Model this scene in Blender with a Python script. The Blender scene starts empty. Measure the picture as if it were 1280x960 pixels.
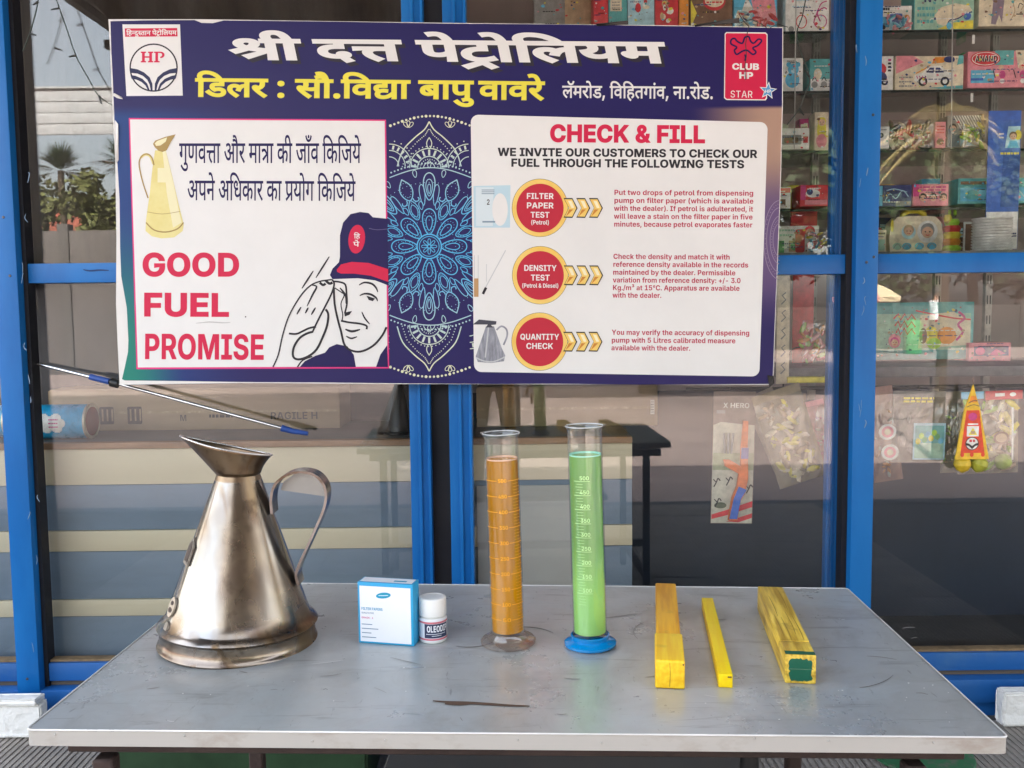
import bpy, bmesh, math, random
from mathutils import Vector, Matrix
from mathutils.geometry import tessellate_polygon, delaunay_2d_cdt

scene = bpy.context.scene
COL = scene.collection
R = math.radians

# ------------------------------------------------------------------ camera
F_PX, CAM_Y, CAM_Z, PITCH, ROLL = 1150.0, -2.6, 1.23, 0.0808, 0.0115
T_Z = 0.70                                  # table top height
PV = 0.05                                   # top of the pavement
_f = Vector((0, math.cos(PITCH), -math.sin(PITCH)))
_u0 = Vector((0, math.sin(PITCH), math.cos(PITCH)))
_r0 = Vector((1, 0, 0))
_r = _r0 * math.cos(ROLL) - _u0 * math.sin(ROLL)
_u = _u0 * math.cos(ROLL) + _r0 * math.sin(ROLL)
CAM = Vector((0, CAM_Y, CAM_Z))
cam_data = bpy.data.cameras.new('camera')
cam_data.sensor_width = 36.0
cam_data.lens = 36.0 * F_PX / 1280.0
cam_data.clip_start = 0.02
cam_data.clip_end = 500.0
cam = bpy.data.objects.new('camera', cam_data)
COL.objects.link(cam)
cam.matrix_world = Matrix(((_r.x, _u.x, -_f.x, CAM.x), (_r.y, _u.y, -_f.y, CAM.y), (_r.z, _u.z, -_f.z, CAM.z), (0, 0, 0, 1)))
scene.camera = cam

# ------------------------------------------------------------------ sky, sun, exposure
SUN_EL, SUN_AZ = R(43), R(-12)      # the sun stands high over the shop roof, so the shop front lies in shade
world = bpy.data.worlds.new('World')
scene.world = world
world.use_nodes = True
nt = world.node_tree
bg = nt.nodes['Background']
sky = nt.nodes.new('ShaderNodeTexSky')
sky.sky_type = 'NISHITA'
sky.sun_disc = False
sky.sun_elevation = SUN_EL
sky.sun_rotation = SUN_AZ
sky.air_density = 1.2
sky.dust_density = 4.0
sky.ozone_density = 1.0
haze_sat = nt.nodes.new('ShaderNodeHueSaturation')      # hazy air: the blue is washed out evenly over the whole sky
haze_sat.inputs['Saturation'].default_value = 0.42
nt.links.new(sky.outputs[0], haze_sat.inputs['Color'])
nt.links.new(haze_sat.outputs[0], bg.inputs[0])
bg.inputs[1].default_value = 0.15
sun_d = bpy.data.lights.new('sun', 'SUN')
sun_d.energy = 3.0
sun_d.angle = R(0.6)
sun_d.color = (1.0, 0.94, 0.86)
sun = bpy.data.objects.new('sun', sun_d)
COL.objects.link(sun)
_sd = Vector((math.sin(SUN_AZ) * math.cos(SUN_EL), math.cos(SUN_AZ) * math.cos(SUN_EL), math.sin(SUN_EL)))
sun.rotation_euler = _sd.to_track_quat('Z', 'Y').to_euler()
sun.location = (0, 3, 12)
scene.view_settings.view_transform = 'Standard'
scene.view_settings.look = 'None'
scene.view_settings.exposure = 3.22
scene.view_settings.gamma = 1.0
scene.view_settings.use_curve_mapping = False
scene.render.engine = 'CYCLES'
scene.cycles.max_bounces = 12
scene.cycles.diffuse_bounces = 4
scene.cycles.glossy_bounces = 5
scene.cycles.transmission_bounces = 10
scene.cycles.transparent_max_bounces = 16
scene.cycles.caustics_reflective = False
scene.cycles.caustics_refractive = False
scene.cycles.sample_clamp_indirect = 6.0
scene.cycles.use_denoising = True

random.seed(7)


def ray(px, py):
    """direction through a pixel of the 1280x960 photograph (used only to measure where things stand)"""
    return _f * F_PX + _r * (px - 640) - _u * (py - 480)


def P(px, py, y):
    """the point of the upright plane at depth y that lies behind a pixel"""
    d = ray(px, py)
    return CAM + d * ((y - CAM.y) / d.y)


def Z(px, py, z):
    """the point of the level plane at height z that lies behind a pixel"""
    d = ray(px, py)
    return CAM + d * ((z - CAM.z) / d.z)


# ------------------------------------------------------------------ glyph outlines (quadratic, 1000 units to the em; * = control point)
LATIN = {
 ' ': (269, ''),
 '&': (672, '283 -11 208 -11* 98 44* 40 136* 40 192 40 236* 74 302* 136 358* 177 386 315 478 331 488* 355 513* 369 542* 369 558 369 583* 334 618* 301 618 280 618* 248 602* 230 571* 230 551 230 527* 254 479* 296 428* 323 396 667 0 513 0 227 321 197 355* 140 426* 103 505* 103 552 103 604* 152 688* 241 736* 300 736 358 736* 442 690* 488 612* 488 565 488 531* 464 472* 421 421* 392 399 243 292 213 270* 183 227* 183 198 183 170* 209 129* 256 107* 287 107 327 107* 403 143* 465 208* 501 298* 501 353 624 353 624 285* 595 179* 544 102* 512 78 474 53 434 21* 332 -11*'),
 '(': (391, '82 296 82 377* 114 552* 171 713* 208 772 344 772 309 696* 258 532* 231 370* 231 296 231 232* 254 103* 304 -44* 344 -136 208 -136 146 -33* 82 187*'),
 ')': (391, '47 -136 88 -43* 137 104* 160 233* 160 296 160 370* 133 532* 83 696* 47 772 183 772 220 713* 277 552* 309 377* 309 296 309 186* 245 -34* 183 -136'),
 '+': (646, '261 40 261 541 385 541 385 40;73 232 73 349 573 349 573 232'),
 ',': (269, '27 -193 70 110 217 110 127 -193'),
 '-': (646, '488 358 488 241 157 241 157 358'),
 '.': (269, '135 -9 100 -9* 51 39* 51 75 51 110* 100 159* 135 159 171 159* 220 110* 220 75 220 39* 171 -9*'),
 '/': (388, '375 762 141 -109 14 -109 248 762'),
 '0': (646, '323 -10 231 -10* 107 79* 45 246* 45 363 45 481* 108 648* 231 737* 323 737 415 737* 539 648* 601 481* 601 363 601 246* 539 79* 416 -10*;323 114 367 114* 425 169* 454 280* 454 363 454 448* 425 559* 367 614* 323 614 279 614* 221 559* 192 448* 192 363 192 280* 221 169* 279 114*'),
 '1': (646, '86 0 86 121 578 121 578 0;427 728 427 0 278 0 278 596 273 596 106 478 106 615 267 728'),
 '2': (646, '69 0 69 107 327 349 360 381* 406 434* 430 484* 430 513 430 546* 400 593* 350 618* 317 618 283 618* 232 591* 205 540* 205 504 62 504 62 575* 127 680* 243 737* 318 737 395 737* 510 682* 574 585* 574 522 574 482* 542 403* 461 305* 386 236 276 128 276 123 584 123 584 0'),
 '3': (646, '315 -10 237 -10* 114 43* 43 140* 41 204 191 204 194 176* 228 135* 283 114* 316 114 352 114* 407 139* 438 188* 438 223 438 253* 407 306* 345 337* 298 337 219 337 219 437 383 600 383 604 78 604 78 728 564 728 564 619 323 388 323 419 404 430* 525 379* 593 278* 593 213 593 146* 521 46* 395 -10*'),
 '4': (646, '32 129 32 247 305 728 449 728 182 255 182 250 614 250 614 129;380 0 380 165 385 218 385 454 521 454 521 0'),
 '5': (646, '316 -10 242 -10* 125 45* 57 142* 55 204 201 204 202 176* 234 132* 286 108* 316 108 353 108* 409 141* 441 200* 441 238 441 277* 409 337* 352 370* 314 370 281 370* 221 344* 205 322 71 346 105 728 546 728 546 604 229 604 210 420 214 420 234 447* 311 481* 357 481 407 481* 490 446* 552 382* 586 294* 586 242 586 168* 518 55* 396 -10*'),
 '6': (646, '325 -10 253 -10* 133 49* 62 159* 62 236 62 293* 107 407* 155 478 323 728 474 728 246 393 205 393 215 411* 260 442* 321 463* 359 463 426 463* 527 409* 584 308* 584 238 584 164* 517 52* 400 -10*;324 107 359 107* 414 141* 444 198* 444 234 444 271* 414 328* 359 361* 324 361 290 361* 235 329* 204 272* 204 235 204 198* 235 141* 290 107*'),
 '7': (646, '119 0 421 600 421 604 69 604 69 728 577 728 577 603 273 0'),
 '8': (646, '323 -10 241 -10* 115 44* 43 137* 43 195 43 241* 85 317* 156 369* 200 376 200 380 142 393* 70 482* 70 542 70 598* 135 687* 250 737* 323 737 396 737* 510 687* 576 598* 576 542 576 482* 503 393* 446 380 446 376 490 369* 561 317* 603 241* 603 195 603 137* 531 44* 404 -10*;323 101 360 101* 416 127* 447 176* 447 207 447 239* 415 289* 359 317* 323 317 287 317* 230 289* 198 240* 198 207 198 176* 229 128* 286 101*;323 427 354 427* 402 452* 430 497* 430 526 430 555* 403 599* 354 624* 323 624 291 624* 243 599* 215 555* 215 526 215 497* 243 452* 292 427*'),
 '9': (646, '321 737 393 737* 513 679* 584 569* 584 492 584 435* 539 320* 491 250 322 0 172 0 400 334 440 334 430 317* 386 285* 324 265* 287 265 220 265* 119 319* 62 420* 62 490 62 564* 128 675* 246 737*;322 620 287 620* 232 587* 201 530* 201 493 201 457* 232 399* 287 367* 322 367 356 367* 411 399* 442 456* 442 493 442 530* 411 587* 357 620*'),
 ':': (269, '135 -9 100 -9* 51 39* 51 75 51 110* 100 159* 135 159 171 159* 220 110* 220 75 220 39* 171 -9*;135 353 100 353* 51 401* 51 437 51 473* 100 521* 135 521 171 521* 220 473* 220 437 220 401* 171 353*'),
 'A': (747, '24 0 272 728 468 728 723 0 557 0 440 351 419 419* 376 581* 352 676 385 676 361 580* 321 417* 301 351 188 0;179 169 179 286 567 286 567 169'),
 'B': (662, '66 0 66 728 354 728 435 728* 542 679* 595 595* 595 541 595 498* 561 434* 501 393* 464 384 464 377 505 375* 578 332* 623 254* 623 201 623 143* 566 52* 456 0* 373 0;215 123 344 123 409 123* 470 173* 470 215 470 246* 440 293* 385 320* 348 320 215 320;215 422 333 422 364 422* 415 445* 444 487* 444 517 444 556* 388 606* 335 606 215 606'),
 'C': (740, '384 -10 287 -10* 134 78* 46 245* 46 363 46 482* 135 649* 288 737* 384 737 446 737* 553 703* 636 636* 688 540* 697 479 546 479 541 509* 513 555* 472 588* 418 605* 387 605 330 605* 245 548* 197 440* 197 363 197 285* 245 177* 330 123* 386 123 417 123* 471 140* 513 172* 541 219* 546 249 697 249 691 198* 643 105* 563 32* 453 -10*'),
 'D': (722, '322 0 133 0 133 128 314 128 385 128* 480 178* 528 283* 528 364 528 445* 479 549* 385 599* 315 599 130 599 130 728 324 728 434 728* 591 640* 676 478* 676 364 676 250* 591 87* 433 0*;215 728 215 0 66 0 66 728'),
 'E': (607, '66 0 66 728 553 728 553 604 215 604 215 428 527 428 527 307 215 307 215 124 554 124 554 0'),
 'F': (587, '66 0 66 728 544 728 544 604 215 604 215 401 512 401 512 279 215 279 215 0'),
 'G': (750, '388 -10 286 -10* 132 81* 46 248* 46 363 46 481* 136 648* 289 737* 385 737 446 737* 552 702* 635 636* 687 547* 695 493 543 493 536 519* 508 561* 468 590* 417 605* 387 605 331 605* 245 549* 197 441* 197 364 197 287* 245 179* 331 123* 389 123 442 123* 517 161* 558 231* 558 279 589 274 399 274 399 388 702 388 702 297 702 201* 621 64* 479 -10*'),
 'H': (747, '66 0 66 728 215 728 215 434 532 434 532 728 681 728 681 0 532 0 532 310 215 310 215 0'),
 'I': (477, '36 0 36 124 164 124 164 604 36 604 36 728 440 728 440 604 313 604 313 124 440 124 440 0'),
 'J': (584, '277 -10 164 -10* 33 109* 33 219 33 261 182 261 182 216 182 164* 233 110* 277 110 320 110* 371 164* 371 217 371 728 519 728 519 219 519 109* 390 -10*'),
 'K': (719, '176 165 176 300 198 341* 241 409* 293 478* 326 519 504 728 687 728 379 372 367 376;66 0 66 728 215 728 215 529 212 343 215 271 215 0;518 0 302 328 396 439 694 0'),
 'L': (565, '66 0 66 728 215 728 215 124 529 124 529 0'),
 'M': (932, '66 0 66 728 294 728 413 394 420 370* 439 296* 458 210* 476 129* 481 99 452 99 458 128* 475 209* 494 295* 513 370* 521 394 637 728 866 728 866 0 716 0 716 343 716 367* 718 438* 720 521* 722 604* 723 641 732 641 723 601* 700 514* 677 433* 657 365* 649 343 529 0 403 0 281 343 273 365* 253 432* 230 513* 207 600* 196 641 208 641 208 606* 210 523* 212 439* 214 368* 214 343 214 0'),
 'N': (762, '66 0 66 728 232 728 462 359 479 331* 516 265* 553 184* 572 133 557 133 553 173* 548 265* 544 349* 544 378 544 728 696 728 696 0 530 0 321 334 298 372* 259 442* 216 528* 187 587 206 587 209 535* 215 438* 218 359* 218 334 218 0'),
 'O': (771, '385 -10 289 -10* 135 78* 46 245* 46 363 46 482* 135 649* 289 737* 385 737 482 737* 635 649* 725 482* 725 363 725 245* 635 78* 482 -10*;385 123 442 123* 526 178* 573 286* 573 363 573 442* 526 550* 442 605* 385 605 329 605* 244 549* 197 441* 197 363 197 286* 244 178* 329 123*'),
 'P': (648, '66 0 66 728 350 728 433 728* 549 665* 610 554* 610 482 610 410* 548 300* 430 238* 346 238 164 238 164 358 322 358 368 358* 427 390* 456 445* 456 482 456 519* 427 574* 368 604* 322 604 215 604 215 0'),
 'Q': (777, '339 250 467 250 534 164 594 93 716 -61 577 -61 494 43 453 101;385 -10 289 -10* 135 78* 46 245* 46 363 46 482* 135 649* 289 737* 385 737 482 737* 635 649* 725 482* 725 363 725 245* 635 78* 482 -10*;385 123 442 123* 526 178* 573 286* 573 363 573 442* 526 550* 442 605* 385 605 329 605* 244 549* 197 441* 197 363 197 286* 244 178* 329 123*'),
 'R': (657, '66 0 66 728 350 728 433 728* 549 669* 610 562* 610 491 610 419* 548 315* 430 260* 346 260 154 260 154 380 322 380 368 380* 427 405* 456 455* 456 491 456 528* 427 578* 368 604* 322 604 215 604 215 0;471 0 293 331 455 331 636 0'),
 'S': (655, '333 -11 245 -11* 116 43* 43 148* 42 226 187 226 189 189* 228 140* 291 115* 331 115 371 115* 430 138* 463 180* 463 208 463 233* 434 267* 378 291* 338 300 258 320 166 343* 61 439* 61 518 61 584* 132 683* 255 737* 334 737 415 737* 535 682* 603 584* 604 520 459 520 456 564* 389 612* 333 612 295 612* 242 590* 214 552* 214 528 214 501* 246 465* 300 443* 330 436 396 420 442 410* 521 375* 581 323* 613 253* 613 207 613 141* 547 43* 421 -11*'),
 'T': (667, '37 604 37 728 631 728 631 604 409 604 409 0 259 0 259 604'),
 'U': (732, '366 -10 276 -10* 141 57* 66 176* 66 255 66 728 215 728 215 268 215 225* 252 159* 320 122* 366 122 412 122* 479 159* 517 225* 517 268 517 728 667 728 667 255 667 176* 591 57* 456 -10*'),
 'V': (747, '279 0 24 728 189 728 306 376 327 310* 370 150* 394 56 361 56 385 151* 426 310* 446 376 558 728 723 728 474 0'),
 'W': (1038, '219 0 24 728 187 728 271 370 281 325* 298 223* 315 120* 323 72 296 72 305 120* 323 223* 341 325* 353 370 441 728 596 728 685 370 696 325* 714 223* 732 120* 741 72 714 72 722 120* 738 223* 756 325* 766 370 851 728 1014 728 818 0 648 0 551 372 536 434* 514 579* 500 655 537 655 522 581* 503 438* 486 372 390 0'),
 'X': (738, '25 0 325 427 325 314 48 728 221 728 301 605 323 571* 352 516* 376 464* 391 437 351 437 366 464* 390 515* 419 571* 442 605 523 728 692 728 420 322 420 430 713 0 537 0 436 152 416 183* 391 226* 371 265* 357 289 381 289 368 265* 348 227* 322 183* 302 152 197 0'),
 'Y': (731, '293 0 293 273 24 728 198 728 321 501 340 467* 370 399* 385 353 353 353 368 400* 396 467* 414 501 533 728 707 728 442 273 442 0'),
 'Z': (664, '56 0 56 89 351 506 378 544* 444 621* 477 658 488 610 439 605* 341 604* 292 604 55 604 55 728 608 728 608 638 318 229 290 188* 222 109* 187 69 176 118 227 122* 329 124* 380 124 609 124 609 0'),
 'a': (581, '215 -11 163 -11* 81 26* 33 99* 33 153 33 198* 67 260* 125 297* 199 316* 239 320 287 325* 345 333* 372 352* 372 369 372 372 372 395* 352 427* 313 444* 286 444 258 444* 216 427* 189 399* 183 381 49 403 63 451* 128 518* 226 553* 287 553 331 553* 414 532* 479 488* 518 417* 518 368 518 0 379 0 379 76 375 76 361 50* 317 12* 255 -11*;256 92 291 92* 343 120* 373 167* 373 195 373 254 366 250* 340 242* 308 236* 276 231* 264 229 237 226* 196 208* 174 179* 174 157 174 136* 195 107* 232 92*'),
 'b': (630, '368 -9 324 -9* 262 21* 224 65* 213 87 207 87 207 0 62 0 62 728 209 728 209 454 213 454 224 476* 261 521* 323 553* 369 553 430 553* 530 490* 590 365* 590 272 590 181* 532 56* 431 -9*;323 108 361 108* 414 150* 440 225* 440 272 440 320* 414 394* 362 436* 323 436 286 436* 233 395* 206 322* 206 272 206 223* 233 149* 286 108*'),
 'c': (588, '307 -11 224 -11* 104 60* 40 187* 40 271 40 355* 104 482* 224 553* 307 553 355 553* 437 527* 500 480* 542 413* 549 371 413 346 409 367* 390 401* 364 425* 329 438* 308 438 269 438* 216 396* 189 320* 189 271 189 223* 216 147* 269 104* 308 104 329 104* 364 118* 392 143* 410 178* 414 200 550 175 542 131* 501 63* 438 15* 355 -11*'),
 'd': (630, '262 -9 199 -9* 98 56* 40 181* 40 272 40 365* 100 490* 201 553* 261 553 308 553* 369 521* 407 476* 417 454 421 454 421 728 568 728 568 0 424 0 424 87 417 87 407 65* 368 21* 307 -9*;307 108 344 108* 397 149* 424 223* 424 272 424 322* 397 395* 345 436* 307 436 269 436* 216 394* 190 320* 190 272 190 225* 217 150* 269 108*'),
 'e': (596, '309 -11 226 -11* 104 58* 40 184* 40 270 40 354* 104 481* 222 553* 302 553 355 553* 448 519* 519 450* 558 346* 558 276 558 235 100 235 100 327 486 327 418 302 418 345* 392 408* 341 442* 303 442 265 442* 212 407* 185 347* 185 309 185 244 185 196* 216 132* 273 100* 312 100 337 100* 379 114* 409 143* 417 164 550 139 537 94* 471 26* 373 -11*'),
 'f': (398, '366 546 366 434 10 434 10 546;106 0 106 588 106 646* 152 723* 232 762* 283 762 318 762* 375 750* 388 747 362 636 353 639* 328 644* 313 644 280 644* 252 612* 252 583 252 0'),
 'g': (632, '305 -216 237 -216* 135 -181* 72 -121* 60 -82 186 -47 192 -62* 221 -91* 269 -109* 304 -109 360 -109* 424 -58* 424 -4 424 97 413 97 403 75* 366 34* 306 8* 262 8 200 8* 100 65* 40 184* 40 274 40 366* 101 490* 202 553* 262 553 308 553* 371 522* 409 476* 419 454 425 454 425 546 569 546 569 4 569 -69* 501 -167* 382 -216*;308 119 345 119* 397 156* 425 226* 425 275 425 323* 397 396* 345 436* 308 436 269 436* 217 394* 190 322* 190 275 190 227* 217 157* 270 119*'),
 'h': (623, '209 316 209 0 62 0 62 728 206 728 206 410 194 410 216 478* 303 553* 373 553 429 553* 514 503* 561 411* 561 347 561 0 414 0 414 322 414 373* 361 430* 315 430 284 430* 236 403* 209 353*'),
 'i': (271, '62 0 62 546 209 546 209 0;136 617 103 617* 56 661* 56 692 56 724* 103 768* 136 768 169 768* 216 724* 216 692 216 661* 169 617*'),
 'k': (580, '195 160 195 336 217 336 396 546 565 546 330 272 295 272;62 0 62 728 209 728 209 0;403 0 239 239 337 343 576 0'),
 'l': (309, '225 -3 141 -3* 62 69* 62 142 62 728 209 728 209 162 209 136* 227 112* 249 112 261 112* 274 114* 279 115 302 8 290 4* 250 -3*'),
 'm': (913, '62 0 62 546 198 546 206 410 195 410 208 460* 257 524* 323 554* 360 554 419 554* 491 479* 508 401 491 401 503 454* 559 521* 634 554* 676 554 726 554* 805 510* 850 428* 850 368 850 0 704 0 704 340 704 387* 653 432* 617 432 589 432* 549 408* 527 365* 527 336 527 0 385 0 385 344 385 384* 338 432* 300 432 274 432* 233 408* 209 363* 209 330 209 0'),
 'n': (623, '209 316 209 0 62 0 62 546 201 546 203 410 194 410 216 478* 303 553* 373 553 429 553* 514 503* 560 411* 560 347 560 0 414 0 414 322 414 373* 361 430* 315 430 284 430* 236 403* 209 353*'),
 'o': (613, '307 -11 225 -11* 104 60* 40 187* 40 271 40 355* 104 482* 225 553* 307 553 389 553* 509 482* 574 355* 574 271 574 187* 509 60* 389 -11*;307 104 346 104* 398 148* 425 224* 425 271 425 319* 398 395* 346 438* 307 438 268 438* 215 395* 189 319* 189 271 189 224* 215 148* 268 104*'),
 'p': (630, '62 -204 62 546 207 546 207 454 213 454 224 476* 261 521* 323 553* 369 553 430 553* 530 490* 590 365* 590 272 590 181* 532 56* 431 -9* 368 -9 324 -9* 262 21* 224 65* 213 87 209 87 209 -204;323 108 361 108* 414 150* 440 225* 440 272 440 320* 414 394* 362 436* 323 436 286 436* 233 395* 206 322* 206 272 206 223* 233 149* 286 108*'),
 'r': (407, '62 0 62 546 204 546 204 451 210 451 225 501* 296 553* 342 553 353 553* 379 551* 389 548 389 417 379 421* 342 425* 326 425 292 425* 239 396* 209 345* 209 311 209 0'),
 's': (560, '279 -11 213 -11* 112 27* 47 99* 38 149 174 173 185 135* 239 97* 284 97 326 97* 374 128* 374 153 374 174* 339 202* 304 209 209 229 130 245* 52 322* 52 383 52 436* 110 512* 212 553* 282 553 346 553* 441 517* 500 452* 509 407 379 384 371 412* 324 448* 284 448 248 448* 199 417* 199 392 199 372* 230 343* 269 335 367 316 446 300* 523 227* 523 168 523 115* 461 34* 351 -11*'),
 't': (366, '333 546 333 434 10 434 10 546;85 676 231 676 231 160 231 134* 254 109* 281 109 290 109* 320 113* 328 115 349 5 324 -2* 276 -8* 254 -8 172 -8* 85 72* 85 147'),
 'u': (623, '250 -7 194 -7* 109 42* 62 135* 62 199 62 546 209 546 209 224 209 173* 262 116* 308 116 339 116* 387 143* 414 194* 414 230 414 546 561 546 561 0 422 0 420 136 428 136 407 67* 318 -7*'),
 'v': (600, '216 0 15 546 171 546 263 263 279 209* 304 101* 317 43 286 43 299 101* 323 209* 340 263 431 546 584 546 383 0'),
 'w': (850, '176 0 15 546 169 546 216 344 229 290* 257 163* 269 85 252 85 265 161* 295 289* 308 344 358 546 493 546 542 344 554 289* 584 162* 597 85 581 85 592 161* 619 289* 632 344 679 546 835 546 673 0 524 0 463 210 455 242* 437 319* 420 398* 412 433 438 433 429 398* 412 319* 395 242* 386 210 325 0'),
 'y': (602, '59 -193 92 -83 110 -87 140 -95* 186 -88* 213 -58* 216 -31 220 -1 15 546 171 546 263 263 279 209* 300 102* 314 43 280 43 293 102* 319 209* 337 263 433 546 586 546 354 -64 338 -108* 286 -173* 209 -208* 154 -208 125 -208* 74 -200*'),
 '°': (459, '230 385 182 385* 103 432* 56 511* 56 558 56 606* 103 686* 182 732* 230 732 278 732* 356 686* 403 606* 403 558 403 511* 356 432* 278 385*;230 483 251 484* 285 504* 305 538* 305 558 305 579* 285 613* 250 633* 230 633 209 633* 175 613* 155 579* 155 559 155 538* 175 504* 209 484*'),
 '³': (474, '235 431 183 431* 98 463* 47 521* 47 558 164 558 167 541* 206 521* 236 521 268 521* 304 546* 304 568 304 589* 264 618* 227 618 172 618 172 686 276 746 276 749 71 749 71 840 411 840 411 760 239 653 239 669 292 678* 377 652* 428 596* 428 556 428 516* 375 459* 288 431*'),
}
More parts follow.
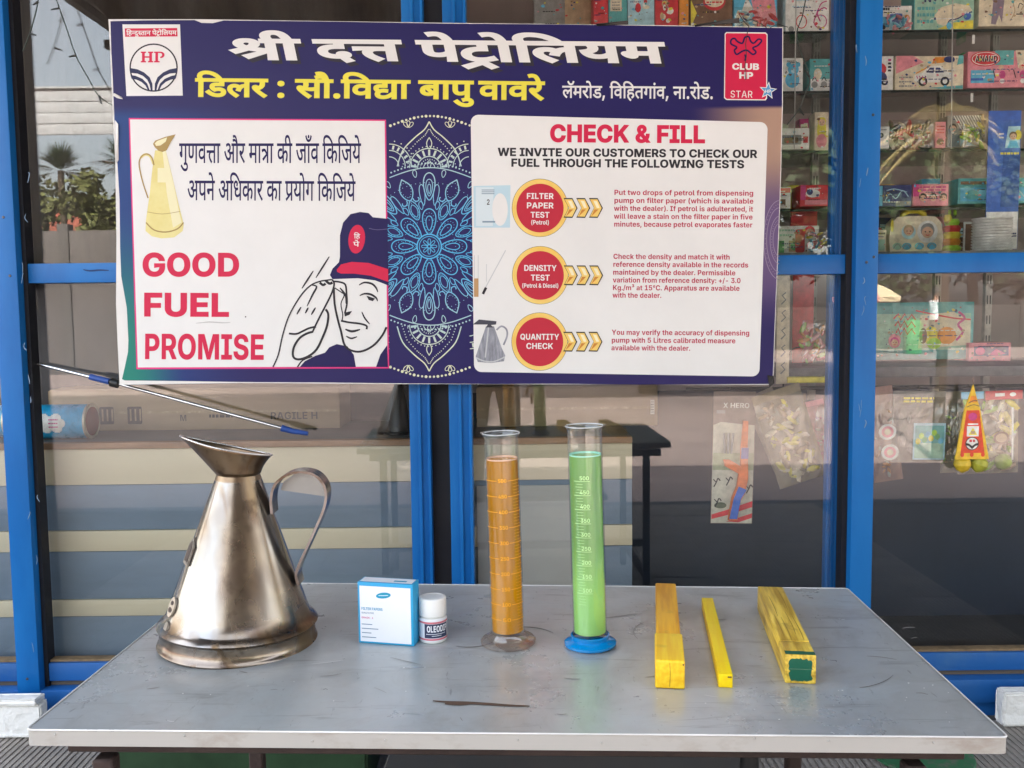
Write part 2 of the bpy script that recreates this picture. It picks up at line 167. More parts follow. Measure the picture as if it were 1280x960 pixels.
DEVA = {
 284: (707, '243 40 195 107 447 258 389 270* 295 298* 257 314 214 286* 123 229* 76 202 28 270 69 290* 146 333* 183 354 130 392* 89 464* 89 503 89 556* 174 632* 247 632 313 632* 399 559* 399 500 399 457* 354 388* 319 361 363 344* 483 316* 537 310 537 551 461 551 461 622 722 622 722 551 618 551 618 0 537 0 537 234;168 497 168 473* 202 419* 248 393 281 415* 318 469* 318 500 318 534* 278 566* 244 566 215 566* 168 532*'),
 68: (259, '-185 615 -202 650* -220 714* -220 748 -220 813* -136 896* -61 896 -1 896* 79 839* 137 718* 163 622 273 622 273 551 170 551 170 0 89 0 89 551 0 551 0 622 87 622 59 726* -2 825* -57 825 -97 825* -139 776* -139 733 -139 699* -119 644* -105 615'),
 3: (260, ''),
 42: (520, '413 -58 392 -24* 354 46* 342 73 330 71* 302 68* 287 68 245 68* 160 89* 89 136* 46 215* 46 272 46 316* 77 379* 102 401 135 430* 231 456* 290 456 295 456 295 551 0 551 0 622 534 622 534 551 376 551 376 385 327 385 269 385* 198 371* 173 355 151 340* 126 294* 126 262 126 209* 205 140* 287 140 293 140* 305 140* 312 141 306 161* 306 176 306 211* 348 240* 373 240 416 240* 461 191* 461 162 461 130* 432 95* 410 86 422 62* 455 11* 480 -24'),
 521: (681, '341 -12 295 28* 217 108* 170 194* 170 242 170 270* 194 315* 210 329 38 327 38 399 511 399 511 551 0 551 0 622 696 622 696 551 592 551 592 0 511 0 511 328 395 328 346 328* 293 316* 274 299 251 279* 251 237 251 188* 325 97* 395 40'),
 46: (568, '479 551 479 0 398 0 398 191 369 172* 301 146* 254 146 214 146* 149 173* 128 194 103 221* 79 294* 79 358 79 551 0 551 0 622 583 622 583 551;398 551 160 551 160 369 160 328* 166 280* 179 251* 190 240 213 217* 263 217 303 217* 373 255* 398 280'),
 75: (0, '-169 615 -190 694* -231 785* -281 823* -315 823 -337 823* -371 814* -385 809 -409 882 -370 896* -318 896 -264 896* -185 845* -122 722* -94 615'),
 264: (504, '519 551 371 551 371 349 316 349 268 349* 204 333* 181 318 126 280* 126 215 126 167* 170 104* 241 74* 283 74 337 74* 413 99* 455 121 482 47 438 27* 339 0* 286 0 217 0* 108 52* 46 150* 46 220 46 285* 114 374* 225 420* 288 420 290 420 290 551 0 551 0 622 519 622;31 -165 279 -12 319 -12 465 -192 406 -230 289 -85 78 -230'),
 79: (259, '170 551 170 0 89 0 89 551 0 551 0 622 273 622 273 551;90 615 69 694* 28 785* -22 823* -56 823 -78 823* -112 814* -126 809 -150 882 -111 896* -59 896 -5 896* 74 845* 137 722* 165 615'),
 67: (259, '89 551 0 551 0 622 80 622 68 644* 53 694* 53 724 53 802* 169 896* 266 896 407 896* 625 743* 704 615 620 615 467 824* 283 824 213 824* 134 765* 134 714 134 684* 153 639* 165 622 273 622 273 551 170 551 170 0 89 0'),
 54: (678, '0 551 0 622 693 622 693 551 589 551 589 0 508 0 508 355 502 356* 494 356 470 356* 420 332* 374 269* 356 208 279 232 291 278* 311 313 287 331* 239 353* 209 353 169 353* 126 307* 126 271 126 233* 169 164* 251 89* 309 40 255 -12 197 38* 101 129* 45 222* 45 275 45 328* 94 395* 168 426* 204 426 248 426* 321 397* 354 370 412 426* 499 426 504 426* 508 426 508 551'),
 51: (580, '595 622 595 551 491 551 491 0 410 0 410 179 382 161* 304 132* 253 132 163 132* 52 253* 38 353 100 366* 160 413* 160 457 160 485* 137 533* 123 551 0 551 0 622;129 301 149 252* 210 203* 259 203 309 203* 383 245* 410 274 410 551 211 551 240 499* 240 445 240 337*'),
 50: (598, '509 551 509 0 428 0 428 250 207 250 207 213 207 180* 178 151* 159 151 140 151* 98 176* 62 215* 39 259* 39 278 39 296* 66 321* 100 321 126 321 126 551 0 551 0 622 612 622 612 551;428 551 207 551 207 321 428 321'),
 37: (577, '358 222 329 222* 271 208* 248 197 201 225* 137 301* 137 352 137 380* 157 420* 174 433 197 450* 259 465* 308 465 401 465 401 551 0 551 0 622 592 622 592 551 482 551 482 394 298 394 267 394* 241 388* 232 381 217 369* 217 347 217 323* 245 290* 261 277 307 294* 362 294 436 294* 534 219* 534 154 534 87* 436 0* 337 0 239 0* 84 88* 25 158 86 207 143 139* 262 74* 337 74 453 74* 453 152 453 187* 404 222*'),
 52: (409, '395 42 341 -12 282 37* 178 137* 98 225* 75 256 53 287* 40 323* 40 340 40 359* 70 393* 104 393 129 393* 166 370* 181 349 220 369* 256 429* 256 468 256 491* 246 536* 239 551 0 551 0 622 424 622 424 551 320 551 336 516* 336 458 336 403* 292 327* 216 274* 167 254 212 202* 331 91*'),
 813: (294, '147 414 121 414* 85 446* 85 482 85 520* 121 550* 147 550 173 550* 209 520* 209 482 209 446* 173 414*;147 -14 121 -14* 85 18* 85 54 85 92* 121 122* 147 122 173 122* 209 92* 209 54 209 18* 173 -14*'),
 60: (676, '587 551 587 0 506 0 506 266 477 257* 419 251* 380 251 338 251* 245 266* 212 277 192 264* 167 253 208 201* 319 91* 380 42 326 -12 270 37* 171 137* 95 225* 73 256 51 287* 40 323* 40 340 40 359* 70 393* 104 393 129 393* 166 370* 181 350 202 369* 217 428* 217 458 217 488* 208 536* 201 551 0 551 0 622 691 622 691 551;369 322 408 322* 472 330* 506 339 506 551 281 551 288 534* 298 488* 298 458 298 416* 279 354* 262 333 314 322*'),
 80: (259, '170 551 170 0 89 0 89 551 0 551 0 622 273 622 273 551;80 615 53 655* 8 692* -35 703* -61 703 -81 703* -123 691* -143 682 -169 751 -146 761* -96 773* -67 773 -22 773* 48 730* 72 692 76 694 56 746* 18 803* -26 827* -57 827 -81 827* -113 819* -127 813 -150 882 -111 896* -59 896 -5 896* 74 845* 137 722* 165 615'),
 801: (268, '72 54 72 91* 108 121* 133 121 159 121* 196 91* 196 54 196 18* 159 -14* 133 -14 108 -14* 72 18*'),
 57: (556, '571 551 467 551 467 0 387 0 387 165 361 147* 286 118* 233 118 179 118* 95 160* 46 235* 46 286 46 372* 161 464* 255 464 268 464* 307 461* 344 457* 354 454 349 381 330 385* 282 391* 259 391 197 391* 127 337* 127 287 127 236* 190 188* 235 188 287 188* 362 233* 387 260 387 551 0 551 0 622 571 622'),
 536: (684, '264 -11 179 -11* 77 69* 77 136 77 190* 108 230 80 252* 42 312* 42 352 42 380* 62 420* 79 433 102 451* 160 465* 202 465 270 465 270 551 0 551 0 622 699 622 699 551 595 551 595 -12 514 -12 514 101 491 77* 422 25* 327 -11*;514 551 351 551 351 394 203 394 172 394* 146 388* 137 381 122 369* 122 347 122 325* 146 290* 166 277 214 300* 277 300 290 300* 328 297* 363 293* 373 290 367 218 349 221* 305 227* 282 227 220 227* 158 182* 158 141 158 99* 217 59* 265 59 344 59* 462 143* 514 211'),
 66: (259, '170 551 170 0 89 0 89 551 0 551 0 622 273 622 273 551'),
 48: (571, '585 551 482 551 482 0 401 0 401 165 374 147* 297 118* 241 118 185 118* 96 160* 46 235* 46 286 46 372* 167 464* 265 464 279 464* 319 461* 358 457* 369 454 363 385 343 389* 293 395* 268 395 248 395* 230 392 365 224 384 238* 401 256 401 551 0 551 0 622 585 622;127 287 127 235* 194 184* 242 184 260 184* 293 190* 308 195 168 370 127 342*'),
 69: (0, '-248 -12 -194 11* -136 11 -61 11* 22 -66* 22 -129 22 -190* -71 -268* -157 -268 -254 -268* -395 -176* -455 -100 -394 -57 -355 -105* -285 -167* -206 -196* -157 -196 -51 -196* -51 -122 -51 -89* -100 -57* -131 -57 -158 -57* -201 -68* -222 -79'),
 73: (0, '69 863 46 763* -61 680* -138 680 -210 680* -318 769* -352 863 -281 887 -255 817* -188 749* -135 749 -78 749* -23 822* -7 889'),
 799: (268, '46 -129 61 -70* 88 64* 95 116 192 116 199 105 186 52* 138 -74* 113 -129'),
 61: (531, '321 69 357 80* 403 116* 403 148 403 186* 345 229* 280 229 211 229* 138 172* 138 124 138 93* 161 35* 232 -36* 302 -89 248 -142 157 -71* 58 53* 58 130 58 168* 89 227* 115 248 96 266* 69 318* 69 352 69 380* 89 420* 106 433 129 450* 188 465* 229 465 361 465 361 551 0 551 0 622 546 622 546 551 442 551 442 394 230 394 199 394* 173 388* 164 381 149 369* 149 347 149 327* 169 296* 183 284 230 300* 284 300 353 300* 440 258* 481 191* 481 153 481 95* 413 19* 348 2'),
 40: (570, '481 551 481 0 400 0 400 328 291 328 230 328* 169 316* 150 299 126 280* 126 237 126 188* 200 97* 271 40 217 -12 171 28* 92 108* 45 194* 45 242 45 277* 72 333* 93 351 122 376* 204 399* 272 399 400 399 400 551 0 551 0 622 584 622 584 551'),
 27: (563, '208 551 208 234 208 208* 183 178* 160 178 134 178* 79 220* 41 280* 41 308 41 331* 68 359* 102 359 127 359 127 551 0 551 0 622 578 622 578 551 474 551 474 0 393 0 393 551'),
 6: (0, '-185 772 -185 796* -152 830* -130 830 -107 830* -75 796* -75 772 -75 748* -107 714* -130 714 -152 714* -185 748*'),
 44: (555, '0 622 569 622 569 551 466 551 466 0 385 0 385 298 204 298 204 244 204 216* 176 188* 153 188 129 188* 75 230* 37 290* 37 318 37 341* 64 369* 98 369 385 369 385 551 0 551'),
 39: (723, '634 551 634 0 553 0 553 551 420 551 420 321 420 279* 403 221* 385 198 364 173* 298 146* 251 146 158 146* 114 205 97 228* 79 298* 79 352 79 551 0 551 0 622 737 622 737 551;249 217 301 217* 321 249 332 266* 339 310* 339 353 339 551 160 551 160 353 160 314* 168 268* 178 251 189 235* 222 217*'),
 24: (1023, '470 218 470 148* 379 80* 312 80 226 80* 92 208* 29 356 100 382 143 276* 243 153* 305 153 343 153* 391 188* 391 227 391 264* 350 322* 318 347 291 342* 260 341 255 411 323 413* 380 457* 380 494 380 530* 333 562* 302 562 265 562* 205 542* 171 525 146 594 172 608* 249 632* 298 632 376 632* 459 554* 459 495 459 417* 392 375 403 365* 412 355 450 350* 486 350 518 350* 568 356* 594 363 594 551 521 551 521 622 1038 622 1038 551 934 551 934 0 853 0 853 551 675 551 675 0 594 0 594 290 570 284* 524 279* 498 279 481 279* 455 282 470 252*;844 615 817 655* 772 692* 729 703* 703 703 683 703* 641 691* 621 682 595 751 618 761* 668 773* 697 773 742 773* 812 730* 836 692 840 694 820 746* 782 803* 738 827* 707 827 683 827* 651 819* 637 813 614 882 653 896* 705 896 759 896* 838 845* 901 722* 929 615'),
 269: (552, '127 65 80 132 326 281 284 335* 223 380* 181 380 153 380* 96 364* 55 343 27 417 61 433* 135 456* 179 456 219 456* 283 431* 345 374* 382 326 382 551 0 551 0 622 566 622 566 551 463 551 463 0 382 0 382 234'),
 25: (762, '777 551 452 551 452 349 500 399* 569 399 634 399* 716 316* 716 239 716 193* 686 89* 651 39 579 80 604 112* 636 196* 636 237 636 284* 597 330* 562 330 508 330* 452 258 452 0 371 0 371 174 347 154* 276 118* 226 118 179 118* 96 156* 46 233* 46 290 46 370* 156 464* 244 464 267 464* 324 457* 339 454 333 381 317 385* 268 391* 249 391 191 391* 127 339* 127 292 127 239* 188 188* 228 188 272 188* 341 230* 371 260 371 551 0 551 0 622 777 622'),
 32: (742, '653 551 653 0 572 0 572 370 435 370 394 370* 378 373 414 343* 458 263* 458 218 458 172* 417 110* 350 80* 310 80 257 80* 161 141* 73 282* 31 401 102 426 148 292* 248 153* 306 153 338 153* 379 187* 379 227 379 271* 318 349* 273 377 302 441 572 441 572 551 0 551 0 622 757 622 757 551'),
 5: (0, '-188 847 -188 868* -159 896* -139 896 -118 896* -89 868* -89 847 -89 826* -118 797* -139 797 -159 797* -188 826*;69 863 46 763* -61 680* -138 680 -210 680* -318 769* -352 863 -283 887 -257 817* -189 747* -135 747 -77 747* -21 822* -5 889'),
 9: (764, '470 218 470 148* 379 80* 312 80 226 80* 92 208* 29 356 100 382 143 276* 243 153* 305 153 343 153* 391 188* 391 227 391 264* 350 322* 318 347 291 342* 260 341 255 411 323 413* 380 457* 380 494 380 530* 333 562* 302 562 265 562* 205 542* 171 525 146 594 172 608* 249 632* 298 632 376 632* 459 554* 459 495 459 417* 392 375 403 365* 412 355 450 350* 486 350 518 350* 568 356* 594 363 594 551 521 551 521 622 779 622 779 551 675 551 675 0 594 0 594 290 570 284* 524 279* 498 279 481 279* 455 282 470 252*'),
 43: (615, '630 551 526 551 526 0 445 0 445 150 414 130* 341 103* 283 103 206 103* 111 184* 111 251 111 278* 129 328* 148 348 101 366* 42 437* 42 493 42 553* 124 632* 187 632 240 632* 311 576* 311 531 311 484* 271 443 210 482 221 492* 230 515* 230 526 230 541* 210 568* 184 568 156 568* 116 524* 116 489 116 457* 147 418* 196 400* 223 397 253 405* 288 405 299 405* 326 403* 333 402 326 332 320 333* 303 333* 298 333 248 333* 191 292* 191 254 191 213* 248 173* 292 173 345 173* 419 216* 445 245 445 551 383 551 383 622 630 622'),
 274: (568, '45 53 214 153 160 162* 128 194 103 221* 79 294* 79 358 79 551 0 551 0 622 583 622 583 551 479 551 479 0 398 0 398 193 92 -13;398 551 160 551 160 369 160 328* 166 280* 179 251* 190 240 213 217* 262 217 301 217* 373 255* 398 280'),
 202: (358, '0 622 373 622 373 551 0 551;204 298 204 244 204 216* 176 188* 153 188 129 188* 75 230* 37 290* 37 318 37 341* 64 369* 98 369 385 369 385 298'),
 419: (520, '296 -12 335 5* 378 9 367 27* 349 59* 342 73 330 71* 302 68* 287 68 245 68* 160 89* 89 136* 46 215* 46 272 46 316* 77 379* 102 401 135 430* 231 456* 290 456 295 456 295 551 0 551 0 622 534 622 534 551 376 551 376 385 327 385 269 385* 198 371* 173 355 151 340* 126 294* 126 262 126 209* 205 140* 287 140 293 140* 305 140* 312 141 306 161* 306 176 306 211* 348 240* 373 240 416 240* 461 191* 461 162 461 130* 432 95* 410 86 420 68* 443 29* 459 5 510 -7* 566 -78* 566 -129 566 -190* 473 -268* 387 -268 290 -268* 149 -176* 89 -100 150 -57 189 -105* 259 -167* 338 -196* 387 -196 493 -196* 493 -122 493 -89* 444 -57* 413 -57 386 -57* 343 -68* 322 -79'),
 215: (389, '369 322 400 322* 450 327* 478 332 486 260 461 255* 409 251* 380 251 338 251* 245 266* 212 277 192 264* 167 253 208 201* 319 91* 380 42 326 -12 270 37* 171 137* 95 225* 73 256 51 287* 40 323* 40 340 40 359* 70 393* 104 393 129 393* 166 370* 181 350 202 369* 217 428* 217 458 217 488* 208 536* 201 551 0 551 0 622 403 622 403 551 281 551 288 534* 298 488* 298 458 298 416* 279 354* 262 333 314 322*'),
}
DTEXT = {
 'head': [284, 68, 3, 42, 521, 3, 46, 75, 264, 79, 67, 54, 51, 50],  # श्री दत्त पेट्रोलियम
 'dealer': [67, 37, 54, 52, 3, 813, 3, 60, 80, 801, 67, 57, 536, 66, 3, 48, 66, 46, 69, 3, 57, 66, 57, 52, 75],  # डिलर : सौ.विद्या बापु वावरे
 'addr': [54, 73, 50, 52, 79, 37, 799, 3, 67, 57, 67, 61, 40, 27, 66, 6, 57, 799, 3, 44, 66, 801, 52, 79, 37, 801],  # लॅमरोड, विहितगांव, ना.रोड.
 'l1': [27, 69, 39, 57, 521, 66, 3, 24, 52, 3, 50, 66, 269, 66, 3, 25, 68, 3, 32, 66, 5, 57, 3, 67, 25, 67, 32, 51, 75],  # गुणवत्ता और मात्रा की जाँव किजिये
 'l2': [9, 46, 44, 75, 3, 9, 67, 43, 25, 66, 52, 3, 25, 66, 3, 274, 51, 79, 27, 3, 67, 25, 67, 32, 51, 75],  # अपने अधिकार का प्रयोग किजिये
 'hp': [67, 61, 202, 419, 215, 40, 66, 44, 3, 46, 75, 264, 79, 67, 54, 51, 50],  # हिन्दुस्तान पेट्रोलियम
 'cap': [67, 61, 46, 75],  # हिपे
}

# ------------------------------------------------------------------ materials
def lin(h):
    h = h.lstrip('#')
    out = []
    for i in (0, 2, 4):
        c = int(h[i:i + 2], 16) / 255.0
        out.append(c / 12.92 if c <= 0.04045 else ((c + 0.055) / 1.055) ** 2.4)
    return (out[0], out[1], out[2], 1.0)


def mul(c, k):
    return (min(1, c[0] * k), min(1, c[1] * k), min(1, c[2] * k), 1.0)


_mats = {}


def mat(name, col, rough=0.6, metal=0.0, var=0.12, scale=8.0, bump=0.0, bscale=60.0, spec=0.5, coat=0.0, trans=0.0, ior=1.45, col2=None, thresh=None, stretch=(1, 1, 1), alpha=1.0):
    """principled material with noise variation of colour and roughness and a fine bump"""
    if name in _mats:
        return _mats[name]
    m = bpy.data.materials.new(name)
    m.use_nodes = True
    t = m.node_tree
    b = t.nodes['Principled BSDF']
    col = lin(col) if isinstance(col, str) else (tuple(col) + (1.0,))[:4]
    tc = t.nodes.new('ShaderNodeTexCoord')
    mp = t.nodes.new('ShaderNodeMapping')
    mp.inputs['Scale'].default_value = stretch
    t.links.new(tc.outputs['Object'], mp.inputs[0])
    n = t.nodes.new('ShaderNodeTexNoise')
    n.inputs['Scale'].default_value = scale
    n.inputs['Detail'].default_value = 6.0
    n.inputs['Roughness'].default_value = 0.65
    t.links.new(mp.outputs[0], n.inputs['Vector'])
    rp = t.nodes.new('ShaderNodeValToRGB')
    c2 = (lin(col2) if isinstance(col2, str) else col2) if col2 else mul(col, 1 + var)
    c1 = mul(col, 1 - var) if not col2 else col
    lo, hi = thresh or (0.3, 0.7)
    rp.color_ramp.elements[0].position = lo
    rp.color_ramp.elements[1].position = hi
    rp.color_ramp.elements[0].color = c1
    rp.color_ramp.elements[1].color = c2
    t.links.new(n.outputs['Fac'], rp.inputs[0])
    t.links.new(rp.outputs[0], b.inputs['Base Color'])
    mr = t.nodes.new('ShaderNodeMapRange')
    mr.inputs['From Min'].default_value = 0.3
    mr.inputs['From Max'].default_value = 0.7
    mr.inputs['To Min'].default_value = max(0.0, rough - 0.08)
    mr.inputs['To Max'].default_value = min(1.0, rough + 0.08)
    t.links.new(n.outputs['Fac'], mr.inputs['Value'])
    t.links.new(mr.outputs[0], b.inputs['Roughness'])
    b.inputs['Metallic'].default_value = metal
    b.inputs['Specular IOR Level'].default_value = spec
    b.inputs['Coat Weight'].default_value = coat
    b.inputs['Transmission Weight'].default_value = trans
    b.inputs['IOR'].default_value = ior
    b.inputs['Alpha'].default_value = alpha
    if bump:
        n2 = t.nodes.new('ShaderNodeTexNoise')
        n2.inputs['Scale'].default_value = bscale
        n2.inputs['Detail'].default_value = 4.0
        t.links.new(mp.outputs[0], n2.inputs['Vector'])
        bp = t.nodes.new('ShaderNodeBump')
        bp.inputs['Strength'].default_value = bump
        bp.inputs['Distance'].default_value = 0.01
        t.links.new(n2.outputs['Fac'], bp.inputs['Height'])
        t.links.new(bp.outputs[0], b.inputs['Normal'])
    _mats[name] = m
    return m


def nodes_of(m):
    t = m.node_tree
    return t, t.nodes['Principled BSDF']


def glass_mat(name, tint=(0.93, 0.95, 0.94), rough=0.0, boost=1.0, dirt=0.03):
    """clear sheet: see-through mixed with a mirror by Fresnel, plus a little dust"""
    if name in _mats:
        return _mats[name]
    m = bpy.data.materials.new(name)
    m.use_nodes = True
    t = m.node_tree
    t.nodes.clear()
    out = t.nodes.new('ShaderNodeOutputMaterial')
    tr = t.nodes.new('ShaderNodeBsdfTransparent')
    tr.inputs[0].default_value = tint + (1,)
    gl = t.nodes.new('ShaderNodeBsdfGlossy')
    gl.inputs['Roughness'].default_value = rough
    lw = t.nodes.new('ShaderNodeLayerWeight')
    lw.inputs[0].default_value = 0.5
    pw = t.nodes.new('ShaderNodeMath')
    pw.operation = 'POWER'
    pw.inputs[1].default_value = 5.0
    t.links.new(lw.outputs['Facing'], pw.inputs[0])
    k = t.nodes.new('ShaderNodeMath')
    k.operation = 'MULTIPLY_ADD'
    k.inputs[1].default_value = 0.90
    k.inputs[2].default_value = 0.042 * boost
    k.use_clamp = True
    t.links.new(pw.outputs[0], k.inputs[0])
    mx = t.nodes.new('ShaderNodeMixShader')
    t.links.new(k.outputs[0], mx.inputs[0])
    t.links.new(tr.outputs[0], mx.inputs[1])
    t.links.new(gl.outputs[0], mx.inputs[2])
    df = t.nodes.new('ShaderNodeBsdfDiffuse')
    df.inputs[0].default_value = (0.5, 0.48, 0.45, 1)
    tc = t.nodes.new('ShaderNodeTexCoord')
    n = t.nodes.new('ShaderNodeTexNoise')
    n.inputs['Scale'].default_value = 3.0
    n.inputs['Detail'].default_value = 8.0
    t.links.new(tc.outputs['Object'], n.inputs['Vector'])
    mr = t.nodes.new('ShaderNodeMapRange')
    mr.inputs['From Min'].default_value = 0.45
    mr.inputs['From Max'].default_value = 0.8
    mr.inputs['To Max'].default_value = dirt
    t.links.new(n.outputs['Fac'], mr.inputs['Value'])
    mx2 = t.nodes.new('ShaderNodeMixShader')
    t.links.new(mr.outputs[0], mx2.inputs[0])
    t.links.new(mx.outputs[0], mx2.inputs[1])
    t.links.new(df.outputs[0], mx2.inputs[2])
    t.links.new(mx2.outputs[0], out.inputs[0])
    _mats[name] = m
    return m


# ------------------------------------------------------------------ object helpers
def tag(o, label=None, cat=None, group=None, kind=None):
    if label:
        o['label'] = label
    if cat:
        o['category'] = cat
    if group:
        o['group'] = group
    if kind:
        o['kind'] = kind
    return o


def thing(name, label, cat, loc=(0, 0, 0), rot=(0, 0, 0), group=None):
    o = bpy.data.objects.new(name, None)
    o.empty_display_size = 0.05
    COL.objects.link(o)
    o.location = loc
    o.rotation_euler = rot
    return tag(o, label, cat, group)


def wrap(name, verts, faces, m, parent=None, smooth=False, angle=None):
    me = bpy.data.meshes.new(name)
    me.from_pydata([tuple(v) for v in verts], [], faces)
    me.validate()
    if m:
        me.materials.append(m)
    if smooth:
        for p in me.polygons:
            p.use_smooth = True
        if angle:
            me.set_sharp_from_angle(angle=angle)
    o = bpy.data.objects.new(name, me)
    COL.objects.link(o)
    if parent:
        o.parent = parent
    return o


def from_bm(name, bm, m, parent=None, smooth=False, angle=None):
    me = bpy.data.meshes.new(name)
    bmesh.ops.recalc_face_normals(bm, faces=bm.faces[:])
    bm.to_mesh(me)
    bm.free()
    if m:
        me.materials.append(m)
    if smooth:
        for p in me.polygons:
            p.use_smooth = True
        if angle:
            me.set_sharp_from_angle(angle=angle)
    o = bpy.data.objects.new(name, me)
    COL.objects.link(o)
    if parent:
        o.parent = parent
    return o


def add_box(bm, a, b, bevel=0.0, seg=2):
    """box between two corners"""
    a, b = Vector(a), Vector(b)
    lo = Vector((min(a.x, b.x), min(a.y, b.y), min(a.z, b.z)))
    hi = Vector((max(a.x, b.x), max(a.y, b.y), max(a.z, b.z)))
    r = bmesh.ops.create_cube(bm, size=1.0)
    for v in r['verts']:
        v.co = Vector((lo.x + (v.co.x + .5) * (hi.x - lo.x), lo.y + (v.co.y + .5) * (hi.y - lo.y), lo.z + (v.co.z + .5) * (hi.z - lo.z)))
    if bevel:
        es = set()
        for v in r['verts']:
            es.update(v.link_edges)
        bmesh.ops.bevel(bm, geom=list(es), offset=bevel, segments=seg, affect='EDGES', profile=0.6)


def box(name, a, b, m, parent=None, bevel=0.002, seg=2):
    bm = bmesh.new()
    add_box(bm, a, b, bevel, seg)
    return from_bm(name, bm, m, parent, smooth=bevel > 0, angle=R(40))


def add_tube(bm, pts, r, n=8, caps=True, rfun=None):
    pts = [Vector(p) for p in pts]
    rings = []
    prev = None
    for i, p in enumerate(pts):
        t = (pts[min(i + 1, len(pts) - 1)] - pts[max(i - 1, 0)]).normalized()
        if prev is None:
            a = Vector((0, 0, 1)) if abs(t.z) < 0.9 else Vector((1, 0, 0))
            u = t.cross(a).normalized()
        else:
            u = (prev - t * prev.dot(t)).normalized()
        prev = u
        w = t.cross(u)
        rr = rfun(i / (len(pts) - 1)) if rfun else r
        rings.append([bm.verts.new(p + (u * math.cos(2 * math.pi * k / n) + w * math.sin(2 * math.pi * k / n)) * rr) for k in range(n)])
    for a, b in zip(rings, rings[1:]):
        for k in range(n):
            bm.faces.new((a[k], a[(k + 1) % n], b[(k + 1) % n], b[k]))
    if caps:
        bm.faces.new(rings[0][::-1])
        bm.faces.new(rings[-1])


def tube(name, pts, r, m, parent=None, n=8, rfun=None):
    bm = bmesh.new()
    add_tube(bm, pts, r, n, rfun=rfun)
    return from_bm(name, bm, m, parent, smooth=True, angle=R(50))


def lathe(name, prof, m, parent=None, n=48, close=False, angle=R(35)):
    """turn a list of (radius, z) round the z axis"""
    bm = bmesh.new()
    rings = []
    for r, z in prof:
        if r < 1e-6:
            rings.append([bm.verts.new((0, 0, z))])
        else:
            rings.append([bm.verts.new((r * math.cos(2 * math.pi * k / n), r * math.sin(2 * math.pi * k / n), z)) for k in range(n)])
    prs = list(zip(rings, rings[1:]))
    if close:
        prs.append((rings[-1], rings[0]))
    for a, b in prs:
        for k in range(n):
            k2 = (k + 1) % n
            if len(a) == 1 and len(b) == 1:
                continue
            if len(a) == 1:
                bm.faces.new((a[0], b[k2], b[k]))
            elif len(b) == 1:
                bm.faces.new((a[k], a[k2], b[0]))
            else:
                bm.faces.new((a[k], a[k2], b[k2], b[k]))
    return from_bm(name, bm, m, parent, smooth=True, angle=angle)


def prism(name, pts, y0, y1, m, parent=None, smooth=False):
    """outline of (x, z) points given a thickness from y0 to y1"""
    n = len(pts)
    vs = [(x, y0, z) for x, z in pts] + [(x, y1, z) for x, z in pts]
    tri = tessellate_polygon([[Vector((x, z, 0)) for x, z in pts]])
    fs = [tuple(t) for t in tri] + [tuple(n + i for i in t[::-1]) for t in tri]
    fs += [(i, (i + 1) % n, n + (i + 1) % n, n + i) for i in range(n)]
    o = wrap(name, vs, fs, m, parent, smooth=smooth, angle=R(40) if smooth else None)
    bm = bmesh.new()
    bm.from_mesh(o.data)
    bmesh.ops.recalc_face_normals(bm, faces=bm.faces[:])
    bm.to_mesh(o.data)
    bm.free()
    return o


# ------------------------------------------------------------------ flat print
def _decode(s):
    """outline string -> list of closed polylines"""
    out = []
    for c in s.split(';'):
        if not c:
            continue
        v = c.split(' ')
        pts = []
        for i in range(0, len(v), 2):
            on = not v[i + 1].endswith('*')
            pts.append((float(v[i]), float(v[i + 1].rstrip('*')), on))
        full = []
        n = len(pts)
        for i in range(n):
            a, b = pts[i], pts[(i + 1) % n]
            full.append(a)
            if not a[2] and not b[2]:
                full.append(((a[0] + b[0]) / 2, (a[1] + b[1]) / 2, True))
        k = next((i for i, p in enumerate(full) if p[2]), 0)
        full = full[k:] + full[:k]
        poly = []
        n = len(full)
        for i in range(n):
            p = full[i]
            if p[2]:
                poly.append((p[0], p[1]))
            else:
                a, b = full[i - 1], full[(i + 1) % n]
                for t in (0.25, 0.5, 0.75):
                    poly.append(((1 - t) ** 2 * a[0] + 2 * t * (1 - t) * p[0] + t * t * b[0], (1 - t) ** 2 * a[1] + 2 * t * (1 - t) * p[1] + t * t * b[1]))
        q = [poly[0]]
        for p in poly[1:]:
            if abs(p[0] - q[-1][0]) + abs(p[1] - q[-1][1]) > 1.0:
                q.append(p)
        if len(q) > 2:
            out.append(q)
    return out


def _area(p):
    return 0.5 * sum(p[i][0] * p[(i + 1) % len(p)][1] - p[(i + 1) % len(p)][0] * p[i][1] for i in range(len(p)))


def _inside(pt, poly):
    x, y = pt
    c = False
    n = len(poly)
    for i in range(n):
        x1, y1 = poly[i]
        x2, y2 = poly[(i + 1) % n]
        if (y1 > y) != (y2 > y) and x < (x2 - x1) * (y - y1) / (y2 - y1) + x1:
            c = not c
    return c


def _fat(poly, d):
    """push an outline outwards (clockwise outer contours, so holes shrink)"""
    if not d:
        return poly
    n = len(poly)
    out = []
    for i in range(n):
        a, b, c = poly[i - 1], poly[i], poly[(i + 1) % n]
        e1 = Vector((b[0] - a[0], b[1] - a[1]))
        e2 = Vector((c[0] - b[0], c[1] - b[1]))
        if e1.length < 1e-6 or e2.length < 1e-6:
            out.append(b)
            continue
        e1.normalize()
        e2.normalize()
        n1, n2 = Vector((-e1.y, e1.x)), Vector((-e2.y, e2.x))
        m = n1 + n2
        if m.length < 0.3:
            m = n1
            k = 1.0
        else:
            m.normalize()
            k = min(1.6, 1.0 / max(0.4, m.dot(n1)))
        out.append((b[0] + m.x * d * k, b[1] + m.y * d * k))
    return out


_gcache = {}


